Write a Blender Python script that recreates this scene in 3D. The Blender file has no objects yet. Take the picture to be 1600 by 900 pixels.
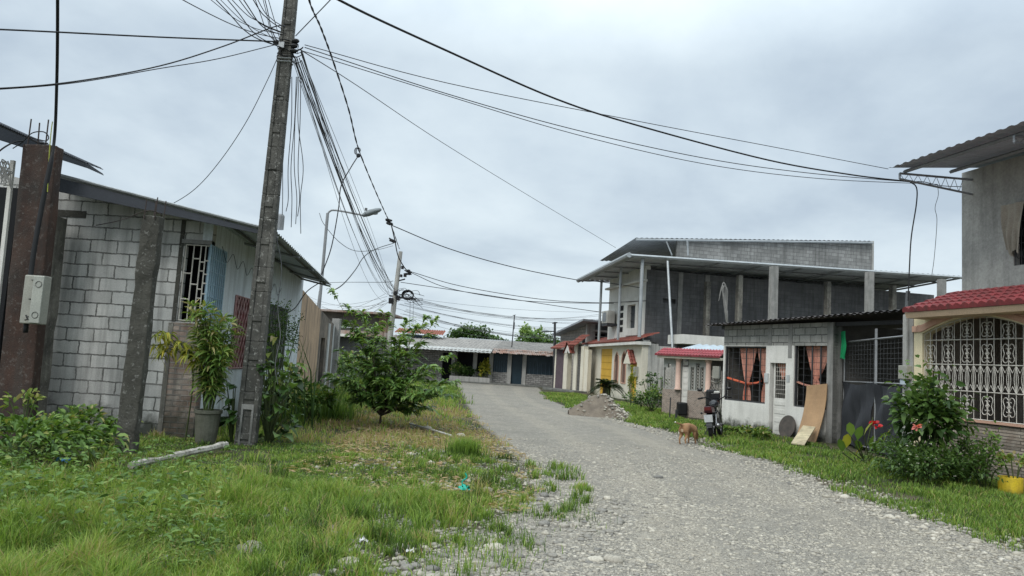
import bpy, bmesh, math, random
import numpy as np
from mathutils import Vector, Matrix
random.seed(11); rng = np.random.default_rng(11)
S = bpy.context.scene; C = S.collection
R = math.radians; U = random.uniform
# ---------------------------------------------------------------- camera model
EYE = Vector((0, 0, 1.6)); PIT = R(5.73); ROL = R(3.4); FPX = 1155.0
_F = Vector((0, math.cos(PIT), math.sin(PIT))); _U0 = Vector((0, -math.sin(PIT), math.cos(PIT))); _R0 = Vector((1, 0, 0))
_R = math.cos(ROL)*_R0 + math.sin(ROL)*_U0; _U = -math.sin(ROL)*_R0 + math.cos(ROL)*_U0
def ray(px, py): return _F + _R*((px-800)/FPX) + _U*((450-py)/FPX)
def G(px, py, z=0.0):
    d = ray(px, py); return EYE + d*((z-1.6)/d.z)
def at(px, py, Y):
    d = ray(px, py); return EYE + d*(Y/d.y)
atz = G
cam = bpy.data.cameras.new('camera'); camo = bpy.data.objects.new('camera', cam); C.objects.link(camo)
cam.sensor_width = 36; cam.lens = FPX/1600*36; cam.clip_end = 3000; cam.clip_start = .1
camo.matrix_world = Matrix.Translation(EYE) @ Matrix((_R, _U, -_F)).transposed().to_4x4()
S.camera = camo
S.view_settings.view_transform = 'Standard'; S.view_settings.look = 'None'; S.view_settings.exposure = 0
S.cycles.max_bounces = 6; S.cycles.use_denoising = True

# ---------------------------------------------------------------- nodes / materials
def nodes(m):
    m.use_nodes = True; nt = m.node_tree; nt.nodes.clear(); return nt
class N:
    def __init__(s, nt): s.nt = nt
    def __call__(s, typ, ins=None, **kw):
        n = s.nt.nodes.new(typ)
        for k, v in kw.items(): setattr(n, k, v)
        for k, v in (ins or {}).items():
            sock = n.inputs[k]
            if hasattr(v, 'node'): s.nt.links.new(v, sock)
            else:
                if isinstance(v, tuple) and len(v) == 3 and sock.type == 'RGBA': v = (*v, 1)
                sock.default_value = v
        return n
    def mix(s, f, a, b, mode='MIX'):
        n = s.nt.nodes.new('ShaderNodeMix'); n.data_type = 'RGBA'; n.blend_type = mode
        for sock, v in ((n.inputs[0], f), (n.inputs[6], a), (n.inputs[7], b)):
            if hasattr(v, 'node'): s.nt.links.new(v, sock)
            elif isinstance(v, tuple): sock.default_value = (*v[:3], 1)
            else: sock.default_value = v
        return n.outputs[2]
    def math(s, op, a, b=0.0, c=None):
        n = s.nt.nodes.new('ShaderNodeMath'); n.operation = op
        for i, v in enumerate((a, b) if c is None else (a, b, c)):
            if hasattr(v, 'node'): s.nt.links.new(v, n.inputs[i])
            else: n.inputs[i].default_value = v
        return n.outputs[0]
    def ramp(s, f, stops):
        n = s.nt.nodes.new('ShaderNodeValToRGB'); s.nt.links.new(f, n.inputs[0])
        e = n.color_ramp.elements
        while len(e) < len(stops): e.new(.5)
        for k, (p, c) in enumerate(stops):
            if not isinstance(c, tuple): c = (c, c, c)
            e[k].position = p; e[k].color = (*c, 1)
        return n.outputs[0]
def mat(name, c1, c2=None, sc=2.0, rough=.9, bump=.25, bsc=45, mold=0., mh=.6, streak=0., brick=None, metal=0., spec=.3, mort=(.12,.12,.115), speck=0.):
    m = bpy.data.materials.new(name); nt = nodes(m); n = N(nt)
    if c2 is None: c2 = tuple(x*.7 for x in c1)
    tc = n('ShaderNodeTexCoord'); ob = tc.outputs['Object']
    n1 = n('ShaderNodeTexNoise', {'Vector': ob, 'Scale': sc, 'Detail': 9.0, 'Roughness': .65})
    col = n.mix(n.ramp(n1.outputs[0], [(.36, 0.), (.64, 1.)]), c1, c2)
    n2 = n('ShaderNodeTexNoise', {'Vector': ob, 'Scale': bsc, 'Detail': 6.0, 'Roughness': .7})
    col = n.mix(.35, col, n.mix(1., col, n.ramp(n2.outputs[0], [(.3, .45), (.7, 1.45)]), 'MULTIPLY'))
    hgt = n2.outputs[0]
    if brick:
        w, h, ms, vary = brick
        uv = tc.outputs['UV']
        nd = n('ShaderNodeTexNoise', {'Vector': uv, 'Scale': 9.0, 'Detail': 4.0, 'Roughness': .7})
        dv = n('ShaderNodeVectorMath', {0: nd.outputs['Color'], 1: (.5, .5, .5)}, operation='SUBTRACT')
        dv = n('ShaderNodeVectorMath', {0: dv.outputs[0], 'Scale': h*.28}, operation='SCALE')
        av = n('ShaderNodeVectorMath', {0: uv, 1: dv.outputs[0]}, operation='ADD')
        b = n('ShaderNodeTexBrick', {'Vector': av.outputs[0], 'Scale': 1.0, 'Brick Width': w, 'Row Height': h, 'Mortar Size': ms, 'Mortar Smooth': .3, 'Bias': 0.,
                                     'Color1': (1-vary,)*3, 'Color2': (1+vary*.6,)*3, 'Mortar': (1., 1., 1.)}, offset=.5)
        col = n.mix(1., col, b.outputs['Color'], 'MULTIPLY')
        nm = n('ShaderNodeTexNoise', {'Vector': uv, 'Scale': 3.0, 'Detail': 4.0})
        mf = n.math('MULTIPLY', b.outputs['Fac'], n.ramp(nm.outputs[0], [(.3, .45), (.55, 1.)]))
        col = n.mix(mf, col, mort)
        hgt = n.math('SUBTRACT', n.math('MULTIPLY', hgt, .35), n.math('MULTIPLY', b.outputs['Fac'], 1.1))
    if streak:
        mp = n('ShaderNodeMapping', {'Vector': ob, 'Scale': (7., 7., .55)})
        ns = n('ShaderNodeTexNoise', {'Vector': mp.outputs[0], 'Scale': 1.0, 'Detail': 6.0, 'Roughness': .6})
        col = n.mix(n.math('MULTIPLY', n.ramp(ns.outputs[0], [(.45, 0.), (.68, 1.)]), streak), col, (.055, .055, .05))
    if speck:
        v = n('ShaderNodeTexNoise', {'Vector': ob, 'Scale': 14.0, 'Detail': 8.0, 'Roughness': .75})
        col = n.mix(n.math('MULTIPLY', n.ramp(v.outputs[0], [(.56, 0.), (.62, 1.)]), speck), col, (.42, .42, .39))
    if mold:
        sp = n('ShaderNodeSeparateXYZ', {0: ob})
        nz = n('ShaderNodeTexNoise', {'Vector': ob, 'Scale': 3.5, 'Detail': 7.0, 'Roughness': .7})
        zz = n.math('SUBTRACT', 1., n.math('DIVIDE', sp.outputs[2], mh))
        f = n.math('ADD', zz, n.math('MULTIPLY', n.math('SUBTRACT', nz.outputs[0], .5), 2.2))
        col = n.mix(n.math('MULTIPLY', n.ramp(f, [(.15, 0.), (.85, 1.)]), mold), col, (.04, .045, .032))
    bp = n('ShaderNodeBump', {'Height': hgt, 'Strength': bump, 'Distance': .02})
    p = n('ShaderNodeBsdfPrincipled', {'Base Color': col, 'Roughness': rough, 'Metallic': metal, 'Normal': bp.outputs[0], 'Specular IOR Level': spec})
    o = n('ShaderNodeOutputMaterial', {0: p.outputs[0]})
    return m
def leafmat(name, stops, rough=.5, trans=.28):
    m = bpy.data.materials.new(name); nt = nodes(m); n = N(nt)
    a = n('ShaderNodeAttribute', attribute_name='tone')
    col = n.ramp(a.outputs['Fac'], stops)
    p = n('ShaderNodeBsdfPrincipled', {'Base Color': col, 'Roughness': rough, 'Specular IOR Level': .35})
    t = n('ShaderNodeBsdfTranslucent', {'Color': n.mix(1., col, (1.5, 1.45, .7), 'MULTIPLY')})
    x = n('ShaderNodeMixShader', {0: trans, 1: p.outputs[0], 2: t.outputs[0]})
    n('ShaderNodeOutputMaterial', {0: x.outputs[0]})
    return m
def flat(name, c, rough=.6, metal=0., trans=0.):
    return mat(name, c, tuple(x*.85 for x in c), rough=rough, metal=metal, bump=.05, sc=6)

# ---------------------------------------------------------------- objects
ORG = {}
def thing(name, label, cat, loc=(0, 0, 0), group=None, rz=0.):
    o = bpy.data.objects.new(name, None); C.objects.link(o); o.empty_display_size = .2
    o.location = Vector(loc); o.rotation_euler = (0, 0, rz); ORG[o.name] = Vector(loc)
    o['label'] = label; o['category'] = cat
    if group: o['group'] = group
    return o
def tag(o, label, cat, group=None, kind=None):
    if label: o['label'] = label; o['category'] = cat
    if group: o['group'] = group
    if kind: o['kind'] = kind
    return o
class MB:
    def __init__(s): s.v = []; s.f = []
    def add(s, vs, fs):
        b = len(s.v); s.v += [Vector(v) for v in vs]; s.f += [tuple(b+i for i in f) for f in fs]; return s
    def quad(s, *p): return s.add(p, [tuple(range(len(p)))])
    def hexa(s, p): return s.add(p, [(0,3,2,1),(4,5,6,7),(0,1,5,4),(1,2,6,5),(2,3,7,6),(3,0,4,7)])
    def box(s, c, d, rz=0., rx=0., ry=0.):
        M = Matrix.Rotation(rz, 3, 'Z') @ Matrix.Rotation(ry, 3, 'Y') @ Matrix.Rotation(rx, 3, 'X'); c = Vector(c)
        x, y, z = (q/2 for q in d)
        return s.hexa([c + M @ Vector(q) for q in ((-x,-y,-z),(x,-y,-z),(x,y,-z),(-x,y,-z),(-x,-y,z),(x,-y,z),(x,y,z),(-x,y,z))])
    def fbox(s, F, u0, u1, z0, z1, t0, t1):
        return s.hexa([F.pt(u0,z0,t0),F.pt(u1,z0,t0),F.pt(u1,z0,t1),F.pt(u0,z0,t1),F.pt(u0,z1,t0),F.pt(u1,z1,t0),F.pt(u1,z1,t1),F.pt(u0,z1,t1)])
    def prism(s, pts, e):
        pts = [Vector(p) for p in pts]; e = Vector(e); k = len(pts)
        return s.add(pts + [p+e for p in pts], [tuple(range(k-1,-1,-1)), tuple(range(k, 2*k))] + [(i, (i+1)%k, k+(i+1)%k, k+i) for i in range(k)])
    def tube(s, pts, r, n=6, caps=True):
        pts = [Vector(p) for p in pts]
        if not isinstance(r, (list, tuple)): r = [r]*len(pts)
        b = len(s.v); prev = None
        for i, p in enumerate(pts):
            t = (pts[min(i+1, len(pts)-1)] - pts[max(i-1, 0)])
            t = t.normalized() if t.length > 1e-9 else Vector((0,0,1))
            a = prev - t*prev.dot(t) if prev is not None else (Vector((0,0,1)) if abs(t.z) < .9 else Vector((1,0,0)))
            if prev is None: a = a - t*a.dot(t)
            a.normalize(); prev = a; c = t.cross(a)
            for k in range(n):
                q = 2*math.pi*k/n; s.v.append(p + (a*math.cos(q) + c*math.sin(q))*r[i])
        for i in range(len(pts)-1):
            for k in range(n): s.f.append((b+i*n+k, b+i*n+(k+1)%n, b+(i+1)*n+(k+1)%n, b+(i+1)*n+k))
        if caps: s.f.append(tuple(b+k for k in range(n-1,-1,-1))); s.f.append(tuple(b+(len(pts)-1)*n+k for k in range(n)))
        return s
    def bar(s, a, b, w): return s.tube([a, b], w*.7, 4)
    def lathe(s, c, prof, n=16):
        c = Vector(c); b = len(s.v)
        for r, z in prof:
            for k in range(n): q = 2*math.pi*k/n; s.v.append(c + Vector((r*math.cos(q), r*math.sin(q), z)))
        for i in range(len(prof)-1):
            for k in range(n): s.f.append((b+i*n+k, b+i*n+(k+1)%n, b+(i+1)*n+(k+1)%n, b+(i+1)*n+k))
        return s
    def ball(s, c, r, n=10, sc=(1,1,1)):
        c = Vector(c); b = len(s.v); m = n//2+1
        for i in range(m):
            th = math.pi*i/(m-1)
            for k in range(n):
                q = 2*math.pi*k/n; s.v.append(c + Vector((r*sc[0]*math.sin(th)*math.cos(q), r*sc[1]*math.sin(th)*math.sin(q), r*sc[2]*math.cos(th))))
        for i in range(m-1):
            for k in range(n): s.f.append((b+i*n+k, b+(i+1)*n+k, b+(i+1)*n+(k+1)%n, b+i*n+(k+1)%n))
        return s
    def sheet(s, A, B, D, waves, amp, nd=1, sag=0., trap=False, jag=0., thick=0.):
        """corrugated sheet: waves run across A->B, ridges along A->D"""
        A, B, D = Vector(A), Vector(B), Vector(D); nor = (B-A).cross(D-A).normalized()
        if nor.z < 0: nor = -nor
        k = waves*(4 if trap else 6); b = len(s.v)
        for j in range(nd+1):
            for i in range(k+1):
                ph = i/(4 if trap else 6)
                w = (1. if (i % 4) in (0, 1) else 0.)*amp if trap else amp*.5*(1+math.sin(2*math.pi*ph))
                jj = j/nd
                if j == 0 and jag: jj -= jag*random.Random(int(ph*.5)).random()
                s.v.append(A + (B-A)*(i/k) + (D-A)*jj + nor*(w - sag*math.sin(math.pi*i/k)))
        for j in range(nd):
            for i in range(k): q = b+j*(k+1)+i; s.f.append((q, q+1, q+k+2, q+k+1))
        return s
    def tiles(s, A, B, D, nw, rows, amp=.05, step=.02):
        A, B, D = Vector(A), Vector(B), Vector(D); nor = (B-A).cross(D-A).normalized()
        if nor.z < 0: nor = -nor
        k = nw*6; b = len(s.v)
        for r in range(rows):
            for e in (0, 1):
                for i in range(k+1):
                    w = abs(math.sin(math.pi*i/6))*amp + (step if e == 0 else 0)
                    s.v.append(A + (B-A)*(i/k) + (D-A)*((r+e)/rows) + nor*w)
        for r in range(2*rows-1):
            for i in range(k): q = b+r*(k+1)+i; s.f.append((q, q+1, q+k+2, q+k+1))
        # front lip
        b2 = len(s.v)
        for i in range(k+1): s.v.append(A + (B-A)*(i/k) - nor*.03)
        for i in range(k): s.f.append((b2+i, b2+i+1, b+i+1, b+i))
        return s
    def build(s, name, m, parent=None, smooth=False, bev=0., local=False):
        if parent is not None:
            top = parent
            org = Vector((0,0,0)) if local else ORG[parent.name]
        else: org = Vector((0, 0, 0))
        me = bpy.data.meshes.new(name); me.from_pydata([v-org for v in s.v], [], s.f); me.update()
        uv = me.uv_layers.new(name='UVMap')
        nl = len(me.loops); li = np.empty(nl, int); me.loops.foreach_get('vertex_index', li)
        co = np.empty(len(me.vertices)*3); me.vertices.foreach_get('co', co); co = co.reshape(-1, 3)[li]
        pn = np.empty(len(me.polygons)*3); me.polygons.foreach_get('normal', pn); pn = pn.reshape(-1, 3)
        lt = np.empty(len(me.polygons), int); me.polygons.foreach_get('loop_total', lt)
        pn = np.repeat(pn, lt, 0); flatm = np.abs(pn[:, 2]) > .75
        hl = np.hypot(pn[:, 0], pn[:, 1]) + 1e-9; tx, ty = -pn[:, 1]/hl, pn[:, 0]/hl
        sg = np.where((np.abs(tx) > np.abs(ty)) * (tx < 0) + (np.abs(tx) <= np.abs(ty)) * (ty < 0), -1, 1)
        u = np.where(flatm, co[:, 0], (co[:, 0]*tx + co[:, 1]*ty)*sg); v = np.where(flatm, co[:, 1], co[:, 2])
        uv.data.foreach_set('uv', np.stack([u, v], 1).ravel())
        if smooth: me.polygons.foreach_set('use_smooth', [True]*len(me.polygons))
        me.materials.append(m)
        o = bpy.data.objects.new(name, me); C.objects.link(o)
        if parent is not None: o.parent = parent; ORG[o.name] = org
        else: ORG[o.name] = org
        if bev:
            b = o.modifiers.new('bevel', 'BEVEL'); b.width = bev; b.segments = 2; b.limit_method = 'ANGLE'
        return o
class Fac:
    """a vertical facade plane through two ground points"""
    def __init__(s, P0, P1):
        s.p = Vector((P0[0], P0[1], 0)); q = Vector((P1[0], P1[1], 0)); s.L = (q-s.p).length; s.d = (q-s.p).normalized()
        s.n = Vector((-s.d.y, s.d.x, 0))
        if s.n.dot(Vector((0, 0, 0))-s.p) < 0: s.n = -s.n
    def pt(s, u, z, t=0.): return s.p + s.d*u + s.n*t + Vector((0, 0, z))
    def uv(s, px, py, t=0.):
        d = ray(px, py); k = (s.p + s.n*t - EYE).dot(s.n)/d.dot(s.n); q = EYE + d*k
        return (q-s.p).dot(s.d), q.z
    def u(s, px, py): return s.uv(px, py)[0]
    def rect(s, x0, y0, x1, y1):
        a, b = s.uv(x0, y0), s.uv(x1, y1)
        return min(a[0], b[0]), max(a[0], b[0]), min(a[1], b[1]), max(a[1], b[1])
def fwall(mb, F, u0, u1, z0, top, holes=(), t0=-.18, t1=0.):
    tf = top if callable(top) else (lambda u: top)
    us = sorted({u0, u1, *[x for h in holes for x in h[:2] if u0 < x < u1]})
    if callable(top) and len(us) < 12:
        us = sorted(set(us) | {u0+(u1-u0)*k/8 for k in range(9)})
    zm = min(tf(u0), tf(u1), tf((u0+u1)/2))
    zs = sorted({z0, *[x for h in holes for x in h[2:4] if z0 < x < zm-.001]}); nz = len(zs)
    zz = lambda j, u: zs[j] if j < nz else tf(u)
    def solid(i, j):
        if i < 0 or j < 0 or i >= len(us)-1 or j >= nz: return False
        uc = (us[i]+us[i+1])/2; zc = (zs[j] + (zs[j+1] if j+1 < nz else tf(uc)))/2
        return not any(h[0] < uc < h[1] and h[2] < zc < h[3] for h in holes)
    for i in range(len(us)-1):
        a, b = us[i], us[i+1]
        for j in range(nz):
            if not solid(i, j): continue
            P = [(a, zz(j, a)), (b, zz(j, b)), (b, zz(j+1, b)), (a, zz(j+1, a))]
            mb.quad(*[F.pt(u, z, t1) for u, z in P]); mb.quad(*[F.pt(u, z, t0) for u, z in P])
            for (p, q, ii, jj) in ((P[0], P[1], i, j-1), (P[1], P[2], i+1, j), (P[2], P[3], i, j+1), (P[3], P[0], i-1, j)):
                if not solid(ii, jj): mb.quad(F.pt(*p, t0), F.pt(*q, t0), F.pt(*q, t1), F.pt(*p, t1))
    return mb
def cat(pts, n=8):
    pts = [Vector(p) for p in pts]
    if len(pts) < 3: return pts
    P = [pts[0]*2-pts[1]] + pts + [pts[-1]*2-pts[-2]]; out = []
    for i in range(1, len(P)-2):
        a, b, c, d = P[i-1:i+3]
        for k in range(n):
            t = k/n; out.append(.5*((2*b) + (c-a)*t + (2*a-5*b+4*c-d)*t*t + (3*b-a-3*c+d)*t**3))
    return out + [pts[-1]]
def sag(A, B, s, n=20):
    A, B = Vector(A), Vector(B)
    return [A + (B-A)*(i/n) - Vector((0, 0, s*4*(i/n)*(1-i/n))) for i in range(n+1)]

# ---------------------------------------------------------------- numpy scatter
def vn(x, y, seed=0):
    x = np.asarray(x, float); y = np.asarray(y, float)
    xi = np.floor(x).astype(np.int64); yi = np.floor(y).astype(np.int64); fx = x-xi; fy = y-yi
    h = lambda a, b: (((a*374761393 + b*668265263 + seed*974711) ^ ((a*1274126177 + b*461845907 + seed) >> 7)) % 10007)/10007.
    fx = fx*fx*(3-2*fx); fy = fy*fy*(3-2*fy)
    return (h(xi, yi)*(1-fx) + h(xi+1, yi)*fx)*(1-fy) + (h(xi, yi+1)*(1-fx) + h(xi+1, yi+1)*fx)*fy
def fbm(x, y, seed=0): return .55*vn(x, y, seed) + .3*vn(x*2.1, y*2.1, seed+5) + .15*vn(x*4.3, y*4.3, seed+9)
def npmesh(name, V, T, tone, m, parent=None, smooth=False):
    org = np.array(ORG[parent.name]) if parent is not None else np.zeros(3)
    me = bpy.data.meshes.new(name); nv, nt = len(V), len(T)
    me.vertices.add(nv); me.vertices.foreach_set('co', (V-org).astype(np.float32).ravel())
    me.loops.add(nt*3); me.loops.foreach_set('vertex_index', T.astype(np.int32).ravel())
    me.polygons.add(nt); me.polygons.foreach_set('loop_start', np.arange(0, nt*3, 3, dtype=np.int32))
    if smooth: me.polygons.foreach_set('use_smooth', np.ones(nt, bool))
    me.update(calc_edges=True)
    a = me.attributes.new('tone', 'FLOAT', 'POINT'); a.data.foreach_set('value', np.clip(tone, 0, 1).astype(np.float32))
    me.materials.append(m)
    o = bpy.data.objects.new(name, me); C.objects.link(o)
    if parent is not None: o.parent = parent
    ORG[o.name] = Vector(org)
    return o
def nrm(a): return a/(np.linalg.norm(a, axis=1, keepdims=True)+1e-9)
def blades(P, H, W, lean, tone):
    n = len(P); a = rng.uniform(0, 2*np.pi, n); b = rng.uniform(0, 2*np.pi, n)
    side = np.stack([np.cos(a), np.sin(a), 0*a], 1)*W[:, None]*.5
    ld = np.stack([np.cos(b), np.sin(b), 0*b], 1)
    up = np.array([[0, 0, 1.]])
    mid = P + up*H[:, None]*.6 + ld*(lean*H*.3)[:, None]
    tip = P + up*(H*(1-.35*lean**2))[:, None] + ld*(lean*H)[:, None]
    V = np.stack([P-side, P+side, mid-side*.8, mid+side*.8, tip], 1).reshape(-1, 3)
    i = np.arange(n)[:, None]*5
    T = np.stack([i+np.array([[0,1,3]]), i+np.array([[0,3,2]]), i+np.array([[2,3,4]])], 1).reshape(-1, 3)
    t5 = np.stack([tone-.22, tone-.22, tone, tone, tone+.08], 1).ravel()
    return V, T, t5
def leaves(P, D, L, W, tone, droop=.35, roll=.9):
    n = len(P); D = nrm(D)
    up = np.array([[0, 0, 1.]]) + rng.normal(0, roll, (n, 3))*.5
    sd = nrm(np.cross(D, up)); nor = nrm(np.cross(sd, D))
    L_ = L[:, None]; W_ = W[:, None]
    dz = np.array([[0, 0, -1.]])
    def at_(f, dr): return P + D*L_*f + dz*L_*droop*dr
    b = at_(0, 0); m1 = at_(.3, .06); m2 = at_(.65, .33); tip = at_(.95, .85)
    V = np.stack([b, m1-sd*W_*.5+nor*W_*.12, m1, m1+sd*W_*.5+nor*W_*.12, m2-sd*W_*.4+nor*W_*.1, m2, m2+sd*W_*.4+nor*W_*.1, tip], 1).reshape(-1, 3)
    i = np.arange(n)[:, None]*8
    tr = [(0,1,2),(0,2,3),(1,4,5),(1,5,2),(2,5,6),(2,6,3),(4,7,5),(5,7,6)]
    T = np.stack([i+np.array([t]) for t in tr], 1).reshape(-1, 3)
    tt = np.repeat(tone, 8) + np.tile([-.05,0,.06,0,0,.06,0,.03], n)
    return V, T, tt
def join(parts):
    V = []; T = []; t = []; o = 0
    for v, f, q in parts: V.append(v); T.append(f+o); t.append(q); o += len(v)
    return np.concatenate(V), np.concatenate(T), np.concatenate(t)
_ico = None
def ico(sub):
    bm = bmesh.new(); bmesh.ops.create_icosphere(bm, subdivisions=sub, radius=1)
    v = np.array([x.co[:] for x in bm.verts]); f = np.array([[q.index for q in x.verts] for x in bm.faces]); bm.free(); return v, f
def stones(P, S3, tone, sub=1, jit=.18):
    v, f = ico(sub); n = len(P); k = len(v)
    a = rng.uniform(0, 2*np.pi, n); c, s = np.cos(a)[:, None], np.sin(a)[:, None]
    w = v[None]*(1+rng.normal(0, jit, (n, k, 1)))*S3[:, None, :]
    x = w[:, :, 0]*c - w[:, :, 1]*s; y = w[:, :, 0]*s + w[:, :, 1]*c
    V = (np.stack([x, y, w[:, :, 2]], 2) + P[:, None, :]).reshape(-1, 3)
    T = (f[None] + (np.arange(n)*k)[:, None, None]).reshape(-1, 3)
    return V, T, np.repeat(tone, k)
# ---------------------------------------------------------------- world and sun (overcast)
w = bpy.data.worlds.new('World'); S.world = w; nt = nodes(w); n = N(nt)
SUN_EL, SUN_AZ = R(46), R(215)
sky = n('ShaderNodeTexSky', sky_type='NISHITA'); sky.sun_disc = False; sky.sun_elevation = SUN_EL; sky.sun_rotation = SUN_AZ; sky.air_density = 1.4; sky.dust_density = 2.
skc = n.mix(1., sky.outputs[0], (.08, .08, .08), 'MULTIPLY')
tc = n('ShaderNodeTexCoord'); gen = tc.outputs['Generated']
sp = n('ShaderNodeSeparateXYZ', {0: gen}); z = sp.outputs[2]
zz = n.math('ADD', n.math('MAXIMUM', z, 0.), .34)
pj = n('ShaderNodeCombineXYZ', {0: n.math('DIVIDE', sp.outputs[0], zz), 1: n.math('DIVIDE', sp.outputs[1], zz), 2: 0.})
c1 = n('ShaderNodeTexNoise', {'Vector': pj.outputs[0], 'Scale': 1.15, 'Detail': 7.0, 'Roughness': .5, 'Distortion': .4})
c2 = n('ShaderNodeTexNoise', {'Vector': n('ShaderNodeMapping', {'Vector': pj.outputs[0], 'Location': (7.3, 2.1, 0.)}).outputs[0], 'Scale': 3.1, 'Detail': 8.0, 'Roughness': .55})
cf = n.math('ADD', n.math('MULTIPLY', c1.outputs[0], .72), n.math('MULTIPLY', c2.outputs[0], .28))
cl = n.ramp(cf, [(.38, (.44, .525, .61)), (.48, (.56, .65, .72)), (.57, (.655, .745, .80)), (.66, (.745, .82, .86))])
# overcast vault: brighter towards the zenith, a touch paler at the horizon
hz = n.ramp(z, [(0., (1.03, 1.03, 1.02)), (.12, (1., 1., 1.)), (.38, (.93, .94, .96)), (.55, (1.7, 1.67, 1.62)), (1., (2.8, 2.72, 2.62))])
cl = n.mix(1., cl, hz, 'MULTIPLY')
col = n.mix(.94, skc, cl)
bg = n('ShaderNodeBackground', {'Color': col, 'Strength': 1.22}); n('ShaderNodeOutputWorld', {0: bg.outputs[0]})
sl = bpy.data.lights.new('sun', 'SUN'); sl.energy = 1.9; sl.angle = R(25); sl.color = (1, .965, .92)
so = bpy.data.objects.new('sun', sl); C.objects.link(so)
sd = Vector((math.sin(SUN_AZ)*math.cos(SUN_EL), math.cos(SUN_AZ)*math.cos(SUN_EL), math.sin(SUN_EL)))
so.rotation_euler = sd.to_track_quat('Z', 'Y').to_euler(); so.location = (0, 0, 30)

# ---------------------------------------------------------------- ground shape
def edge(px): return np.array(sorted([(G(*p).y, G(*p).x) for p in px]))
LE = edge([(640,900),(745,835),(835,780),(835,735),(785,690),(745,655),(726,620),(716,603)])
RE = edge([(1600,868),(1450,815),(1300,765),(1200,722),(1110,700),(1040,674),(960,655),(885,637),(852,622),(842,608)])
def xl(Y): return np.interp(Y, LE[:,0], LE[:,1]) + np.where(Y < LE[0,0], (Y-LE[0,0])*(-.05), 0) - np.where(Y > 45.5, 60, 0)
def xr(Y): return np.interp(Y, RE[:,0], RE[:,1]) + np.where(Y < RE[0,0], (Y-RE[0,0])*(-.2), 0)
def sst(x, a, b): t = np.clip((x-a)/(b-a), 0, 1); return t*t*(3-2*t)
def hgt(x, y):
    x = np.asarray(x, float); y = np.asarray(y, float)
    L = sst(xl(y)-x, 0., 2.2); Rr = sst(x-xr(y), 0., 1.4)
    h = .02*(vn(x*1.3, y*1.3, 3)-.5) + L*(.03 + .14*(fbm(x*.45, y*.45, 1)-.4)) + Rr*(.02 + .1*(fbm(x*.6, y*.6, 2)-.45))
    return h*np.clip(1-(y-60)/20, 0, 1)*(np.abs(x) < 60)
def H1(x, y): return float(hgt(x, y))
def g3(px, py, dz=0.):
    p = G(px, py); return Vector((p.x, p.y, H1(p.x, p.y)+dz))

gm = bpy.data.materials.new('gravel_and_soil'); nt = nodes(gm); n = N(nt)
at_ = n('ShaderNodeAttribute', attribute_name='tone'); ob = n('ShaderNodeTexCoord').outputs['Object']
mpx = n('ShaderNodeMapping', {'Vector': ob, 'Scale': (1., 1., 1.)}).outputs[0]
v1 = n('ShaderNodeTexVoronoi', {'Vector': mpx, 'Scale': 52.0, 'Randomness': 1.0})
v2 = n('ShaderNodeTexVoronoi', {'Vector': mpx, 'Scale': 24.0, 'Randomness': 1.0})
v3 = n('ShaderNodeTexVoronoi', {'Vector': mpx, 'Scale': 60.0})
big = n('ShaderNodeTexNoise', {'Vector': ob, 'Scale': .45, 'Detail': 6.0, 'Roughness': .6}).outputs[0]
med = n('ShaderNodeTexNoise', {'Vector': ob, 'Scale': 3.2, 'Detail': 7.0, 'Roughness': .65}).outputs[0]
base = n.mix(n.ramp(big, [(.40, 0.), (.58, 1.)]), (.50, .44, .34), (.38, .345, .28))
base = n.mix(n.ramp(med, [(.42, 0.), (.62, 1.)]), base, (.45, .41, .335))
st = n.ramp(n('ShaderNodeSeparateColor', {0: v1.outputs['Color']}).outputs[0], [(.0, (.20, .19, .175)), (.5, (.36, .335, .29)), (.8, (.47, .44, .38)), (1., (.60, .57, .50))])
st2 = n.ramp(n('ShaderNodeSeparateColor', {0: v2.outputs['Color']}).outputs[1], [(.0, (.19, .185, .175)), (.5, (.33, .315, .28)), (1., (.52, .495, .44))])
k1 = n.ramp(v1.outputs['Distance'], [(.30, 1.), (.52, 0.)])
k2 = n.math('MULTIPLY', n.ramp(v2.outputs['Distance'], [(.22, 1.), (.34, 0.)]), n.ramp(n('ShaderNodeSeparateColor', {0: v2.outputs['Color']}).outputs[2], [(.55, 0.), (.6, 1.)]))
gr = n.mix(n.math('MULTIPLY', k1, n.ramp(med, [(.3, .85), (.7, .45)])), n.mix(.5, base, (.17, .165, .15)), st)
gr = n.mix(k2, gr, st2)
tr_ = n('ShaderNodeAttribute', attribute_name='track').outputs['Fac']
gr = n.mix(n.math('MULTIPLY', n.ramp(n.math('ADD', tr_, n.math('MULTIPLY', n.math('SUBTRACT', med, .5), .8)), [(.4, 0.), (.75, 1.)]), .32), gr, (.46, .41, .325))
gr = n.mix(n.math('MULTIPLY', n.ramp(n('ShaderNodeTexNoise', {'Vector': ob, 'Scale': .9, 'Detail': 5.0, 'Roughness': .6, 'Distortion': .5}).outputs[0], [(.52, 0.), (.62, 1.)]), .34), gr, (.21, .195, .165))
gr = n.mix(n.ramp(n('ShaderNodeTexNoise', {'Vector': n('ShaderNodeMapping', {'Vector': ob, 'Scale': (1., .45, 1.)}).outputs[0], 'Scale': 5.5, 'Detail': 9.0, 'Roughness': .8}).outputs[0], [(.40, .34), (.56, 0.)]), gr, (.18, .17, .15))
gr = n.mix(n.ramp(n('ShaderNodeTexNoise', {'Vector': n('ShaderNodeMapping', {'Vector': ob, 'Scale': (1., .5, 1.)}).outputs[0], 'Scale': 8.5, 'Detail': 8.0, 'Roughness': .8}).outputs[0], [(.54, 0.), (.66, .6)]), gr, (.56, .525, .45))
gr = n.mix(n.ramp(v3.outputs['Distance'], [(.2, .0), (.7, .28)]), gr, (.09, .088, .08))
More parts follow.
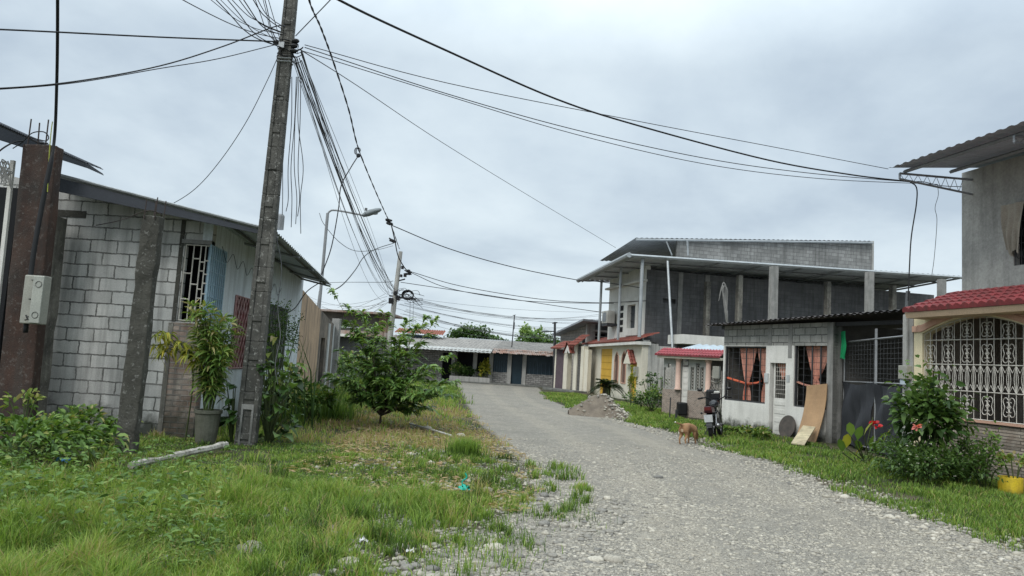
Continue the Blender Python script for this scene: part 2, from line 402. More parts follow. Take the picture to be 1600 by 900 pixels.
soil = n.mix(n.ramp(med, [(.4, 0.), (.6, 1.)]), (.050, .042, .028), (.05, .065, .022))
soil = n.mix(n.ramp(big, [(.45, 0.), (.6, .6)]), soil, (.15, .12, .085))
f = n.math('ADD', at_.outputs['Fac'], n.math('MULTIPLY', n.math('SUBTRACT', med, .5), .9))
col = n.mix(n.ramp(f, [(.42, 0.), (.58, 1.)]), soil, gr)
hh = n.math('ADD', n.math('MULTIPLY', k1, .5), n.math('ADD', n.math('MULTIPLY', k2, 1.2), n.math('MULTIPLY', med, .6)))
bp = n('ShaderNodeBump', {'Height': hh, 'Strength': .9, 'Distance': .03})
p = n('ShaderNodeBsdfPrincipled', {'Base Color': col, 'Roughness': .88, 'Specular IOR Level': .25, 'Normal': bp.outputs[0]})
n('ShaderNodeOutputMaterial', {0: p.outputs[0]})

xs = np.concatenate([[-900,-400,-180,-90,-50,-32], np.arange(-22, 22.01, .14), [30, 50, 90, 180, 400, 900]])
ys = [2.0]
while ys[-1] < 64: ys.append(ys[-1]*1.0095)
ys = np.array([-60, -20, -6, 0, 1.2] + ys + [75, 95, 130, 200, 400, 900, 2000])
X, Y = np.meshgrid(xs, ys); Z = hgt(X, Y)
road = sst(X - xl(Y), -.55, .45)*sst(xr(Y)-X, -.45, .35)
# soft, patchy shoulder with stones at the near left
road = np.maximum(road, .75*sst(X-xl(Y), -3.0, -.2)*sst(-Y, -8.5, -5.0)*(fbm(X*1.1, Y*1.1, 4) > .45)*(X < xr(Y)))
road = np.where(Y > 62, .3, road)
fr_ = (X-xl(np.minimum(Y, 45)))/(xr(Y)-xl(np.minimum(Y, 45))+1e-6); track = np.exp(-((fr_-.34)/.08)**2)+np.exp(-((fr_-.72)/.08)**2)
# bare earth under the young tree and in front of the low walls
nx, ny = len(xs), len(ys)
V = np.stack([X, Y, Z], 2).reshape(-1, 3); idx = np.arange(nx*ny).reshape(ny, nx)
a, b, c, d = idx[:-1,:-1], idx[:-1,1:], idx[1:,1:], idx[1:,:-1]
q = np.stack([a, b, c, d], 2).reshape(-1, 4)
rr = road.ravel() + .35*(fbm(X.ravel()*1.6, Y.ravel()*1.6, 8)-.5)
isroad = rr[q].mean(1) > .5
def submesh(name, sel):
    qq = q[sel]; u, inv = np.unique(qq, return_inverse=True); inv = inv.reshape(-1, 4)
    T = np.concatenate([inv[:, [0,1,2]], inv[:, [0,2,3]]])
    o = npmesh(name, V[u], T, road.ravel()[u], gm, smooth=True); a_ = o.data.attributes.new('track', 'FLOAT', 'POINT'); a_.data.foreach_set('value', track.ravel()[u].astype(np.float32)); o['kind'] = 'structure'; return o
submesh('ground', ~isroad); submesh('gravel_road', isroad)

# ---------------------------------------------------------------- shared materials
GREENS = [(0., (.014, .03, .008)), (.3, (.04, .085, .018)), (.55, (.095, .18, .035)), (.78, (.17, .26, .055)), (.9, (.26, .27, .08)), (1., (.36, .30, .15))]
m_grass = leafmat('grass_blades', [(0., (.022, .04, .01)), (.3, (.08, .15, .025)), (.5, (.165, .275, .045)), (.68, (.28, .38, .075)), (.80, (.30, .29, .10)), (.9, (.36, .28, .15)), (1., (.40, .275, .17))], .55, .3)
m_leaf = leafmat('green_leaves', GREENS)
m_dark = leafmat('dark_leaves', [(0., (.008, .018, .006)), (.4, (.022, .05, .013)), (.7, (.045, .095, .022)), (1., (.10, .17, .045))], .42)
m_tree = leafmat('tree_leaves', [(0., (.02, .045, .012)), (.35, (.055, .12, .028)), (.65, (.115, .215, .05)), (1., (.24, .34, .10))], .4)
m_yel = leafmat('yellow_leaves', [(0., (.05, .09, .015)), (.5, (.24, .26, .03)), (1., (.48, .40, .05))], .5)
m_pet_red = leafmat('red_petals', [(0., (.35, .01, .015)), (1., (.62, .03, .04))], .5)
m_pet_pink = leafmat('pink_petals', [(0., (.6, .16, .14)), (1., (.75, .28, .24))], .5)
m_pet_white = leafmat('white_petals', [(0., (.6, .6, .55)), (1., (.8, .8, .74))], .5)
m_bark = mat('bark', (.11, .085, .06), (.05, .04, .03), sc=12, bump=.6)
m_stem = mat('green_stem', (.07, .10, .03), (.05, .06, .03), sc=9)
m_stone = bpy.data.materials.new('river_stone'); nt = nodes(m_stone); n = N(nt)
a_ = n('ShaderNodeAttribute', attribute_name='tone'); ns = n('ShaderNodeTexNoise', {'Vector': n('ShaderNodeTexCoord').outputs['Object'], 'Scale': 60.0, 'Detail': 5.0})
cc = n.ramp(a_.outputs['Fac'], [(0., (.15, .146, .135)), (.4, (.28, .262, .225)), (.7, (.38, .352, .29)), (.9, (.45, .42, .355)), (1., (.50, .475, .41))])
cc = n.mix(.4, cc, n.mix(1., cc, n.ramp(ns.outputs[0], [(.3, .4), (.7, 1.5)]), 'MULTIPLY'))
n('ShaderNodeOutputMaterial', {0: n('ShaderNodeBsdfPrincipled', {'Base Color': cc, 'Roughness': .8, 'Specular IOR Level': .3}).outputs[0]})

m_block = mat('grey_concrete_block', (.58, .575, .55), (.40, .40, .385), sc=1.0, bump=.9, bsc=50, brick=(.46, .218, .013, .14), streak=.42, mold=.9, mh=.6, mort=(.14,.14,.13))  # dark mortar colour also paints shadow lines along the joints
m_blockd = mat('dark_concrete_block', (.15, .15, .152), (.095, .095, .10), sc=.7, bump=.5, brick=(.40, .20, .010, .14), streak=.55, mort=(.085,.085,.085))  # colour darkened to carry the shade of the open floor under the canopy
m_blockl = mat('pale_concrete_block', (.36, .355, .33), (.28, .28, .26), sc=1.5, bump=.8, brick=(.40, .20, .014, .14), streak=.25, mort=(.11,.11,.105))
m_brick = mat('worn_red_brick', (.20, .12, .09), (.34, .31, .27), sc=2.2, bump=1.2, brick=(.26, .09, .014, .35), mold=.8, mh=.9, streak=.45, mort=(.22,.205,.185))
m_conc = mat('weathered_concrete', (.30, .295, .28), (.20, .20, .19), sc=2.2, bump=.5, streak=.4, mold=.5)
m_concl = mat('pale_concrete', (.40, .395, .37), (.29, .285, .27), sc=1.8, bump=.4, streak=.35)
m_cem = mat('cement_render', (.42, .41, .385), (.29, .285, .27), sc=1.2, bump=.35, bsc=18, streak=.25)
m_moss = mat('blackened_mossy_concrete', (.075, .073, .062), (.038, .037, .031), sc=3.5, bump=1., bsc=26, speck=.3, streak=.3)
m_pole = mat('lichen_stained_concrete', (.115, .112, .10), (.05, .05, .045), sc=2.4, bump=.7, bsc=28, speck=.5, streak=.5)
m_brown = mat('rust_brown_plaster', (.062, .036, .027), (.026, .021, .019), sc=1.5, bump=.7, speck=.12, streak=.4)
m_pier = mat('peeling_grey_plaster', (.23, .22, .19), (.09, .085, .075), sc=2.8, bump=.6, streak=.7, speck=.3)
m_bluew = mat('pale_blue_plaster', (.60, .65, .68), (.52, .57, .60), sc=1.0, bump=.2, streak=.35, mold=.5)
m_white = mat('white_painted_plaster', (.66, .65, .61), (.56, .55, .51), sc=1.0, bump=.15, streak=.12, mold=.35, mh=.4)
m_whited = mat('stained_white_plaster', (.58, .57, .53), (.44, .435, .41), sc=1.6, bump=.3, streak=.45, mold=.7, mh=.7)
m_bwall = mat('whitewashed_low_wall', (.70, .69, .65), (.60, .59, .55), sc=1.5, bump=.2, streak=.12, mold=.95, mh=.42)
m_cream = mat('cream_paint', (.70, .61, .41), (.63, .55, .37), sc=.8, bump=.12, streak=.08, mold=.3, mh=.3)
m_creamc = mat('pale_cream_paint', (.68, .64, .53), (.60, .56, .46), sc=.9, bump=.12, streak=.12, mold=.3, mh=.3)
m_salmon = mat('salmon_paint', (.54, .33, .24), (.46, .28, .21), sc=3, bump=.1)
m_orange = mat('faded_orange_plaster', (.50, .36, .24), (.40, .29, .20), sc=1.4, bump=.35, streak=.7)
m_dirtyw = mat('black_streaked_wall', (.26, .215, .17), (.10, .09, .08), sc=2, bump=.5, streak=.9)
m_sheetw = mat('dull_white_sheet', (.50, .52, .52), (.40, .42, .42), sc=2, bump=.15, streak=.3)
m_zinc = mat('weathered_zinc_sheet', (.30, .31, .32), (.20, .205, .21), sc=1.2, rough=.55, metal=.35, bump=.1)
m_zincd = mat('dark_underside_sheet', (.30, .32, .345), (.21, .225, .245), sc=1.2, rough=.6, metal=.2, bump=.1)
m_slate = mat('pale_underside_sheet', (.50, .53, .56), (.38, .41, .44), sc=1.5, rough=.6, bump=.1)
m_eaved = mat('black_blue_sheet', (.04, .046, .056), (.028, .032, .04), sc=1.2, rough=.6, bump=.1)
m_zincl = mat('bright_galvanised_steel', (.38, .40, .41), (.30, .32, .33), sc=3, rough=.5, metal=.45, bump=.08)
m_rustz = mat('rusty_sheet', (.23, .12, .08), (.34, .31, .29), sc=2.5, rough=.8, bump=.3)
m_asb = mat('old_fibre_cement', (.33, .315, .29), (.22, .21, .20), sc=1.5, bump=.3, streak=.5)
m_black = flat('black_plastic', (.012, .012, .013), .5)
m_cable = flat('black_cable_sheath', (.014, .015, .017), .6)
m_cableg = flat('grey_cable_sheath', (.10, .105, .11), .6)
m_void = flat('dark_interior', (.012, .013, .015), .9)  # near-black panels stand in for the shade inside rooms and openings
m_dim = mat('dim_interior_plaster', (.17, .16, .145), (.11, .105, .095), sc=2)
m_steel = mat('dark_painted_steel', (.05, .052, .055), (.035, .036, .04), rough=.6, sc=6)
m_wsteel = mat('white_painted_iron', (.55, .53, .48), (.42, .40, .36), rough=.55, sc=9, bump=.1)
m_rebar = mat('rusty_rebar', (.06, .045, .04), (.035, .03, .028), sc=20)
m_tile = mat('dark_red_roof_tile', (.27, .05, .055), (.17, .04, .042), sc=4, rough=.7, bump=.25, streak=.45)
m_tileo = mat('brick_red_roof_tile', (.27, .075, .055), (.18, .06, .045), sc=4, rough=.7, bump=.2, streak=.4)
m_tilep = mat('rose_red_roof_tile', (.36, .075, .09), (.26, .06, .07), sc=4, rough=.7, bump=.2, streak=.35)
m_yellow = mat('ochre_yellow_door', (.62, .37, .045), (.54, .32, .04), sc=1.5, rough=.6, bump=.1)
m_ply = mat('tan_plywood', (.42, .27, .15), (.34, .215, .12), sc=2, rough=.75, bump=.15, streak=.15)
m_plyl = mat('pale_yellow_board', (.56, .49, .32), (.42, .36, .24), sc=2.5, rough=.8, streak=.4)
m_cloth = mat('faded_orange_curtain', (.64, .32, .24), (.52, .23, .17), sc=3, rough=.9, bump=.1, streak=.5)  # dark vertical streaks paint shaded folds into the cloth colour
m_tarp = mat('black_tarpaulin', (.042, .045, .052), (.028, .03, .036), sc=1.5, rough=.75, bump=.3)
m_green = flat('green_cloth', (.01, .27, .10), .8)
m_ppink = mat('pale_pink_paint', (.64, .45, .37), (.56, .40, .33), sc=2, bump=.1)
m_stonet = mat('brown_mosaic_tile', (.30, .235, .19), (.22, .17, .14), sc=24, rough=.6, bump=.3, brick=(.08, .04, .006, .35), mort=(.36,.33,.29))
m_stonew = mat('grey_split_stone', (.34, .33, .31), (.22, .215, .21), sc=8, bump=.8, brick=(.34, .13, .02, .35), mort=(.10,.10,.095))
m_log = mat('bleached_plaster_beam', (.48, .46, .42), (.17, .16, .13), sc=9, bump=.5)
m_pot = mat('grey_clay_pot', (.13, .13, .105), (.08, .085, .062), sc=5, bump=.3)
m_ypot = mat('yellow_painted_pot', (.66, .50, .03), (.50, .36, .04), sc=6, rough=.6, bump=.15, mold=.5, mh=.12)
m_soil = mat('excavated_soil', (.19, .16, .125), (.12, .10, .08), sc=3, bump=1., bsc=24)
m_glass = flat('dark_window_glass', (.03, .04, .05), .15)
m_lamp = flat('lamp_housing_grey', (.20, .225, .235), .6)
m_meter = mat('pale_grey_meter_box', (.31, .31, .27), (.25, .25, .22), sc=3, rough=.5, bump=.05)
# ================================================================ RIGHT SIDE
FD = Vector((.209, -1, 0)).normalized()      # direction of the right-hand street front, towards the camera
# ---------------------------------------------------------------- house A: cream porch with arched grille, cement upper storey
pA = Vector((8.26, 15.4, 0)); FA = Fac(pA, pA+FD*9)
hA = thing('house', 'cream house with white scrolled iron grille under red tiled awning and cement upper floor', 'house', pA)
uL = FA.u(1441, 560); uPk = FA.u(1522, 500); uR = 2*uPk-uL; zS = FA.uv(1550, 659)[1]
zPk = FA.uv(1522, 493)[1]; zSp = FA.uv(1441, 521)[1]
uP0 = FA.u(1428, 560); zTop = 3.28
arch = lambda u: zSp + (zPk-zSp)*(1-min(1, abs((u-uPk)/(uPk-uL)))**1.7)
mb = MB(); fwall(mb, FA, uP0, uL, -.3, zTop, t0=-.25); fwall(mb, FA, uR, 9., -.3, zTop, t0=-.25)
K = 28
for k in range(K):
    a, b = uL+(uR-uL)*k/K, uL+(uR-uL)*(k+1)/K
    for t in (0, -.25): mb.quad(FA.pt(a, arch(a), t), FA.pt(b, arch(b), t), FA.pt(b, zTop, t), FA.pt(a, zTop, t))
    mb.quad(FA.pt(a, arch(a), 0), FA.pt(b, arch(b), 0), FA.pt(b, arch(b), -.25), FA.pt(a, arch(a), -.25))
mb.build('porch_wall', m_cream, hA)
mb = MB(); fwall(mb, FA, uL, uR, -.3, zS-.04, t0=-.25, t1=-.01)
mb.build('plinth', mat('horizontal_stone_cladding', (.24, .19, .15), (.36, .32, .27), sc=7, bump=1., brick=(.9, .055, .008, .45), mort=(.08,.07,.06)), hA)
MB().fbox(FA, uL-.02, uR, zS-.04, zS, -.25, .03).build('sill', m_salmon, hA)
mb = MB()      # salmon moulding round the arch
for k in range(K):
    a, b = uL-.12+(uR-uL+.24)*k/K, uL-.12+(uR-uL+.24)*(k+1)/K
    for lo, hi, t in ((.03, .13, .035), (.13, .17, .018)):
        za, zb = arch(a), arch(b)
        mb.hexa([FA.pt(a, za+lo, 0), FA.pt(b, zb+lo, 0), FA.pt(b, zb+lo, t), FA.pt(a, za+lo, t), FA.pt(a, za+hi, 0), FA.pt(b, zb+hi, 0), FA.pt(b, zb+hi, t), FA.pt(a, za+hi, t)])
mb.fbox(FA, uP0-.02, uL-.1, zSp+.03, zSp+.15, -.02, .035)
mb.build('arch_moulding', m_salmon, hA)
mb = MB()
nb = int((uR-uL)/.148); r_ = .008; t_ = -.06
def scroll(u, z, w, h, s):   # a pair of C scrolls back to back round a bar
    for sx in (-1, 1):
        pts = [FA.pt(u+sx*w*x, z+h*y, t_) for x, y in ((.45,.52),(.25,.62),(.10,.45),(.12,.2),(.35,.02),(.12,-.2),(.10,-.45),(.25,-.62),(.45,-.52))]
        mb.tube(cat(pts, 3), .007, 4, False)
        pts = [FA.pt(u+sx*w*x, z+h*y, t_) for x, y in ((.15,.85),(.35,1.08),(.75,1.05),(.98,.7),(.80,.2),(.74,0),(.80,-.2),(.98,-.7),(.75,-1.05),(.35,-1.08),(.15,-.85))]
        mb.tube(cat(pts, 3), .008, 4, False)
    mb.ball(FA.pt(u, z, t_), .022, 6)
zMid1, zMid0 = FA.uv(1522, 570)[1], FA.uv(1522, 612)[1]
zBar = FA.uv(1522, 530)[1]; zS1 = FA.uv(1522, 552)[1]; zS2 = FA.uv(1540, 634)[1]
du = (uR-uL)/nb
for k in range(nb+1):
    u = uL + du*k
    mb.tube([FA.pt(u, zS, t_), FA.pt(u, max(arch(u)-.01, zS), t_)], r_, 4)
    if k % 3 == 1 and k < nb:
        scroll(u, zS1, du*.8, .15, 1); scroll(u, zS2, du*.8, .15, 1)
        if arch(u)-zBar > .30: scroll(u, (zBar+arch(u))/2-.03, du*.8, .12, 1)
    if k < nb:
        for (a, b) in ((0, 1), (1, 0)):
            mb.tube(cat([FA.pt(u+du*a, zMid1, t_), FA.pt(u+du*(a*.75+b*.25), (zMid0+zMid1)/2+.06, t_), FA.pt(u+du*(a*.75+b*.25), (zMid0+zMid1)/2-.06, t_), FA.pt(u+du*a, zMid0, t_)], 3), .0065, 4, False)
            mb.tube([FA.pt(u+du*a, zMid1, t_), FA.pt(u+du*.5, zMid1-.13, t_)], .0065, 4, False)
            mb.tube([FA.pt(u+du*a, zMid0, t_), FA.pt(u+du*.5, zMid0+.13, t_)], .0065, 4, False)
for z_ in (zMid1, zMid0, zS+.01, zBar): mb.tube([FA.pt(uL, z_, t_+.005), FA.pt(uR, z_, t_+.005)], .011, 4)
for k in range(30):
    a, b = uL+(uR-uL)*k/30, uL+(uR-uL)*(k+1)/30
    mb.tube([FA.pt(a, arch(a)-.012, t_), FA.pt(b, arch(b)-.012, t_)], .011, 4)
mb.build('arched_grille', m_wsteel, hA)
mb = MB(); u0, u1 = uP0+.02, 8.98
mb.quad(FA.pt(u0, -.2, -2.2), FA.pt(u1, -.2, -2.2), FA.pt(u1, 3.2, -2.2), FA.pt(u0, 3.2, -2.2)); mb.quad(FA.pt(u0, -.2, -.26), FA.pt(u0, 3.2, -.26), FA.pt(u0, 3.2, -2.2), FA.pt(u0, -.2, -2.2))
mb.quad(FA.pt(u1, -.2, -.26), FA.pt(u1, 3.2, -.26), FA.pt(u1, 3.2, -2.2), FA.pt(u1, -.2, -2.2)); mb.quad(FA.pt(u0, 3.19, -.26), FA.pt(u1, 3.19, -.26), FA.pt(u1, 3.19, -2.2), FA.pt(u0, 3.19, -2.2))
mb.quad(FA.pt(u0, .15, -.26), FA.pt(u1, .15, -.26), FA.pt(u1, .15, -2.2), FA.pt(u0, .15, -2.2))
mb.build('porch_interior', mat('taupe_porch_plaster', (.36, .32, .28), (.27, .24, .21), sc=2), hA)
MB().fbox(FA, uPk+.5, uPk+1.5, .16, 2.3, -2.17, -2.1).build('inner_door', m_void, hA)
# awning: eave just in front, rising back to the upper wall
e0, ze = FA.uv(1410, 486, .5); e1 = 9.; zr_ = FA.uv(1500, 458, -.75)[1]
A_, B_ = FA.pt(e0, ze, .5), FA.pt(e1, ze, .5); D_ = FA.pt(e0, zr_, -.75)
MB().tiles(A_, B_, D_, 46, 5, .05, .03).build('tiled_awning', m_tile, hA, smooth=False)
MB().hexa([FA.pt(e0+.02, ze-.14, .42), FA.pt(e1, ze-.14, .42), FA.pt(e1, ze-.14, -.3), FA.pt(e0+.02, ze-.14, -.3), FA.pt(e0+.02, ze-.035, .47), FA.pt(e1, ze-.035, .47), FA.pt(e1, ze+.2, -.3), FA.pt(e0+.02, ze+.2, -.3)]).build('cornice', mat('peach_cornice', (.58, .43, .30), (.50, .37, .26), sc=2), hA)
# upper storey
q0 = Vector((9.72, 15.86, 0)); FU = Fac(q0, q0+FD*9)
wr = FU.rect(1583, 318, 1640, 408)
def utop(u): return 6.315
mb = MB(); fwall(mb, FU, 0, 9, 3.1, utop, [(wr[0], wr[0]+1.15, wr[2], wr[3])], t0=-.2)
mb.quad(FU.pt(0, 3.1, 0), FU.pt(0, 3.1, -6), FU.pt(0, 6.5, -6), FU.pt(0, 6.12, 0))
mb.build('upper_wall', m_cem, hA)
wn = MB(); wn.fbox(FU, wr[0], wr[0]+1.15, wr[2], wr[3], -.19, -.15); wn = wn.build('upper_window', m_void, hA)
mb = MB()
for k in range(9): mb.bar(FU.pt(wr[0]+.02+k*.135, wr[2], -.03), FU.pt(wr[0]+.02+k*.135, wr[3], -.03), .012)
for k in (0, .35, .7, 1): mb.bar(FU.pt(wr[0], wr[2]+(wr[3]-wr[2])*k, -.03), FU.pt(wr[0]+1.15, wr[2]+(wr[3]-wr[2])*k, -.03), .014)
for k in range(8):
    for j in range(3): scz = wr[2]+(wr[3]-wr[2])*(.18+.33*j); mb.tube(cat([FU.pt(wr[0]+.09+k*.135+.05*math.cos(q), scz+.09*math.sin(q), -.03) for q in [i*math.pi/3 for i in range(7)]], 2), .006, 4)
mb.build('grille', m_steel, wn)
# projecting roof
rz0 = atz(1388, 265, 6.15); FE = Fac(rz0, rz0+FD*11)
A_ = FE.pt(0, 6.17, 0); B_ = FE.pt(10.5, 6.17, 0); D_ = FE.pt(0, 6.17+.62, -5.5)
MB().sheet(A_, B_, D_, 46, .020, 1, trap=True).build('projecting_roof', mat('slate_grey_roof_sheet', (.46, .52, .60), (.36, .41, .48), sc=1.2, rough=.6, bump=.1), hA)
mb = MB()
for t in (-.35, -1.5): MB().tube([FE.pt(.05, 6.15+.112*-t-.06, t), FE.pt(10.4, 6.15+.112*-t-.06, t)], .04, 4).build('purlin', m_zincd, hA)
for uu in (.12, 2.9, 5.7):
    mb = MB()
    a, b = FE.pt(uu, 6.06, -.18), FU.pt(FU.u(1512, 300)+uu, 5.96, .0)
    c_ = Vector((b.x, b.y, 5.78)); b = Vector((b.x, b.y, 6.10)); a2 = a-Vector((0, 0, .12))
    mb.bar(a, b, .035); mb.bar(a2, c_, .035); mb.bar(a, a2, .035)
    for k in range(1, 8):
        p = a.lerp(b, k/8); q_ = a2.lerp(c_, (k-.5)/8); mb.bar(p, q_, .009); mb.bar(q_, a.lerp(b, (k-1)/8), .009)
    mb.build('roof_truss', m_zincd, hA)
# beige rag over the window
def rag(name, F, u, z, w, h, t, m, parent, waves=5, amp=.03, taper=.3, seed=1):
    rr = random.Random(seed); mb = MB(); nu, nz_ = 18, 12; b = 0
    for j in range(nz_+1):
        f = j/nz_
        for i in range(nu+1):
            g = i/nu; uu = u + w*(.5+(g-.5)*(1-taper*f)) + .02*math.sin(f*6+seed)
            mb.v.append(F.pt(uu, z-h*f*(1-.08*math.sin(g*9+seed)), t + amp*math.sin(g*waves*6.28+f*2+seed)*(.4+.6*f) + .3*amp*math.sin(13*g+7*f)))
    for j in range(nz_):
        for i in range(nu): q = j*(nu+1)+i; mb.f.append((q, q+1, q+nu+2, q+nu+1))
    return mb.build(name, m, parent, smooth=True)
cl = rag('window_cloth', FU, wr[0]-.22, wr[3]-.02, .55, 1.0, .08, mat('beige_cloth', (.40, .36, .30), (.33, .30, .25), sc=4), None, 3, .05, .5)
tag(cl, 'beige cloth hanging out of the upper window of the cement wall', 'cloth')

# ---------------------------------------------------------------- house B: low house with orange curtains
FB = Fac(G(1127, 667), G(1300, 695)); LB = FB.L
hB = thing('house', 'low whitewashed block house with orange curtains in two barred windows', 'house', FB.pt(0, 0))
w1 = FB.rect(1133, 541, 1195, 630); w2 = FB.rect(1241, 538, 1292, 640); dr = (FB.u(1202, 620), FB.u(1227, 620), 0.02, FB.uv(1215, 567)[1])
zB = FB.uv(1210, 507)[1]-.0; zbl = FB.uv(1215, 540)[1]
w1 = (w1[0], w1[1], FB.uv(1165, 628)[1], FB.uv(1165, 541)[1]); w2 = (w2[0], w2[1], FB.uv(1268, 638)[1], FB.uv(1268, 536)[1])
mb = MB(); fwall(mb, FB, 0, LB, -.3, zbl, [w1, w2, dr], t0=-.16); mb.build('lower_wall', m_bwall, hB)
mb = MB(); fwall(mb, FB, 0, LB, zbl, 3.12, [], t0=-.16, t1=-.012); mb.build('block_course', m_blockl, hB)
MB().fbox(FB, FB.u(1200, 520), FB.u(1206, 520), zbl, 3.12, -.02, .004).build('cement_strip', m_conc, hB); MB().fbox(FB, FB.u(1232, 520), FB.u(1238, 520), zbl-.35, 3.12, -.02, .004).build('cement_strip', m_conc, hB)
uc = LB; MB().fbox(FB, LB-.2, LB, -.3, 3.1, -.42, .02).build('corner_pillar', m_conc, hB, bev=.01)
mb = MB()      # interior, side walls, floor
mb.quad(FB.pt(0, -.2, -2.6), FB.pt(LB, -.2, -2.6), FB.pt(LB, 3.1, -2.6), FB.pt(0, 3.1, -2.6)); mb.quad(FB.pt(0, -.2, -.17), FB.pt(0, 3.1, -.17), FB.pt(0, 3.1, -6), FB.pt(0, -.2, -6)); mb.quad(FB.pt(LB, -.2, -.3), FB.pt(LB, 3.1, -.3), FB.pt(LB, 3.1, -6), FB.pt(LB, -.2, -6)); mb.quad(FB.pt(0, .0, -.17), FB.pt(LB, .0, -.17), FB.pt(LB, .0, -2.6), FB.pt(0, .0, -2.6))
mb.build('interior_wall', m_dim, hB)
def curtain(mb, F, ua, ub, z1, z0, tie, t, n_=20, seed=0):
    """gathered at a tie, wide at the top"""
    rr = random.Random(seed); b = len(mb.v); m_ = 14
    for j in range(m_+1):
        z = z1+(z0-z1)*j/m_
        d = abs(z-tie[1]); s = .14 + .86*min(1, d/(z1-tie[1] if z > tie[1] else 1.3))**.75
        if z < tie[1]: s = min(s, .45)
        for i in range(n_+1):
            g = i/n_; um = ua+(ub-ua)*g; uu = tie[0]+(um-tie[0])*s
            mb.v.append(F.pt(uu, z, t + .03*math.sin(g*n_*1.25+seed)*(.4+.6*(1-s))))
    for j in range(m_):
        for i in range(n_): q = b+j*(n_+1)+i; mb.f.append((q, q+1, q+n_+2, q+n_+1))
def barred(F, w, parent, tag_=None):
    fr = MB()
    for a, b in ((w[0], w[0]+.04), (w[1]-.04, w[1])): fr.fbox(F, a, b, w[2], w[3], -.1, -.04)
    for a, b in ((w[2], w[2]+.04), (w[3]-.04, w[3])): fr.fbox(F, w[0]+.041, w[1]-.041, a, b, -.098, -.042)
    f = fr.build('window_frame', m_steel, parent)
    g = MB(); nv = max(3, int((w[1]-w[0])/.3)); nh = int((w[3]-w[2])/.17)
    for k in range(1, nv): u = w[0]+(w[1]-w[0])*k/nv; g.bar(F.pt(u, w[2]+.04, -.07), F.pt(u, w[3]-.04, -.07), .035 if k in (nv//2, nv-1) else .016)
    for k in range(1, nh): z = w[2]+(w[3]-w[2])*k/nh; g.bar(F.pt(w[0]+.04, z, -.075), F.pt(w[1]-.04, z, -.075), .008)
    g.build('grille', m_steel, f); return f
f1 = barred(FB, w1, hB); f2 = barred(FB, w2, hB)
mb = MB(); W = w1[1]-w1[0]; ty = FB.uv(1158, 598)[1]
curtain(mb, FB, w1[0]+W*.26, w1[0]+W*.66, w1[3]-.05, w1[2]+.05, (w1[0]+W*.45, ty), -.2, 22, 1)
curtain(mb, FB, w1[0]+W*.68, w1[1]+.02, w1[3]-.05, w1[2]+.02, (w1[0]+W*.90, ty+.08), -.2, 18, 2)
mb.build('curtain', m_cloth, hB, smooth=True)
sash = MB().tube(cat([FB.pt(w1[0]+.03, ty+.12, -.1), FB.pt(w1[0]+W*.35, ty+.02, -.12), FB.pt(w1[0]+W*.5, ty-.02, -.13), FB.pt(w1[0]+W*.75, ty+.03, -.12), FB.pt(w1[0]+W*.82, ty+.1, -.12)], 4), .035, 6)
sash.tube([FB.pt(w1[0]+W*.47, ty, -.12), FB.pt(w1[0]+W*.44, w1[2]+.05, -.12)], .03, 5)
sash.build('curtain_sash', mat('orange_sash', (.62, .14, .07), (.50, .11, .06), sc=5), hB)
mb = MB(); W = w2[1]-w2[0]; ty = FB.uv(1266, 592)[1]
curtain(mb, FB, w2[0]+W*.18, w2[1]-.02, w2[3]-.04, w2[2]+.1, (w2[0]+W*.5, ty), -.2, 28, 3)
mb.build('curtain', m_cloth, hB, smooth=True)
sash = MB().tube(cat([FB.pt(w2[0]+.02, ty-.1, -.1), FB.pt(w2[0]+W*.25, ty-.17, -.12), FB.pt(w2[0]+W*.5, ty-.2, -.12)], 4), .03, 6)
sash.tube([FB.pt(w2[0]+W*.5, ty, -.16), FB.pt(w2[0]+W*.5, w2[2]+.12, -.16)], .05, 6); sash.build('curtain_sash', m_cloth, hB)
# door: white embossed lower half, gridded upper half
u0, u1, z0, z1 = dr; zm = FB.uv(1213, 622)[1]
dd = MB().fbox(FB, u0+.06, u1-.01, z0, zm, -.13, -.09)
for r_i in range(4):
    for c_i in range(2): cu = u0+.12+(u1-u0-.2)*c_i*.5; dd.fbox(FB, cu, cu+(u1-u0)*.34, z0+.12+r_i*(zm-z0)*.23, z0+.12+r_i*(zm-z0)*.23+.12, -.09, -.078)
for a, b in ((u0+.06, u0+.11), (u1-.06, u1-.01)): dd.fbox(FB, a, b, zm+.001, z1, -.128, -.092)
dd = dd.build('door', m_white, hB, bev=.006)
g = MB()
for k in range(1, 6): u = u0+.1+(u1-u0-.15)*k/6; g.bar(FB.pt(u, zm, -.11), FB.pt(u, z1, -.11), .009)
for k in range(1, 8): z_ = zm+(z1-zm)*k/8; g.bar(FB.pt(u0+.1, z_, -.11), FB.pt(u1-.05, z_, -.11), .009)
g.build('grille', m_wsteel, dd)
mb = MB(); curtain(mb, FB, u0+.12, u1-.05, z1-.02, z1-.45, ((u0+u1)/2+.05, z1-.42), -.16, 12, 5); mb.build('curtain', m_cloth, dd)
# thin corrugated roof reaching over the gate
eA = FB.pt(-.35, 3.13, .45); eB = FB.pt(FB.L+2.95, 3.30, .45)
mb = MB().sheet(eA, eB, FB.pt(-.35, 3.45, -6), 40, .03, 1); mb.sheet(eA-Vector((0,0,.035)), eB-Vector((0,0,.035)), FB.pt(-.35, 3.41, -6), 40, .03, 1, jag=.012)
mb.build('roof', mat('blackened_sheet_roof', (.05, .05, .052), (.10, .085, .08), sc=2, rough=.7), hB)
mb = MB().fbox(FB, -.2, LB+2.8, 3.02, 3.12, -.15, -.05); mb.build('roof_beam', m_steel, hB)
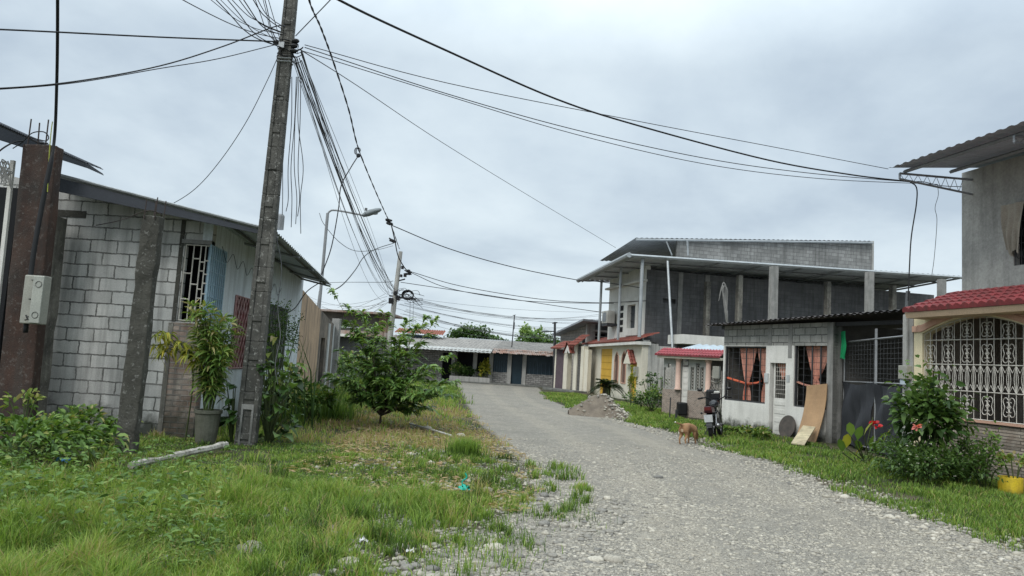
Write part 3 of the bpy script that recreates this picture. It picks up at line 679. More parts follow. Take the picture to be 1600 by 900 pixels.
# notices by the door
tag(MB().fbox(FB, FB.u(1195, 592), FB.u(1201, 592), FB.uv(1197, 598)[1], FB.uv(1197, 583)[1], .0, .03).build('meter_box', m_sheetw, None, bev=.01), 'small white electricity box on the wall left of the white door', 'meter box')
tag(MB().fbox(FB, FB.u(1229, 592), FB.u(1234, 592), FB.uv(1231, 597)[1], FB.uv(1231, 586)[1], .001, .012).build('notice_plate', m_sheetw, None), 'small white plate on the wall right of the white door', 'plate')
# ---------------------------------------------------------------- tarpaulin gate between house B and house A
pg0 = FB.pt(uc, 0, -.36); pg1 = FA.pt(0, 0, -.1); FG = Fac(pg0, pg1); LG = FG.L
gt = thing('tarpaulin_gate', 'wire mesh yard gate covered below with black tarpaulin', 'gate', pg0)
zg0, zg1 = FG.uv(1350, 598)[1], FG.uv(1350, 532)[1]; mid = FG.u(1369, 560)
fr = MB()
for z_ in (.1, zg0, zg1): fr.bar(FG.pt(.03, z_, 0), FG.pt(LG-.03, z_+.02, 0), .03)
for u in (.05, mid-.03, mid+.03, LG-.05): fr.bar(FG.pt(u, .08, 0), FG.pt(u, zg1+(.25 if abs(u-mid) < .1 else 0), 0), .032)
fr.build('gate_frame', m_zinc, gt)
ms = MB()
for k in range(1, 20): u = LG*k/20; ms.bar(FG.pt(u, zg0, -.01), FG.pt(u, zg1, -.01), .004)
for k in range(1, 9): z_ = zg0+(zg1-zg0)*k/9; ms.bar(FG.pt(0.03, z_, -.01), FG.pt(LG-.03, z_, -.01), .004)
ms.build('wire_mesh', m_cableg, gt)
for ua, ub, sd_ in ((.06, mid-.06, 3), (mid+.07, LG-.06, 8)):
    t_m = MB(); nu, nz_ = 26, 22
    for j in range(nz_+1):
        f = j/nz_
        for i in range(nu+1):
            g_ = i/nu; sagz = .09*math.sin(math.pi*g_)**.6*(1-f)
            t_m.v.append(FG.pt(ua+(ub-ua)*g_+.02*math.sin(9*f+sd_), zg0+.03-sagz-(zg0-.05)*f, .06+.055*math.sin(g_*13+f*4+sd_)*(.3+f)+.03*math.sin(g_*29+7*f*g_)+.04*math.sin(f*9+g_*7+sd_)))
    for j in range(nz_):
        for i in range(nu): q_ = j*(nu+1)+i; t_m.f.append((q_, q_+1, q_+nu+2, q_+nu+1))
    t_m.build('tarpaulin', m_tarp, gt, smooth=True)
gc = rag('green_cloth', FG, FG.u(1321, 530), FG.uv(1325, 518)[1], .34, .66, .12, m_green, None, 2, .03, .35, 4)
tag(gc, 'bright green rag hanging from the top of the tarpaulin gate', 'cloth')
# dark yard behind the gate: rear wall, side
yb = thing('yard_wall', 'shadowed block wall at the back of the roofed yard behind the gate', 'wall', FG.pt(0, 0, -3.0))
fwall(MB(), FG, -.5, LG+.6, -.3, 3.0, [(LG*.35, LG*.85, .9, 1.7)], t0=-3.2, t1=-3.0).build('wall_panel', mat('brown_grey_yard_wall', (.34, .31, .27), (.24, .22, .19), sc=1.5, streak=.3), yb)
MB().fbox(FG, LG*.35, LG*.85, .9, 1.7, -3.19, -3.1).build('opening', m_void, yb)
gp = thing('concrete_post', 'plain grey concrete post between the tarpaulin gate and the cream house', 'post', FA.pt(-.1, 0, 0))
MB().fbox(FA, FA.u(1411, 600), uP0-.01, -.3, 3.08, -.28, .02).build('shaft', m_concl, gp, bev=.012)
mbx = thing('meter_box', 'grey electricity meter box on the concrete post beside the cream house', 'meter box', FA.pt(FA.u(1420, 580), 1.6, .02))
u_, z_ = FA.uv(1420, 583); MB().fbox(FA, u_-.13, u_+.12, z_-.13, z_+.15, .022, .15).build('case', m_meter, mbx, bev=.012)
MB().fbox(FA, u_-.11, u_+.05, z_-.24, z_-.135, .03, .12).build('window_pane', flat('bluish_meter_glass', (.45, .52, .58), .2), mbx)
MB().tube(cat([FA.pt(u_+.0, z_+.15, .06), FA.pt(u_+.02, 2.4, .05), FA.pt(u_-.0, 3.05, .05)]), .018, 6).build('conduit', m_conc, mbx)
# board and disc leaning on the wall
def ground_on(p): return Vector((p.x, p.y, H1(p.x, p.y)))
pb0 = g3(1276, 695); 
bb = MB(); q0_, q1_ = FB.u(1266, 560), FB.u(1296, 560); top_z = FB.uv(1285, 604)[1]
nn = 12
for j in range(nn+1):
    f = j/nn; tt = .36*(1-f)**1.9 + .07; z = .02+(top_z-.02)*f
    for t2 in (tt, tt+.018): bb.v += [FB.pt(q0_-.02, z, t2), FB.pt(q1_+.02, z+.07*f+.02*math.sin(7*f), t2)]
for j in range(nn):
    b = j*4
    bb.f += [(b+2, b+3, b+7, b+6), (b, b+4, b+5, b+1), (b, b+2, b+6, b+4), (b+1, b+5, b+7, b+3)]
bb.f += [(0, 1, 3, 2), (nn*4, nn*4+2, nn*4+3, nn*4+1)]
tag(bb.build('plywood_sheet', m_ply), 'bowed tan plywood sheet leaning upright against the house pillar', 'board')
bb = MB(); a = g3(1236, 697, .05); b = FB.pt(FB.u(1278, 672), .40, .50); sdv = Vector((.20, -.30, .0)); up = Vector((0, 0, .03))
bb.hexa([a, a+sdv, b+sdv, b, a+up, a+sdv+up, b+sdv+up, b+up])
tag(bb.build('yellow_board', m_plyl, bev=.004), 'short pale yellow board lying slanted against the tan plywood', 'board')
u_ = FB.u(1235, 660); dk = MB(); P_ = []
for k in range(28): q = 2*math.pi*k/28; P_.append(FB.pt(u_+.30*math.cos(q), .30+.31*math.sin(q), .09-.06*math.sin(q)))
dk.prism(P_, FB.n*.04); tag(dk.build('round_slab', mat('dark_round_stone', (.10, .085, .075), (.06, .055, .05), sc=6), bev=.008), 'dark round slab leaning on the wall beside the white door', 'slab')

# ---------------------------------------------------------------- wall D: mosaic front wall with rose tile coping
FDw = Fac(G(1034, 650), G(1105, 657)); LD = FDw.L
wd = thing('front_wall', 'grey garden wall with brown mosaic base, slotted panels and rose red tile coping', 'wall', FDw.pt(0, 0))
uE = FDw.u(1127, 600)
dA = FDw.u(1063, 630), FDw.u(1074, 630); zW = FDw.uv(1050, 608)[1]; zT = FDw.uv(1050, 560)[1]
mb = MB(); fwall(mb, FDw, 0, LD+.02, -.3, zW, [(dA[0], dA[1], .03, 3)], t0=-.2, t1=.03); mb.build('mosaic_base', m_stonet, wd)
slots = []
for x in (1040.5, 1046, 1051.5, 1082, 1090, 1097):
    u = FDw.u(x, 580); zz1 = FDw.uv(x, 574 if x not in (1046, 1090) else 568)[1]; slots.append((u-.07, u+.07, zW+.03, zz1))
mb = MB(); fwall(mb, FDw, 0, LD+.02, zW, zT, [(dA[0], dA[1], 0, 3), *slots], t0=-.12); mb.build('upper_panel', mat('grey_green_render', (.37, .38, .35), (.31, .32, .30), sc=2, streak=.2), wd)
for s_ in slots:
    g = MB(); zc = s_[2]+.06
    while zc < s_[3]-.03:
        g.tube(cat([FDw.pt((s_[0]+s_[1])/2+.05*math.cos(q), zc+.05*math.sin(q), -.05) for q in [i*math.pi/3 for i in range(7)]], 1), .01, 4); zc += .11
    g.build('slot_grille', m_wsteel, wd)
mb = MB().quad(FDw.pt(-.1, -.1, -1.4), FDw.pt(uE, -.1, -1.4), FDw.pt(uE, 2.3, -1.4), FDw.pt(-.1, 2.3, -1.4)); mb.build('inner_wall', m_dim, wd)
for x in (1060.5, 1107.5):
    u = FDw.u(x, 590); MB().lathe(FDw.pt(u, zW, .06), [(.12, 0), (.12, .05), (.095, .07), (.09, zT-zW-.1), (.12, zT-zW-.05), (.12, zT-zW)], 14).build('column', m_ppink, wd, smooth=True)
dr_ = MB().fbox(FDw, dA[0]+.01, dA[1]-.01, .25, zT-.28, -.1, -.06)
for k in range(8): dr_.fbox(FDw, dA[0]+.05, dA[1]-.05, .33+k*.22, .46+k*.22, -.06, -.045)
dr_.build('door', m_white, wd)
g = MB(); u0 = LD+.06; u1 = uE-.02
for k in range(8):
    u = u0+(u1-u0)*k/7; g.bar(FDw.pt(u, .1, -.05), FDw.pt(u, zT-.25-.1*abs(k-3.5)/3.5, -.05), .016)
for z_ in (.12, .9, zT-.75): g.bar(FDw.pt(u0, z_, -.05), FDw.pt(u1, z_, -.05), .02)
for z_ in (zT-.55, zT-.7): g.tube(cat([FDw.pt(u0, z_, -.03), FDw.pt((u0+u1)/2, z_-.06, -.03), FDw.pt(u1, z_+.03, -.03)]), .016, 5)
for k in range(4):
    for z_ in (.5, 1.2): g.tube(cat([FDw.pt(u0+.1+(u1-u0)*k/4+.05*math.cos(q), z_+.1*math.sin(q), -.05) for q in [i*math.pi/3 for i in range(7)]], 1), .008, 4)
g.build('scrolled_gate', m_wsteel, wd)
MB().fbox(FDw, -.15, uE+.05, zT, zT+.09, -.25, .28).build('lintel', m_creamc, wd, bev=.01)
MB().tiles(FDw.pt(-.2, zT+.11, .36), FDw.pt(uE+.05, zT+.11, .36), FDw.pt(-.2, zT+.36, -.35), 22, 3, .04, .02).build('tile_coping', m_tilep, wd)
tag(MB().sheet(FDw.pt(.2, zT+.30, -.55), FDw.pt(uE+.3, zT+.25, -.55), FDw.pt(.2, zT+.62, -2.6), 8, .05, 1).build('carport_roof', mat('pale_blue_roof_sheet', (.42, .48, .52), (.34, .40, .45), sc=2, rough=.6), None), 'pale blue corrugated carport roof behind the mosaic garden wall', 'carport roof')
tag(MB().fbox(FDw, -.14, -.04, 1.0, 1.3, .0, .12).build('meter_box', m_meter, None, bev=.01), 'small grey meter box at the far end of the mosaic garden wall', 'meter box')
tag(MB().fbox(FDw, uE-.25, uE-.02, zT-.62, zT-.2, .05, .2).build('meter_box', m_meter, None, bev=.01), 'white meter box above the scrolled gate beside the motorcycle', 'meter box')

# ---------------------------------------------------------------- house C: cream front with yellow doors
FC = Fac(G(918, 613.5), G(1000, 630.5)); LC = FC.L
hC = thing('garden_wall', 'pale cream front wall with ochre doors, two pointed windows and red tile coping', 'wall', FC.pt(0, 0))
zt = FC.uv(960, 541)[1]
gd = (FC.u(938, 580), FC.u(955.5, 580), 0.0, FC.uv(947, 545)[1]); d2 = (FC.u(985, 600), FC.u(994, 600), 0., FC.uv(990, 566)[1])
pw = [(FC.u(960, 580), FC.u(966.5, 580), FC.uv(963, 598)[1], FC.uv(963, 550)[1]), (FC.u(971, 580), FC.u(978, 580), FC.uv(974, 599)[1], FC.uv(974, 549)[1])]
mb = MB(); fwall(mb, FC, 0, LC, -.3, zt, [gd, d2, *pw], t0=-.3); mb.build('rendered_wall', m_creamc, hC)
MB().fbox(FC, gd[0], gd[1], 0, gd[3], -.12, -.05).build('garage_door', m_yellow, hC)
g = MB()
for k in range(1, 7): z_ = gd[3]*k/7; g.fbox(FC, gd[0]+.03, gd[1]-.03, z_-.015, z_+.015, -.048, -.035)
g.build('door_rib', mat('ochre_rib', (.50, .29, .035)), hC)
MB().fbox(FC, d2[0], d2[1], 0, d2[3], -.10, -.04).build('door', m_yellow, hC)
for p_ in pw:
    a, b, z0, z1 = p_; c_ = (a+b)/2
    pts = [(a, z0), (b, z0), (b, z1-.5), (b-.12, z1-.2), (c_, z1), (a+.12, z1-.2), (a, z1-.5)]
    MB().prism([FC.pt(u, z, -.07) for u, z in pts], FC.n*.02).build('window_pane', mat('brown_window', (.16, .09, .07)), hC)
    ff = MB()
    for i in range(7): A2, B2 = pts[i], pts[(i+1) % 7]; ff.bar(FC.pt(A2[0], A2[1], .01), FC.pt(B2[0], B2[1], .01), .05)
    # spandrels above the pointed head
    ff.build('window_frame', m_salmon, hC)
    sp_ = MB().prism([FC.pt(u, z, -.2) for u, z in ((a-.001, z1-.5), (a+.12, z1-.2), (c_, z1), (c_, z1+.001), (a-.001, z1+.001))], FC.n*.199); sp_.prism([FC.pt(u, z, -.2) for u, z in ((b+.001, z1-.5), (b-.12, z1-.2), (c_, z1), (c_, z1+.001), (b+.001, z1+.001))], FC.n*.199); sp_.build('spandrel', m_creamc, hC)
MB().fbox(FC, -.3, LC+.1, zt, zt+.16, -.4, .4).build('cornice', m_white, hC)
MB().tiles(FC.pt(-.45, zt+.17, .42), FC.pt(LC+.15, zt+.17, .42), FC.pt(-.45, zt+.62, -.8), 40, 4, .05, .03).build('tile_coping', m_tileo, hC)
# small gabled hood above the second door
um = FC.u(988.5, 560); zh = FC.uv(988, 547)[1]
hd = MB(); hd.tiles(FC.pt(um-.7, zh-.7, .0), FC.pt(um-.7, zh-.7, .32), FC.pt(um, zh, .0), 2, 4, .04, .03); hd.tiles(FC.pt(um+.7, zh-.7, 0), FC.pt(um+.7, zh-.7, .32), FC.pt(um, zh, 0), 2, 4, .04, .03)
hd.build('door_hood', m_tileo, hC)
MB().prism([FC.pt(um-.62, zh-.7, .27), FC.pt(um+.62, zh-.7, .27), FC.pt(um, zh-.08, .27)], FC.n*.03).build('hood_gable', m_creamc, hC)
MB().prism([FC.pt(u, z, .0) for u, z in ((-.15, -.2), (.45, -.2), (.45, zt), (-.15, zt))], FC.n*.12).build('pilaster', m_creamc, hC)
tag(MB().fbox(FC, FC.u(995.5, 575), FC.u(998, 575), 1.25, 1.75, .0, .2).build('meter_box', m_meter, None), 'grey meter box right of the small ochre door', 'meter box')
# stained side wall
pc = FC.pt(LC, 0); cd = Vector((1, .209, 0)).normalized(); FS = Fac(pc+cd*.02, pc+cd*6); 
def stp(u):
    a = FS.u(1014, 560); b = FS.u(1028, 560)
    return FS.uv(1000, 528)[1] if u < a else FS.uv(1016, 537)[1] if u < b else FS.uv(1016, 537)[1]-.25
sw = MB(); a_, b_ = FS.u(1014, 560), FS.u(1028, 560)
for (x0, x1, zt_) in ((0, a_, FS.uv(1002, 531)[1]), (a_, b_, FS.uv(1020, 537)[1]), (b_, 6, FS.uv(1020, 540)[1])): sw.fbox(FS, x0, x1, -.3, zt_, -.18, 0)
sw.quad(FS.pt(a_, FS.uv(1002, 531)[1], -.18), FS.pt(a_, FS.uv(1002, 531)[1], 0), FS.pt(a_+.4, FS.uv(1020, 537)[1], 0), FS.pt(a_+.4, FS.uv(1020, 537)[1], -.18))
tag(sw.build('side_wall', m_whited), 'mould stained white side wall behind the mosaic garden wall', 'wall')

# ---------------------------------------------------------------- wall E: arched portico and purple gate
FEw = Fac(G(867, 609.5), G(917, 615.5)); LE_ = FEw.L
hE = thing('garden_wall', 'cream portico wall with purple gate, gabled archway and dark stone strip', 'wall', FEw.pt(0, 0))
Ux = lambda x: FEw.u(x, 580); Zx = lambda x, y: FEw.uv(x, y)[1]
MB().fbox(FEw, Ux(868), Ux(880), 0, Zx(875, 546), -.08, 0).build('purple_gate', mat('purple_brown_gate', (.115, .085, .095), (.085, .065, .075), sc=3), hE)
for x0, x1, y in ((866, 868.3, 545), (880, 883.5, 546), (883.5, 887, 548), (896.5, 901.5, 536), (907.5, 912, 541), (912, 918, 546)): MB().fbox(FEw, Ux(x0), Ux(x1), -.2, Zx(x0, y), -.25, .05 if x0 in (883.5, 896.5, 907.5) else 0).build('pilaster', m_creamc, hE)
MB().fbox(FEw, Ux(887), Ux(896.5), -.1, Zx(891, 553), -.6, -.5).build('arch_recess', m_cream, hE)
MB().fbox(FEw, Ux(901.5), Ux(907.5), -.1, Zx(904, 538), -.12, -.02).build('stone_strip', mat('dark_split_stone', (.14, .13, .12), (.08, .075, .07), sc=9, bump=.8, brick=(.3,.1,.02,.4)), hE)
gb = MB(); a, b = Ux(886.5), Ux(897.5); c_ = (a+b)/2; z1 = Zx(892, 537); z0 = Zx(892, 552)
gb.prism([FEw.pt(a, z0, 0), FEw.pt(a+.3, z0, 0), FEw.pt(c_, z1-.45, 0), FEw.pt(b-.3, z0, 0), FEw.pt(b, z0, 0), FEw.pt(c_, z1, 0)], FEw.n*.3); gb.build('gable', m_white, hE)
gr_ = MB().tiles(FEw.pt(Ux(896), z1-.15, .5), FEw.pt(Ux(908), z1-.15, .5), FEw.pt(Ux(896), z1+.55, -.5), 7, 4, .06, .04); gr_.tiles(FEw.pt(Ux(867), Zx(875, 545), .4), FEw.pt(Ux(884), Zx(875, 545), .4), FEw.pt(Ux(867), Zx(875, 545)+.5, -.6), 12, 3, .05, .03)
gr_.tiles(FEw.pt(a, z0, .4), FEw.pt(a, z0, -.3), FEw.pt(c_, z1+.12, .4), 3, 3, .04, .02); gr_.tiles(FEw.pt(b, z0, .4), FEw.pt(b, z0, -.3), FEw.pt(c_, z1+.12, .4), 3, 3, .04, .02)
gr_.build('tiled_hood', m_tileo, hE)
MB().fbox(FEw, 0, LE_, -.1, .14, 0, .9).build('step', m_conc, hE)

# ---------------------------------------------------------------- house F: grey block house behind the portico
p1 = at(921, 560, 46.5); p0 = at(874, 560, 53.0); FF = Fac(p0, p1)
hF = thing('house', 'small grey block house with dark flat roof behind the cream portico wall', 'house', (p0.x, p0.y, 0))
zf = at(921, 504, 46.5).z
mb = MB(); fwall(mb, FF, 0, FF.L, 0, lambda u: zf-.45*(1-u/FF.L), t0=-.2); mb.build('street_wall', mat('grey_beige_block', (.36, .33, .29), (.28, .26, .23), sc=2, brick=(.4,.2,.015,.15), streak=.3), hF)
for k in range(3): MB().fbox(FF, FF.L*(.45+.17*k), FF.L*(.45+.17*k)+.3, zf-1.3, zf-1.1, -.01, .012).build('vent_opening', m_void, hF)
MB().fbox(FF, FF.L-1.6, FF.L-.9, zf-1.9, zf-.9, -.01, .012).build('window', m_void, hF)
FF2 = Fac(p1, p1+cd*8); wv = FF2.rect(930, 521, 947, 531)
mb = MB(); fwall(mb, FF2, 0, 4.2, 0, zf, [wv], t0=-.2); mb.build('side_wall', m_blockd, hF)
MB().fbox(FF2, -.25, .28, 0, zf+.02, -.25, .03).build('corner_column', m_concl, hF)
mb = MB(); mb.fbox(FF2, wv[0], wv[1], wv[2], wv[3], -.19, -.15); mb.build('window', m_void, hF)
mb = MB(); mb.fbox(FF2, wv[0]-.2, wv[1]+.2, wv[3]+.1, wv[3]+.22, 0, .3); mb.fbox(FF2, wv[0], wv[1], (wv[2]+wv[3])/2-.03, (wv[2]+wv[3])/2+.03, -.14, -.05); mb.build('window_ledge', m_concl, hF)
t0_ = at(862, 524, 53.5); t1_ = at(911, 501, 45.2); t2_ = at(955, 506, 46.2)
v_ = t2_-t1_
mb = MB(); mb.prism([t0_, t1_, t2_, t0_+v_], Vector((0, 0, .12))); mb.build('roof', m_zincd, hF)

# ---------------------------------------------------------------- building M: two storeys under a large steel canopy
m0 = Vector((6.8, 37.3, 0)); FM = Fac(m0, m0+cd*18); FM2 = Fac(m0+Vector((-1.15, 5.3, 0)), m0)
hM = thing('unfinished_building', 'large unfinished block building with open upper floor under a wide steel canopy', 'building', m0)
mb = MB(); fwall(mb, FM, 0, 17, -.3, 6.7, [FM.rect(1036, 466, 1056, 475)], t0=-.2); mb.quad(*[FM.pt(u, z, -.3) for u, z in ((0,0),(17,0),(17,6.7),(0,6.7))]); mb.build('block_wall', m_blockd, hM)
for x in (1062, 1104): u = FM.u(x, 480); MB().fbox(FM, u-.12, u+.12, 0, 6.7, 0, .04).build('wall_column', m_conc, hM)
wv = FM2.rect(984, 478, 994.5, 512)
zc = at(985, 400, 37).z
mb = MB(); fwall(mb, FM2, 0, FM2.L-.0, 0, 7.2, [wv], t0=-.2, t1=.0); mb.build('white_front', m_white, hM)
fr = MB(); a, b, c_, d_ = wv
fr.fbox(FM2, a-.35, a-.02, c_-.4, d_+.4, 0, .12); fr.fbox(FM2, b+.02, b+.35, c_-.4, d_+.4, 0, .12); fr.fbox(FM2, a-.02, b+.02, d_+.02, d_+.4, 0, .12); fr.fbox(FM2, a-.02, b+.02, c_-.4, c_-.02, 0, .12)
wf = fr.build('window_frame', m_white, hM); MB().fbox(FM2, a, b, c_, d_, -.15, -.1).build('pane', m_glass, wf)
mu = MB(); 
for k in (1, 2): mu.fbox(FM2, a, b, c_+(d_-c_)*k/3-.02, c_+(d_-c_)*k/3+.02, -.1, -.07)
mu.build('mullion', m_steel, wf)
for k in range(4): z_ = FM2.uv(970, 482+k*11)[1]; MB().fbox(FM2, FM2.u(966, 490), FM2.u(974, 490), z_-.14, z_+.14, .0, .012).build('vent_slot', m_void, hM)
mb = MB(); mb.fbox(FM2, -.1, FM2.L+.15, FM2.uv(985, 446)[1], FM2.uv(985, 443)[1], 0, .25); mb.fbox(FM2, FM2.L-.55, FM2.L, 3, 6.9, .0, .1); mb.build('ledge', m_white, hM)
# canopy
c0 = at(985, 397, 34.5); c1 = at(905, 437, 42.8); c2 = at(1505, 432, 34.5+.209*16.3)
n_up = Vector((0, 0, 1)); dn = Vector((0, 0, -.1))
MB().sheet(c0, c2, c1, 60, .03, 1, trap=True).build('canopy_roof', m_slate, hM)
fL, fR = c1-c0, c2-c0
for k in range(9): a = c0+fR*(k/8*.98+.01)-Vector((0,0,.1)); MB().bar(a, a+fL, .07).build('canopy_rafter', m_zincl, hM)
for k in range(6): a = c0+fL*(k/5*.96+.02)-Vector((0,0,.04)); MB().bar(a, a+fR, .045).build('canopy_purlin', m_zinc, hM)
gu = MB(); gu.tube([c0+Vector((-.05, -.05, -.05)), c1+Vector((-.05, 0, -.05))], .13, 8); gu.build('gutter', m_zincl, hM)
gu = MB(); gu.bar(c0+dn*.6, c2+dn*.6, .11); gu.build('edge_beam', m_zincl, hM)
def upost(x, ytop, ybot, Y, r=.05):
    a = at(x, ytop, Y); b = at(x, ybot, Y); return (a, Vector((a.x, a.y, b.z)))
for (x, y0, y1, Y, r) in ((940, 437, 533, 41.2, .07), (970.5, 418, 531, 38.0, .07), (1004, 403, 527, 34.9, .085)):
    a, b = upost(x, y0, y1, Y); MB().tube([a, b], r, 8).build('canopy_post', m_zincl, hM)
a = at(1043, 408, 34.8); b = at(1051, 548, 33.6); MB().tube([a, b], .055, 8).build('canopy_post', m_zincl, hM)
# slab, columns
sA = at(1067, 522, 33.0); sdir = cd
FSl = Fac(sA, sA+cd*18); zs_ = sA.z
MB().fbox(FSl, 0, 17, zs_-.42, zs_, -1.6, 0).build('balcony_slab', m_white, hM)
mb = MB().fbox(FSl, .2, 17, -.2, zs_-.43, -1.2, -1.0); mb.build('ground_floor_wall', m_blockd, hM)
for x, ytop, wpx, t in ((1212, 416, 11, -.25), (1362, 424, 10.5, -.25), (1475, 436, 10, -.25), (1158, 430, 8, -2.6), (1296, 440, 7.5, -2.6), (1398, 446, 8, -2.6), (1108, 440, 8, -3.4)):
    u, zt_ = FSl.uv(x, ytop, t); wv_ = wpx*33/1155; zt_ = min(zt_, 6.95)
    MB().fbox(FSl, u-wv_/2, u+wv_/2, zs_, zt_, t-.3, t).build('column', m_conc if t > -1 else m_pier, hM)
# third storey gable wall and roof
g0 = at(1058, 400, 39.2); FT = Fac(g0, g0+cd*12); uT = FT.u(1362, 400); zT0 = FT.uv(1060, 375)[1]; zT1 = FT.uv(1361, 379)[1]
mb = MB(); fwall(mb, FT, 0, uT, 6.6, lambda u: zT0+(zT1-zT0)*u/uT, t0=-.2)
mb.build('gable_wall', mat('weathered_block_gable', (.26, .26, .25), (.16, .16, .155), sc=.6, brick=(.4,.2,.014,.2), streak=.45, bump=.6), hM)
r0 = at(994, 372, 38.6); r1 = at(937, 408, 47.5); r2 = at(1364, 377, 38.6+.209*13.4)
MB().sheet(r0, r2, r1, 50, .03, 1, trap=True).build('upper_roof', m_zincd, hM)
MB().bar(r0-Vector((0,0,.08)), r2-Vector((0,0,.08)), .08).build('upper_roof_edge', m_zincl, hM)
mb = MB(); a = FT.pt(.0, zT0-.1, .02)
mb.bar(r0.lerp(r2, .12)-Vector((0,0,.15)), at(1050, 399, 39), .05); mb.bar(at(1074, 376, 38.9), at(1075, 399, 38.9), .07)
mb.build('roof_brace', m_zincl, hM)
MB().fbox(FT, uT, uT+.12, 6.6, zT1+.1, -.2, .03).build('gable_edge', m_concl, hM)
# air conditioner
u_, z_ = FM2.uv(957, 497); ac = thing('air_conditioner', 'white air conditioner unit on the upper white wall beneath the canopy', 'air conditioner', FM2.pt(u_, z_, .1))
MB().fbox(FM2, u_-.1, u_+.8, z_-.35, z_+.35, .15, .6).build('casing', m_white, ac, bev=.02)
F_ = MB().lathe((0,0,0), [(.26, 0), (.26, .02), (0, .02)], 16)
MB().fbox(FM2, u_+.1, u_+.6, z_-.25, z_+.25, .6, .62).build('fan_grille', m_zincd, ac)
MB().fbox(FM2, u_-.1, u_+.8, z_-.5, z_-.36, .0, .6).build('bracket', m_steel, ac)
# bundle of looped grey cables above house B
cb = thing('cable_coil', 'tall looped bundle of pale grey cables rising above the curtained house roof', 'cable coil', at(1135, 505, 24.5))
mb = MB()
for k, (dx, hx, ye) in enumerate(((-1, 446, 470), (0, 441, 462), (1, 443, 500), (2, 447, 480))):
    mb.tube(cat([at(1136+dx, 508, 24.5+.02*k), at(1134+dx, 480, 24.5), at(1133+dx*2, hx+8, 24.5), at(1131+dx, hx, 24.5), at(1128+dx*.5, hx+6, 24.5), at((1124 if ye < 475 else 1133)+dx, ye, 24.5)], 6), .010, 5)
mb.build('cable_loop', m_conc, cb); MB().tube([at(1136, 520, 24.5), at(1136, 486, 24.5)], .035, 6).build('bracket', m_conc, cb)
# ================================================================ LEFT SIDE
YW = 12.6
cnr = at(317, 520, YW); FL1 = Fac((-9.7, YW, 0), (cnr.x, YW, 0)); L1 = FL1.L
FL2 = Fac((cnr.x, YW, 0), (cnr.x-.75, 21.0, 0)); L2 = FL2.L
hL = thing('house', 'low grey block house with corner window and bluish plaster street side under a sheet roof', 'house', (cnr.x, YW, 0))
zr = lambda x: at(x, 0, YW)
def rz(px, py): return at(px, py, YW).z
z88, z340 = rz(88, 292), rz(338, 352)
x88, x340 = at(88, 292, YW).x, at(338, 352, YW).x
topf = lambda u: z88 + (z340-z88)*((-9.7+u)-x88)/(x340-x88)
wA = (FL1.u(283, 440), FL1.u(320, 440), FL1.uv(295, 503)[1], FL1.uv(305, 381)[1])
mb = MB(); fwall(mb, FL1, 0, L1, -.3, topf, [(wA[0], L1+.01, wA[2], wA[3])], t0=-.16); mb.build('block_wall', m_block, hL)
MB().fbox(FL1, FL1.u(256, 620), L1+.01, -.3, wA[2]-.02, -.17, .02).build('brick_pier', m_brick, hL)
MB().fbox(FL1, wA[0]-.09, wA[0]-.02, wA[2]-.0, wA[3]+.4, -.05, .015).build('rough_joint', m_moss, hL); MB().fbox(FL1, FL1.u(260, 620)-.08, FL1.u(260, 620), -.3, wA[2]-.03, -.0, .032).build('rough_joint', m_pier, hL)
cs = MB(); cs.fbox(FL1, FL1.u(82, 330), FL1.u(135, 334), FL1.uv(100, 339)[1], FL1.uv(100, 328)[1], -.05, .012); cs.build('rough_joint', m_moss, hL)
MB().fbox(FL1, wA[0]-.05, L1-.0, wA[3], wA[3]+.07, -.14, .02).build('lintel', m_conc, hL)
wB = (-.01, FL2.u(351, 430), wA[2], wA[3])
w3 = (FL2.u(362, 520), FL2.u(392, 520), FL2.uv(370, 575)[1], FL2.uv(370, 462)[1])
w4 = (FL2.u(418, 520), FL2.u(445, 520), FL2.uv(430, 575)[1], FL2.uv(430, 478)[1])
t2 = lambda u: 4.2
mb = MB(); fwall(mb, FL2, 0, L2, -.3, 3.75, [wB, w3, w4], t0=-.16); mb.build('street_wall', m_bluew, hL)
# upper infill between wall head and roof (pale)
mb = MB()
for w_ in (w3, w4): MB().fbox(FL2, w_[0], w_[1], w_[2], w_[3], -.5, -.45).build('dark_backing', m_void, hL)
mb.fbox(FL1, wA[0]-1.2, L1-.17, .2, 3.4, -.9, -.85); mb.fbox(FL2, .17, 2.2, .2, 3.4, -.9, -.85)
mb.build('dark_backing', m_void, hL)  # flat black backing paints the unlit room behind the windows
MB().fbox(FL1, wA[0]+.03, L1-.35, wA[2], wA[2]+.35, -.5, -.4).build('stored_board', m_conc, hL)
g = MB(); W = L1-.04-wA[0]; Hh = wA[3]-wA[2]
for k, (f_) in enumerate((0, .33, .62, .82, 1.)): g.bar(FL1.pt(wA[0]+.02+W*f_, wA[2]+.02, -.01), FL1.pt(wA[0]+.02+W*f_, wA[3]-.02, -.01), .016)
for f0, f1_, hs in ((0, .33, (.0, .28, .62, 1.)), (.33, .62, (0., .16, .48, .82, 1.)), (.62, .82, (0., .3, .42, .66, .78, 1.)), (.82, 1., (0, .2, .36, .5, .62, .8, 1))):
    for h_ in hs: g.bar(FL1.pt(wA[0]+.02+W*f0, wA[2]+.02+(Hh-.04)*h_, -.01), FL1.pt(wA[0]+.02+W*f1_, wA[2]+.02+(Hh-.04)*h_, -.01), .016)
g.build('window_grille', m_wsteel, hL)
g = MB(); g.bar(FL2.pt(.015, wB[2], -.015), FL2.pt(.015, wB[3], -.015), .03); W = wB[1]-wB[0]
for k in range(9): g.bar(FL2.pt(wB[0]+W*k/8, wB[2], .0), FL2.pt(wB[0]+W*k/8, wB[3], .0), .02)
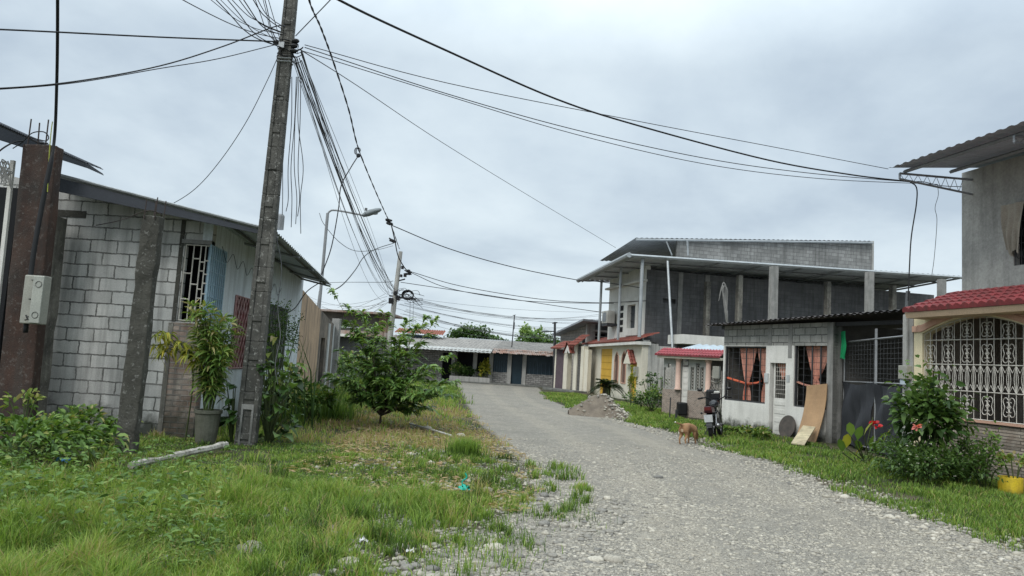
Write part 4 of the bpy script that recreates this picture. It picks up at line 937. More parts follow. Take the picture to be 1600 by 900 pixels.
for k in range(7): g.bar(FL2.pt(wB[0], wB[2]+Hh*k/6, .0), FL2.pt(wB[1], wB[2]+Hh*k/6, .0), .016)
g.build('window_grille', mat('faded_blue_iron', (.30, .42, .50), (.24, .36, .44), sc=8, rough=.6), hL)
MB().fbox(FL2, wB[0]+.25, wB[1], wB[2], wB[3], -.12, -.09).build('blue_curtain', mat('pale_blue_curtain', (.24, .33, .40), (.14, .22, .28), sc=5), hL)
for w_, m_, fi in ((w3, mat('red_white_iron', (.42, .30, .29), (.33, .17, .17), sc=4), mat('red_curtain', (.20, .06, .06), (.12, .05, .05), sc=3)), (w4, m_cableg, m_dim)):
    g = MB(); W = w_[1]-w_[0]; Hh = w_[3]-w_[2]; k_ = 7; rr_ = W/k_
    nrow = int(Hh/(rr_*1.6))
    for i in range(k_+1):
        for sgn in (-1, 1):
            pts = [FL2.pt(min(max(w_[0]+W*i/k_ + sgn*rr_*.5*((-1)**j), w_[0]), w_[1]), w_[2]+Hh*j/nrow, .02) for j in range(nrow+1)]
            g.tube(pts, .012, 4, False)
    for z_ in (w_[2], w_[3]): g.bar(FL2.pt(w_[0], z_, .02), FL2.pt(w_[1], z_, .02), .022)
    for u_ in (w_[0], w_[1]): g.bar(FL2.pt(u_, w_[2], .02), FL2.pt(u_, w_[3], .02), .022)
    g.build('lattice_grille', m_, hL)
    MB().fbox(FL2, w_[0], w_[1], w_[2], w_[3], -.13, -.1).build('curtain', fi, hL)
# roof: verge facing the camera, eave over the street
E0 = at(432, 364, 11.95); E1 = at(518, 446, 20.8); V0 = at(70, 270, 11.95)
sh = MB().sheet(E0, E1, V0, 44, .03, 2)
sh.build('sheet_roof', m_slate, hL)
mb = MB().prism([V0+Vector((0,.0,-.02)), E0+Vector((0,.0,-.02)), E0+Vector((0,0,-.07)), V0+Vector((0,0,-.26))], Vector((0, .04, 0))); mb.build('verge_dark_band', m_eaved, hL)  # tapered dark band stands in for the shaded underside of the roof
MB().tube([V0+Vector((0,-.02,.03)), E0+Vector((0,-.02,.03))], .02, 5).build('verge_flashing', m_zincl, hL)
dv = (V0-E0); ey = (E1-E0)
for f_ in (.02, .3, .55, .8, .97): a = E0+ey*f_-Vector((0,0,.05)); MB().bar(a, a+dv*.34, .035).build('rafter', m_zinc, hL)
for f_ in (.04, .22): a = E0+dv*f_-Vector((0,0,.03)); MB().bar(a, a+ey, .04).build('rafter', m_steel, hL)
# loose wire strung in loops on the street wall, socket
wl = MB(); pts = []
for k in range(15): pts.append(FL2.pt(.5+k*.36, 3.35 - (.22 if k % 2 else 0) - .02*k, .03))
wl.tube(cat(pts, 5), .005, 4); tag(wl.build('looped_wire', m_cable), 'thin black wire hanging in loops along the bluish plaster wall', 'cable')
# ---------------------------------------------------------------- neighbour walls beyond
f0 = FL2.pt(L2, 0); FO = Fac(f0+Vector((0, .02, 0)), f0+Vector((-.35, 3.6, 0)))
ow = MB(); fwall(ow, FO, 0, FO.L, -.3, lambda u: 3.3-.10*u, t0=-.2)
tag(ow.build('street_wall', m_orange), 'faded orange plaster wall stained with dark streaks beyond the bluish house side', 'wall')
p_ = FO.pt(FO.L, 0); FK = Fac(p_, p_+Vector((-.3, 3.2, 0)))
kw = thing('street_wall', 'black streaked wall with narrow dark doorway after the orange wall', 'wall', p_)
mb = MB(); fwall(mb, FK, 0.01, 3.2, -.3, lambda u: 2.95-.10*u, [(.5, 1.4, .1, 2.05)], t0=-.2); mb.build('wall_panel', m_dirtyw, kw)
MB().fbox(FK, .5, 1.4, .1, 2.05, -.18, -.12).build('door', m_void, kw)
pan = at(508, 560, 26.5); FP_ = Fac(pan, at(517, 560, 29)); pz1 = at(514, 506, 27).z
tag(MB().fbox(FP_, 0, FP_.L, -.2, pz1, 0, .06).build('metal_fence_panel', m_sheetw), 'dull white metal fence panel beyond the streaked wall', 'fence panel')
a = at(518, 540, 29); tag(MB().box((a.x+.1, a.y+.1, 1.45), (.3, .3, 2.9)).build('fence_post', m_conc), 'short concrete post at the far end of the white metal panel', 'post')

# ---------------------------------------------------------------- far-left house behind the big pillar
hX = thing('house', 'partly hidden house at the left edge with corrugated sheet eave and white wall edge', 'house', (-8.6, 13.6, 0))
XR = at(134, 256, 11.9)
a0 = at(-10, 180, 11.0); 
c_e = XR; c_a = at(0, 196, 11.0)+(at(0, 196, 11.0)-XR)*.5
ys_ = Vector((-.3, 2.6, .25))
MB().sheet(XR-Vector((0,0,0)), XR+ys_*.25, c_a, 4, .03, 1).build('eave_sheet', m_eaved, hX)
MB().sheet(c_a, XR, c_a+Vector((-.2, .9, .02)), 60, .03, 1).build('verge_sheet', m_eaved, hX)
MB().prism([c_a-Vector((0,0,.02)), XR-Vector((0,0,.02)), XR-Vector((0,0,.06)), c_a-Vector((0,0,.30))], Vector((0, .05, 0))).build('verge_dark_band', m_eaved, hX)
a = at(14, 250, 11.6); b = at(-14, 520, 11.6)
MB().box((-10.6, 12.6, 1.7), (4., .2, 4.4)).build('rear_wall', m_blockd, hX)
MB().hexa([Vector(q) for q in ((b.x+.03, 11.6, -.3),(b.x+.09, 11.6, -.3),(b.x+.09, 11.65, -.3),(b.x+.03, 11.65, -.3),(a.x+.02, 11.6, a.z),(a.x+.08, 11.6, a.z),(a.x+.08, 11.65, a.z),(a.x+.02, 11.65, a.z))]).build('white_post', m_white, hX)
MB().box((-9.6, 12.2, 1.9), (2.6, .1, 4.2)).build('dark_panel', m_void, hX)  # flat near-black panel filling the space left of the white post
# ---------------------------------------------------------------- the big brown pillar with rebar
def shaft(mb, b0, b1, wx, wy, wx1=None, wy1=None, nz=10, jit=.012, seed=1):
    rr = random.Random(seed); wx1 = wx1 or wx; wy1 = wy1 or wy; base = len(mb.v); b0 = Vector(b0); b1 = Vector(b1)
    for j in range(nz+1):
        f = j/nz; c = b0.lerp(b1, f); x = (wx+(wx1-wx)*f)/2; y = (wy+(wy1-wy)*f)/2
        for sx, sy in ((-1,-1),(0,-1.),(1,-1),(1,0),(1,1),(0,1),(-1,1),(-1,0)): mb.v.append(c+Vector((sx*x+rr.gauss(0,jit), sy*y+rr.gauss(0,jit), rr.gauss(0, jit) if j == nz else 0)))
    for j in range(nz):
        for k in range(8): mb.f.append((base+j*8+k, base+j*8+(k+1)%8, base+(j+1)*8+(k+1)%8, base+(j+1)*8+k))
    mb.f.append(tuple(base+nz*8+k for k in range(8))); return mb
YP = 10.9
t_ = at(54, 222, YP); b_ = at(10, 660, YP)
pl = thing('pillar', 'thick rust brown concrete pillar with bare rebar at the left edge', 'pillar', (b_.x, YP, 0))
shaft(MB(), (at(9, 664, YP).x, YP+.22, -.3), (t_.x, YP+.22, t_.z), .50, .20, .52, .20, 14, .004, 3).build('shaft', m_brown, pl, bev=.02)
rb = MB()
for x0, y0, x1, y1 in ((44, 222, 49, 186), (60, 222, 62, 192), (72, 222, 76, 187)):
    MB().tube([at(x0, y0, YP+.2)-Vector((0,0,.1)), at(x1, y1, YP+.2)], .011, 5).build('rebar', m_rebar, pl)
lp = MB(); q = [at(x, y, YP+.12) for x, y in ((20, 232), (35, 222), (50, 208), (68, 206), (76, 214), (72, 220), (60, 218), (46, 214), (58, 222), (75, 224))]
lp.tube(cat(q, 5), .009, 4); lp.build('loose_wire', m_cable, pl)
tag(MB().tube(cat([at(-12, 246, YP-.1), at(4, 232, YP-.1), at(22, 222, YP), at(36, 220, YP+.1)], 5), .013, 5).build('cable', m_cable), 'black cable curling over the brown pillar top from the left', 'cable')
tn = MB()   # tangle of pale wire left of the pillar
for k in range(7):
    q = [at(U(0, 18), U(250, 295), 11.2) for _ in range(6)]; tn.tube(cat(q, 5), .01, 4)
tag(tn.build('wire_tangle', m_conc), 'tangle of pale wire beside the white post at the left edge', 'wire')
# grey pier behind it
t_ = at(86, 336, 12.0); b_ = at(58, 640, 12.0)
pp = shaft(MB(), (t_.x-.17, 12.2, -.3), (t_.x-.17, 12.2, t_.z), .36, .4, .3, .4, 12, .007, 5)
tag(pp.build('pier', m_pier, bev=.015), 'peeling grey pier behind the brown pillar at the end of the block wall', 'pier')
# meter box on the pillar, conduit up the pillar
mt = thing('meter_box', 'pale rectangular electricity meter box fixed to the brown pillar', 'meter box', at(54, 470, YP-.1))
bx0 = at(39, 430, YP-.1); bx1 = at(78, 508, YP-.1)
cx = (bx0.x+bx1.x)/2+.02; MB().box((cx-.03, YP-.12, (bx0.z+bx1.z)/2), (.29, .18, bx0.z-bx1.z)).build('case', m_meter, mt, bev=.015)
MB().box((cx+.06, YP-.245, (bx0.z+bx1.z)/2), (.15, .02, (bx0.z-bx1.z)-.03)).build('cover', mat('clear_grey_cover', (.30, .31, .28), (.35, .36, .32), sc=4, rough=.3), mt, bev=.006)
sc_ = MB()
for z_ in (.28, 0, -.25): sc_.tube([Vector((cx-.04, YP-.258, (bx0.z+bx1.z)/2+z_)), Vector((cx-.04, YP-.232, (bx0.z+bx1.z)/2+z_))], .012, 8)
kk = [Vector((cx+.07+.045*math.cos(q_), YP-.258, bx0.z-.13+.045*math.sin(q_))) for q_ in [i*math.pi/5 for i in range(11)]]; sc_.tube(kk, .006, 4)
kk = [Vector((cx+.07+.045*math.cos(q_), YP-.258, bx1.z+.13+.045*math.sin(q_))) for q_ in [i*math.pi/5 for i in range(11)]]; sc_.tube(kk, .006, 4)
sc_.build('knockout_ring', m_conc, mt)
MB().tube([Vector((cx-.06, YP-.25, bx1.z+.12)), Vector((cx-.02, YP-.26, bx1.z+.06)), Vector((cx-.06, YP-.262, bx1.z+.05))], .012, 5).build('cable_end', m_black, mt)
cd_ = MB(); q = [at(40, 520, YP-.1), at(44, 470, YP-.1), at(52, 400, YP-.08), at(66, 320, YP-.05), at(80, 250, YP-.03), at(86, 205, YP-.0), at(89, 120, YP-.4), at(90, 40, YP-.9), at(90, -60, YP-1.6)]
cd_.tube(cat(q, 6), [.035]*25+[.022]*(len(cat(q, 6))-25), 7)
tag(cd_.build('service_cable', m_cable, smooth=True), 'thick black service cable rising from the meter box up past the brown pillar', 'cable')
tag(MB().tube(cat([at(74, 300, YP-.05), at(77, 240, YP-.05), at(80, 205, YP-.05), at(82, 190, YP-.05)], 5), .008, 4).build('cable', flat('yellow_green_wire', (.35, .38, .06))), 'short yellow green earth wire beside the thick service cable', 'cable')

# ---------------------------------------------------------------- mossy column with four rebars
b_ = g3(190, 716); t_ = at(234, 336, b_.y)
mc = thing('pillar', 'blackened mossy concrete column with four rebars in front of the block wall', 'pillar', b_)
shaft(MB(), (at(187, 728, b_.y).x, b_.y+.12, -.3), (t_.x, b_.y+.12, t_.z), .27, .15, .25, .15, 22, .006, 7).build('shaft', m_moss, mc, bev=.015)
for dx, dy in ((-.09, .03), (-.04, .2), (.06, .03), (.1, .2)):
    MB().tube([Vector((t_.x+dx, b_.y+dy, t_.z-.05)), Vector((t_.x+dx+.01, b_.y+dy, t_.z+.24+U(-.02,.03)))], .008, 5).build('rebar', m_rebar, mc)
tw = MB(); tw.tube(cat([Vector((t_.x-.25, b_.y, t_.z-.03)), Vector((t_.x-.1, b_.y-.03, t_.z+.03)), Vector((t_.x+.05, b_.y-.03, t_.z+.06)), Vector((t_.x+.14, b_.y+.05, t_.z+.02))], 5), .006, 4); tw.build('tie_wire', m_rebar, mc)
tag(MB().tube(cat([at(150, 352, 12.3), at(185, 345, 11.5), at(215, 335, 10.2)], 5), .007, 4).build('tie_wire', m_rebar), 'thin rusty tie wire stretched from the block wall to the mossy column', 'wire')

# ---------------------------------------------------------------- concrete utility pole
b_ = g3(381, 702); Yp = b_.y; t_ = at(458, -60, Yp)
up_ = thing('utility_pole', 'tall lichen stained concrete utility pole with recessed panels carrying many cables', 'utility pole', b_)
ax0 = Vector((b_.x+.0, Yp+.06, -.3)); ax1 = Vector((t_.x, Yp+.12, t_.z+1.2)); Hh = ax1.z-ax0.z
def pol(f, x, y): 
    c = ax0.lerp(ax1, f); wx = (.33+( .17-.33)*f)/2; wy = (.17+(.12-.17)*f)/2
    return c + Vector((x*wx, y*wy, 0))
mb = MB()
def seg(fa, fb, x0, x1, y0, y1): mb.hexa([pol(fa,x0,y0),pol(fa,x1,y0),pol(fa,x1,y1),pol(fa,x0,y1),pol(fb,x0,y0),pol(fb,x1,y0),pol(fb,x1,y1),pol(fb,x0,y1)])
ns = 24
for k in range(ns):
    fa, fb = k/ns, (k+1)/ns
    seg(fa, fb, -1, -.52, -1, 1); seg(fa, fb, .52, 1, -1, 1); seg(fa, fb, -.52, .52, -.72, .72)
k = 0; z_ = .45
while z_ < Hh-.4:
    f_ = z_/Hh; df = .10/Hh; seg(f_, f_+df, -.519, .519, -.985, .985); z_ += .62
seg(0, .42/Hh, -.519, .519, -.985, .985)
mb.build('shaft', m_pole, up_, bev=.012)
# pale footing panel
mb = MB(); f0_, f1_ = .35/Hh, 1.0/Hh
for x0, x1, fa, fb in ((-.62, -.42, f0_, f1_), (.42, .62, f0_, f1_), (-.42, .42, f1_-.08/Hh, f1_)): mb.hexa([pol(fa,x0,-1.12),pol(fa,x1,-1.12),pol(fa,x1,-1.01),pol(fa,x0,-1.01),pol(fb,x0,-1.12),pol(fb,x1,-1.12),pol(fb,x1,-1.01),pol(fb,x0,-1.01)])
mb.build('footing_frame', m_conc, up_)
def fz(py): return (at(455, py, Yp).z-ax0.z)/Hh
for py in (90, 95):
    mb = MB(); f_ = fz(py); c = [pol(f_, x, y) for x, y in ((-1.06,-1.06),(1.06,-1.06),(1.06,1.06),(-1.06,1.06),(-1.06,-1.06))]
    for i in range(4): mb.bar(c[i], c[i+1], .016)
    mb.build('steel_band', m_zincl, up_)
mb = MB(); rr = random.Random(4)
for k in range(1):
    f_ = fz(rr.uniform(55, 100)); c = pol(f_, rr.choice((-1.15, 1.2)), -1+rr.uniform(0,1.5)); mb.ball(c, rr.uniform(.02, .04), 6)
mb.build('bolt', m_black, up_)
for py, sx in ((62, 1.5), (70, 1.3), (66, -1.35), (78, 1.3)): MB().ball(pol(fz(py), sx*1.05, -.9), .05, 8, (1.3, 1, .8)).bar(pol(fz(py), sx*.8, -.9), pol(fz(py), sx, -.9), .02).build('cable_clamp', m_black, up_)
mb = MB()
for k in range(5):
    f_ = fz(60+k*6); q = [pol(f_+U(-.004,.004), 1.15*math.cos(a)*1.1, 1.15*math.sin(a)*1.1) for a in [i*math.pi/4 for i in range(9)]]; mb.tube(q, .011, 4)
for k in range(7):
    c = pol(fz(rr.uniform(70, 92)), 1.4, -.9); q = [c+Vector((.07*math.cos(a)+.01*i, .02*math.sin(a*2), .06*math.sin(a))) for i, a in enumerate([j*math.pi/4 for j in range(9)])]; mb.tube(q, .006, 4)
mb.build('cable_wrap', m_cable, up_)
MB().box(pol(fz(70), -.5, -1.2), (.09, .03, .10)).build('metal_tag', m_zincl, up_)
sk = MB().tube([at(428, 440, Yp+1), at(433, 440, Yp+1)], .04, 8)
# transformer-like can on the eave behind
cn = at(436, 348, 13.1); tag(MB().lathe(cn-Vector((0,0,.12)), [(0,0),(.09,0),(.09,.24),(.075,.27),(0,.27)], 12).build('metal_can', m_zinc), 'small grey metal can standing on the sheet roof corner behind the pole', 'can')

# ---------------------------------------------------------------- street lamp
ls = thing('street_lamp', 'thin steel street lamp with grey cobra head reaching over the lane', 'street lamp', at(497, 560, 26))
pa = at(512, 333, 26); pb = Vector((pa.x-.03, 26, -.2)); hd0 = at(566, 336, 26); 
MB().tube([pb, pa], .055, 8).build('pole', m_zinc, ls)
MB().tube(cat([pa-Vector((0,0,.1)), pa+Vector((.06,0,.06)), pa+Vector((.3,0,.12)), hd0], 5), .035, 7).build('arm', m_zinc, ls)
hd1 = at(596, 327, 26); dx = (hd1-hd0); mb = MB()
b = len(mb.v); prof = [(0, .05, .04), (.1, .11, .09), (.35, .15, .12), (.7, .15, .10), (.92, .10, .07), (1., .04, .03)]
for f_, wy, wz in prof:
    c = hd0+dx*f_+Vector((0,0,-.02))
    for k in range(10): a = 2*math.pi*k/10; mb.v.append(c+Vector((0, wy*math.cos(a), wz*math.sin(a)*(1.2 if math.sin(a) > 0 else .8))))
for i in range(len(prof)-1):
    for k in range(10): mb.f.append((b+i*10+k, b+i*10+(k+1)%10, b+(i+1)*10+(k+1)%10, b+(i+1)*10+k))
mb.f.append(tuple(range(b, b+10))); mb.f.append(tuple(range(b+50, b+60)))
hd_ = mb.build('lamp_head', m_lamp, ls, smooth=True)
MB().ball(hd0+dx*.6+Vector((0,0,-.07)), .11, 10, (1.5, .9, .4)).build('lens', flat('lamp_lens', (.22,.24,.24), .4), hd_); MB().box(hd0+dx*.18+Vector((0,0,.17)), (.08,.08,.09)).build('photocell', m_cableg, hd_)
MB().tube([at(500, 400, 26.2)-Vector((.0,0,3)), at(499, 455, 26.2)], .02, 5).build('conduit', m_zinc, ls)

# ---------------------------------------------------------------- far leaning pole
fp = thing('utility_pole', 'leaning pale concrete utility pole at the end of the lane with tangled cables', 'utility pole', G(601, 600))
a = at(626, 393, 44); b = at(600, 600, 44); b.z = -.2
MB().tube([b, b.lerp(a, .5), a], [.19, .16, .12], 8).build('shaft', m_concl, fp)
mb = MB()
for (x, y, s_) in ((611, 470, .26), (609, 505, .2), (618, 458, .16), (629, 418, .14), (633, 430, .16), (627, 431, .12), (622, 466, .2)): MB().box(at(x, y, 43.9), (s_, .25, s_*1.3)).build('cable_box', m_black, fp)
mb = MB(); c = at(637, 461, 43.9)
for k in range(6): mb.tube([c+Vector((.36*math.cos(a_)*(1-.04*k), .03*k, .30*math.sin(a_)*(1-.06*k))) for a_ in [i*math.pi/8 for i in range(17)]], .022, 5)
for k in range(10): mb.tube(cat([at(613+U(-2,2), 462+U(-8,8), 44), at(625+U(-8,10), 455+U(-6,18), 43.8), at(640+U(-5,14), 460+U(-8,14), 43.8), at(655+U(-18,8), 466+U(-5,16), 43.8)], 4), .013, 4)
mb.build('cable_tangle', m_cable, fp)
mb = MB(); mb.bar(at(618, 440, 44), at(633, 436, 44), .06); mb.bar(at(608, 462, 44), at(650, 468, 44), .06); mb.build('cross_arm', m_steel, fp)

# ================================================================ FAR END
FR = Fac(G(706, 596), G(866, 606)); LR = FR.L; u0_ = -14
hR = thing('house', 'long low row house with old fibre cement roof and stone clad front across the junction', 'house', FR.pt(0, 0))
ux = lambda x: FR.u(x, 580); zx = lambda x, y: FR.uv(x, y)[1]
ops = [(ux(690), ux(705), 0, 2.0), (ux(713), ux(738), .95, 2.1), (ux(744), ux(765), .8, 2.1), (ux(768.5), ux(794), .85, 2.25), (ux(797), ux(815.5), .05, 2.25), (ux(821.5), ux(865), .85, 2.3)]
mb = MB(); fwall(mb, FR, u0_, LR, -.2, 2.4, ops, t0=-.2); mb.build('stone_wall', m_stonew, hR)
for i, o_ in enumerate(ops):
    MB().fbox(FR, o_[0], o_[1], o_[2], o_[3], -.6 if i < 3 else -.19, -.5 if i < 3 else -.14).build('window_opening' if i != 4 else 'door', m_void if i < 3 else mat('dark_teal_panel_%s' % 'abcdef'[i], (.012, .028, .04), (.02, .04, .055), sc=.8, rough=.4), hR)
for o_ in (ops[3], ops[5]):
    mb = MB()
    for k in range(1, 7): u = o_[0]+(o_[1]-o_[0])*k/7; mb.bar(FR.pt(u, o_[2], -.1), FR.pt(u, o_[3]-.6, -.1), .02)
    mb.build('window_bars', mat('blue_grey_bars', (.10, .14, .18)), hR)
for x in (707.5, 741.5, 766.8, 795.5, 818.8): MB().fbox(FR, ux(x)-.14, ux(x)+.14, 0, 2.4, 0, .06).build('pilaster', m_concl, hR)
MB().fbox(FR, ux(706), ux(768), -.1, .42, .6, .8).build('planter_wall', m_concl, hR)
MB().fbox(FR, u0_, LR, -.1, .1, 0.01, 1.4).build('kerb_step', m_conc, hR)
ez = lambda x, y, t: FR.uv(x, y, t)
u_m = ux(768)
e1z = ez(740, 549, 1.3)[1]; e2z = ez(820, 550, .6)[1]
MB().sheet(FR.pt(u0_, e1z+.02, 1.3), FR.pt(u_m, e1z+.02, 1.3), FR.pt(u0_, e1z+.02+1.0, -6), 60, .05, 3).build('fibre_cement_roof', m_asb, hR)
MB().sheet(FR.pt(u_m+.01, e2z+.02, .6), FR.pt(LR+.1, e2z+.02, .6), FR.pt(u_m+.01, e1z+1.02, -6), 45, .05, 3, jag=.02).build('fibre_cement_roof', m_asb, hR)
MB().sheet(FR.pt(u0_, e1z-.02, 1.55), FR.pt(u_m+.05, e1z-.06, 1.55), FR.pt(u0_, e1z+.24, .4), 60, .03, 1).build('white_awning', mat('white_awning_sheet', (.42, .43, .42), (.32, .33, .32), sc=2), hR)
MB().sheet(FR.pt(u_m+.1, e2z-.16, .95), FR.pt(LR+.1, e2z-.16, .95), FR.pt(u_m+.1, e2z+.12, .4), 36, .04, 1, jag=.25).build('rusty_awning', m_rustz, hR)
MB().quad(FR.pt(u0_, 0, -6), FR.pt(LR, 0, -6), FR.pt(LR, e1z+.9, -6), FR.pt(u0_, e1z+.9, -6)).fbox(FR, LR-.15, LR, -.1, 2.6, -6, -.21).build('rear_wall', m_blockd, hR)
a = at(799, 548, 54); b = at(804, 492, 54); an = thing('antenna_mast', 'thin steel antenna mast standing on the row house roof', 'antenna mast', a)
MB().tube([a-Vector((0,0,.3)), b], .04, 6).build('mast', m_steel, an); MB().box(at(803, 509, 54), (.12,.1,.5)).bar(at(801, 493, 54), at(806, 492, 54), .03).build('antenna', m_steel, an)
# lamp on a dark pole near the junction
jp = thing('street_lamp', 'distant dark pole with flat street lamp at the right end of the row house', 'street lamp', at(866, 600, 50))
a = at(867, 503, 50); MB().tube([Vector((at(866, 600, 50).x, 50, -.1)), a], [.11, .08], 7).build('pole', m_steel, jp)
MB().tube([at(867, 518, 50), at(849, 517, 50)], .04, 5).bar(at(863, 505, 50), at(871, 504, 50), .06).build('arm', m_steel, jp)
MB().ball(at(853, 517.5, 50), .26, 8, (1.2, .6, .35)).build('lamp_head', m_lamp, jp)
# ---- buildings left of the row
hb = thing('house', 'dark weathered two storey house with open upper floor at the left end of the junction', 'house', at(550, 598, 45))
FH = Fac((at(480, 560, 45).x, 45.2, 0), (at(606, 560, 45).x, 45.0, 0)); zh = lambda x, y: FH.uv(x, y)[1]; uh = lambda x: FH.u(x, 550)
mb = MB(); fwall(mb, FH, 0, FH.L, -.2, zh(550, 525), t0=-.3); mb.build('lower_wall', m_blockd, hb)
MB().fbox(FH, 0, FH.L, zh(550, 525), zh(550, 517), -.2, .5).build('floor_slab', m_rustz, hb)
MB().fbox(FH, 0, uh(590), zh(550, 517)+.01, zh(550, 489), -.5, -.4).build('upper_wall', m_dim, hb)
MB().fbox(FH, uh(588), FH.L, zh(550, 517)+.01, zh(597, 490), -.3, -.1).build('upper_end_wall', mat('brown_clay_wall', (.25, .17, .13), (.17, .13, .10), sc=3), hb)
MB().fbox(FH, -.3, FH.L+.1, zh(550, 489), zh(550, 486), -4, .5).build('roof', m_rustz, hb)
MB().fbox(FH, 0, uh(560), zh(550, 513), zh(550, 511), .3, .4).build('balcony_rail', m_zincl, hb)
MB().fbox(FH, uh(520), uh(552), zh(550, 527), zh(550, 523), .5, 1.2).build('white_awning', m_white, hb)
rdh = thing('house', 'small house with orange red roof and blue wall behind the young tree', 'house', at(655, 560, 58))
FQ = Fac((at(624, 540, 58).x, 58, 0), (at(684, 540, 58).x, 58, 0))
MB().fbox(FQ, 0, FQ.L-.3, 0, FQ.uv(650, 523)[1], -2, 0).build('wall', mat('teal_blue_wall', (.10, .17, .21), (.08, .12, .15)), rdh)
MB().sheet(FQ.pt(-.4, FQ.uv(650, 522)[1], .6), FQ.pt(FQ.L+.4, FQ.uv(650, 522)[1], .6), FQ.pt(-.4, FQ.uv(650, 515)[1]+.1, -2), 20, .06).build('roof', mat('orange_red_roof', (.25, .085, .055), (.20, .075, .05), sc=2), rdh)
bk = thing('shed_roof', 'low grey roof just showing above the row house ridge', 'roof', at(800, 545, 72))
a = at(712, 529.5, 70); b = at(835, 538, 72); mb = MB().sheet(a, b, a+Vector((0, 7, .35)), 30, .04); mb.build('sheet_roof', m_zinc, bk); MB().box(((a.x+b.x)/2, 73.5, 1.6), (b.x-a.x-.3, 5, 3.2)).build('wall', m_conc, bk)
# ================================================================ CABLES
def cable(pts, r=.008, label='', group=None, m=None, smoothn=7):
    mb = MB(); mb.tube(cat(pts, smoothn) if len(pts) < 14 else pts, r, 5, False)
    return tag(mb.build('overhead_cable', m or m_cable, smooth=True), label, 'cable', group)
A0 = at(452, 70, Yp)
def hz(px, py, z): return atz(px, py, z)
# fan of service cables to the upper left, passing over the camera's left shoulder
GF = 'cables fanning from the near utility pole towards the upper left'
for k, (x, zz_) in enumerate(((330, 6.5), (338, 6.45), (345, 6.5), (356, 6.55), (363, 6.5), (374, 6.6), (381, 6.6), (396, 6.7), (399, 6.6), (403, 6.65), (411, 6.7), (414, 6.8))):
    a = at(440+U(-6, 8), 56+U(-14, 26), Yp-.15); b = hz(x, 0, zz_ + .3); d = b-a; e = a+d*2.6; e.z = b.z+.9
    m_ = a.lerp(b, .5)-Vector((0, 0, .06+.1*random.random()))
    cable([a, m_, b, e], U(.005, .009), 'thin black cable in the fan running from the near pole to the upper left', GF)
a = at(437, 60, Yp-.1)
cable([a, at(400, 52, 10.9), at(355, 35, 10.2), at(286, 0, 9.2), at(230, -34, 8.6)], .007, 'lowest drooping black cable of the upper left fan at the near pole')
cable([a, at(420, 2, 10.6), at(412, -20, 10.2)][0:2]+[at(408, -40, 9.8)], .006, 'thin black cable rising steeply just left of the near pole')
cable([at(434, 65, Yp-.1), at(250, 58, 10.6), at(0, 46, 9.6), at(-160, 42, 9.)], .012, 'level thick cable from the near pole to the left edge of the picture')
cable([at(446, 40, Yp-.2), at(425, 43, 11.3), at(350, 72, 10.8), at(250, 103, 10.2), at(120, 127, 9.6), at(0, 138, 9.2), at(-150, 140, 8.8)], .010, 'upper of two drooping cables from the near pole to the left edge')
cable([at(434, 69, Yp-.1), at(340, 92, 10.9), at(250, 107, 10.4), at(120, 129, 9.8), at(0, 139.5, 9.3), at(-150, 146, 8.9)], .007, 'lower of two drooping cables from the near pole to the left edge')
cable([at(462, 56, Yp), at(490, 27, 11.0), at(516, 0, 10.2), at(545, -32, 9.4)], .008, 'short black cable climbing from the near pole to the upper right')
cable([at(438, 80, Yp), at(418, 125, 11.8), at(385, 190, 12.0), at(345, 250, 12.2), at(305, 295, 12.2), at(262, 322, 12.4), at(236, 328, 12.4)], .006, 'thin wire sweeping from the near pole down to the block house verge')
# rightward cables
eA_ = Vector(rz0)
cable([at(476, 70, Yp), at(700, 130, 12.4), at(1000, 190, 13.8), at(1200, 228, 14.8), at(1388, 264, 15.55)], .007, 'upper thin cable from the near pole to the tip of the projecting roof')
cable([at(476, 74, Yp), at(700, 147, 12.4), at(900, 203, 13.4), at(1100, 247, 14.3), at(1260, 270, 15.0), at(1430, 285, 15.6)], .008, 'middle thin cable from the near pole to the cement house')
cable([at(474, 80, Yp), at(700, 150, 12.5), at(900, 210, 13.4), at(1100, 256, 14.3), at(1280, 279, 15.1), at(1465, 288, 15.9)], .007, 'lower thin cable from the near pole to the cement house')
cable([at(470, 78, Yp), at(560, 135, 16), at(690, 222, 22), at(830, 308, 30), at(962, 387, 38.6)], .009, 'single thin cable from the near pole to the upper roof of the unfinished building')
cable([at(440, -62, 7.2), at(530, 0, 8.2), at(700, 80, 10.), at(870, 155, 11.8), at(1000, 197, 13.0), at(1200, 250, 14.4), at(1330, 273, 15.2), at(1422, 284, 15.6)], .016, 'thick black cable crossing the sky from the top edge to the cement house')
# drops beside the cement house
cable([at(1422, 284, 15.6), at(1432, 293, 15.6), at(1432, 318, 15.6), at(1424, 370, 15.5), at(1421, 420, 15.45), at(1419, 470, 15.42)], .014, 'black cable dropping from the roof tip past the red tiled awning')
MBp = MB().tube([FA.pt(-.12, 3.0, -.12), at(1419, 455, 15.55)], .045, 7); tag(MBp.build('conduit_pipe', m_cableg), 'dark conduit pipe standing on the post beside the red tiled awning', 'pipe')
cable([at(1465, 290, 15.9), at(1466, 305, 16), at(1461, 325, 16), at(1464, 345, 16), at(1460, 400, 16), at(1456, 430, 16)], .006, 'thin grey cable hanging beside the corner of the cement upper wall', None, m_cableg)
cable([at(1422, 284, 15.6), at(1442, 284, 15.7), at(1470, 290, 15.9), at(1505, 292, 16.0)], .009, 'short cable running under the roof truss to the cement wall')
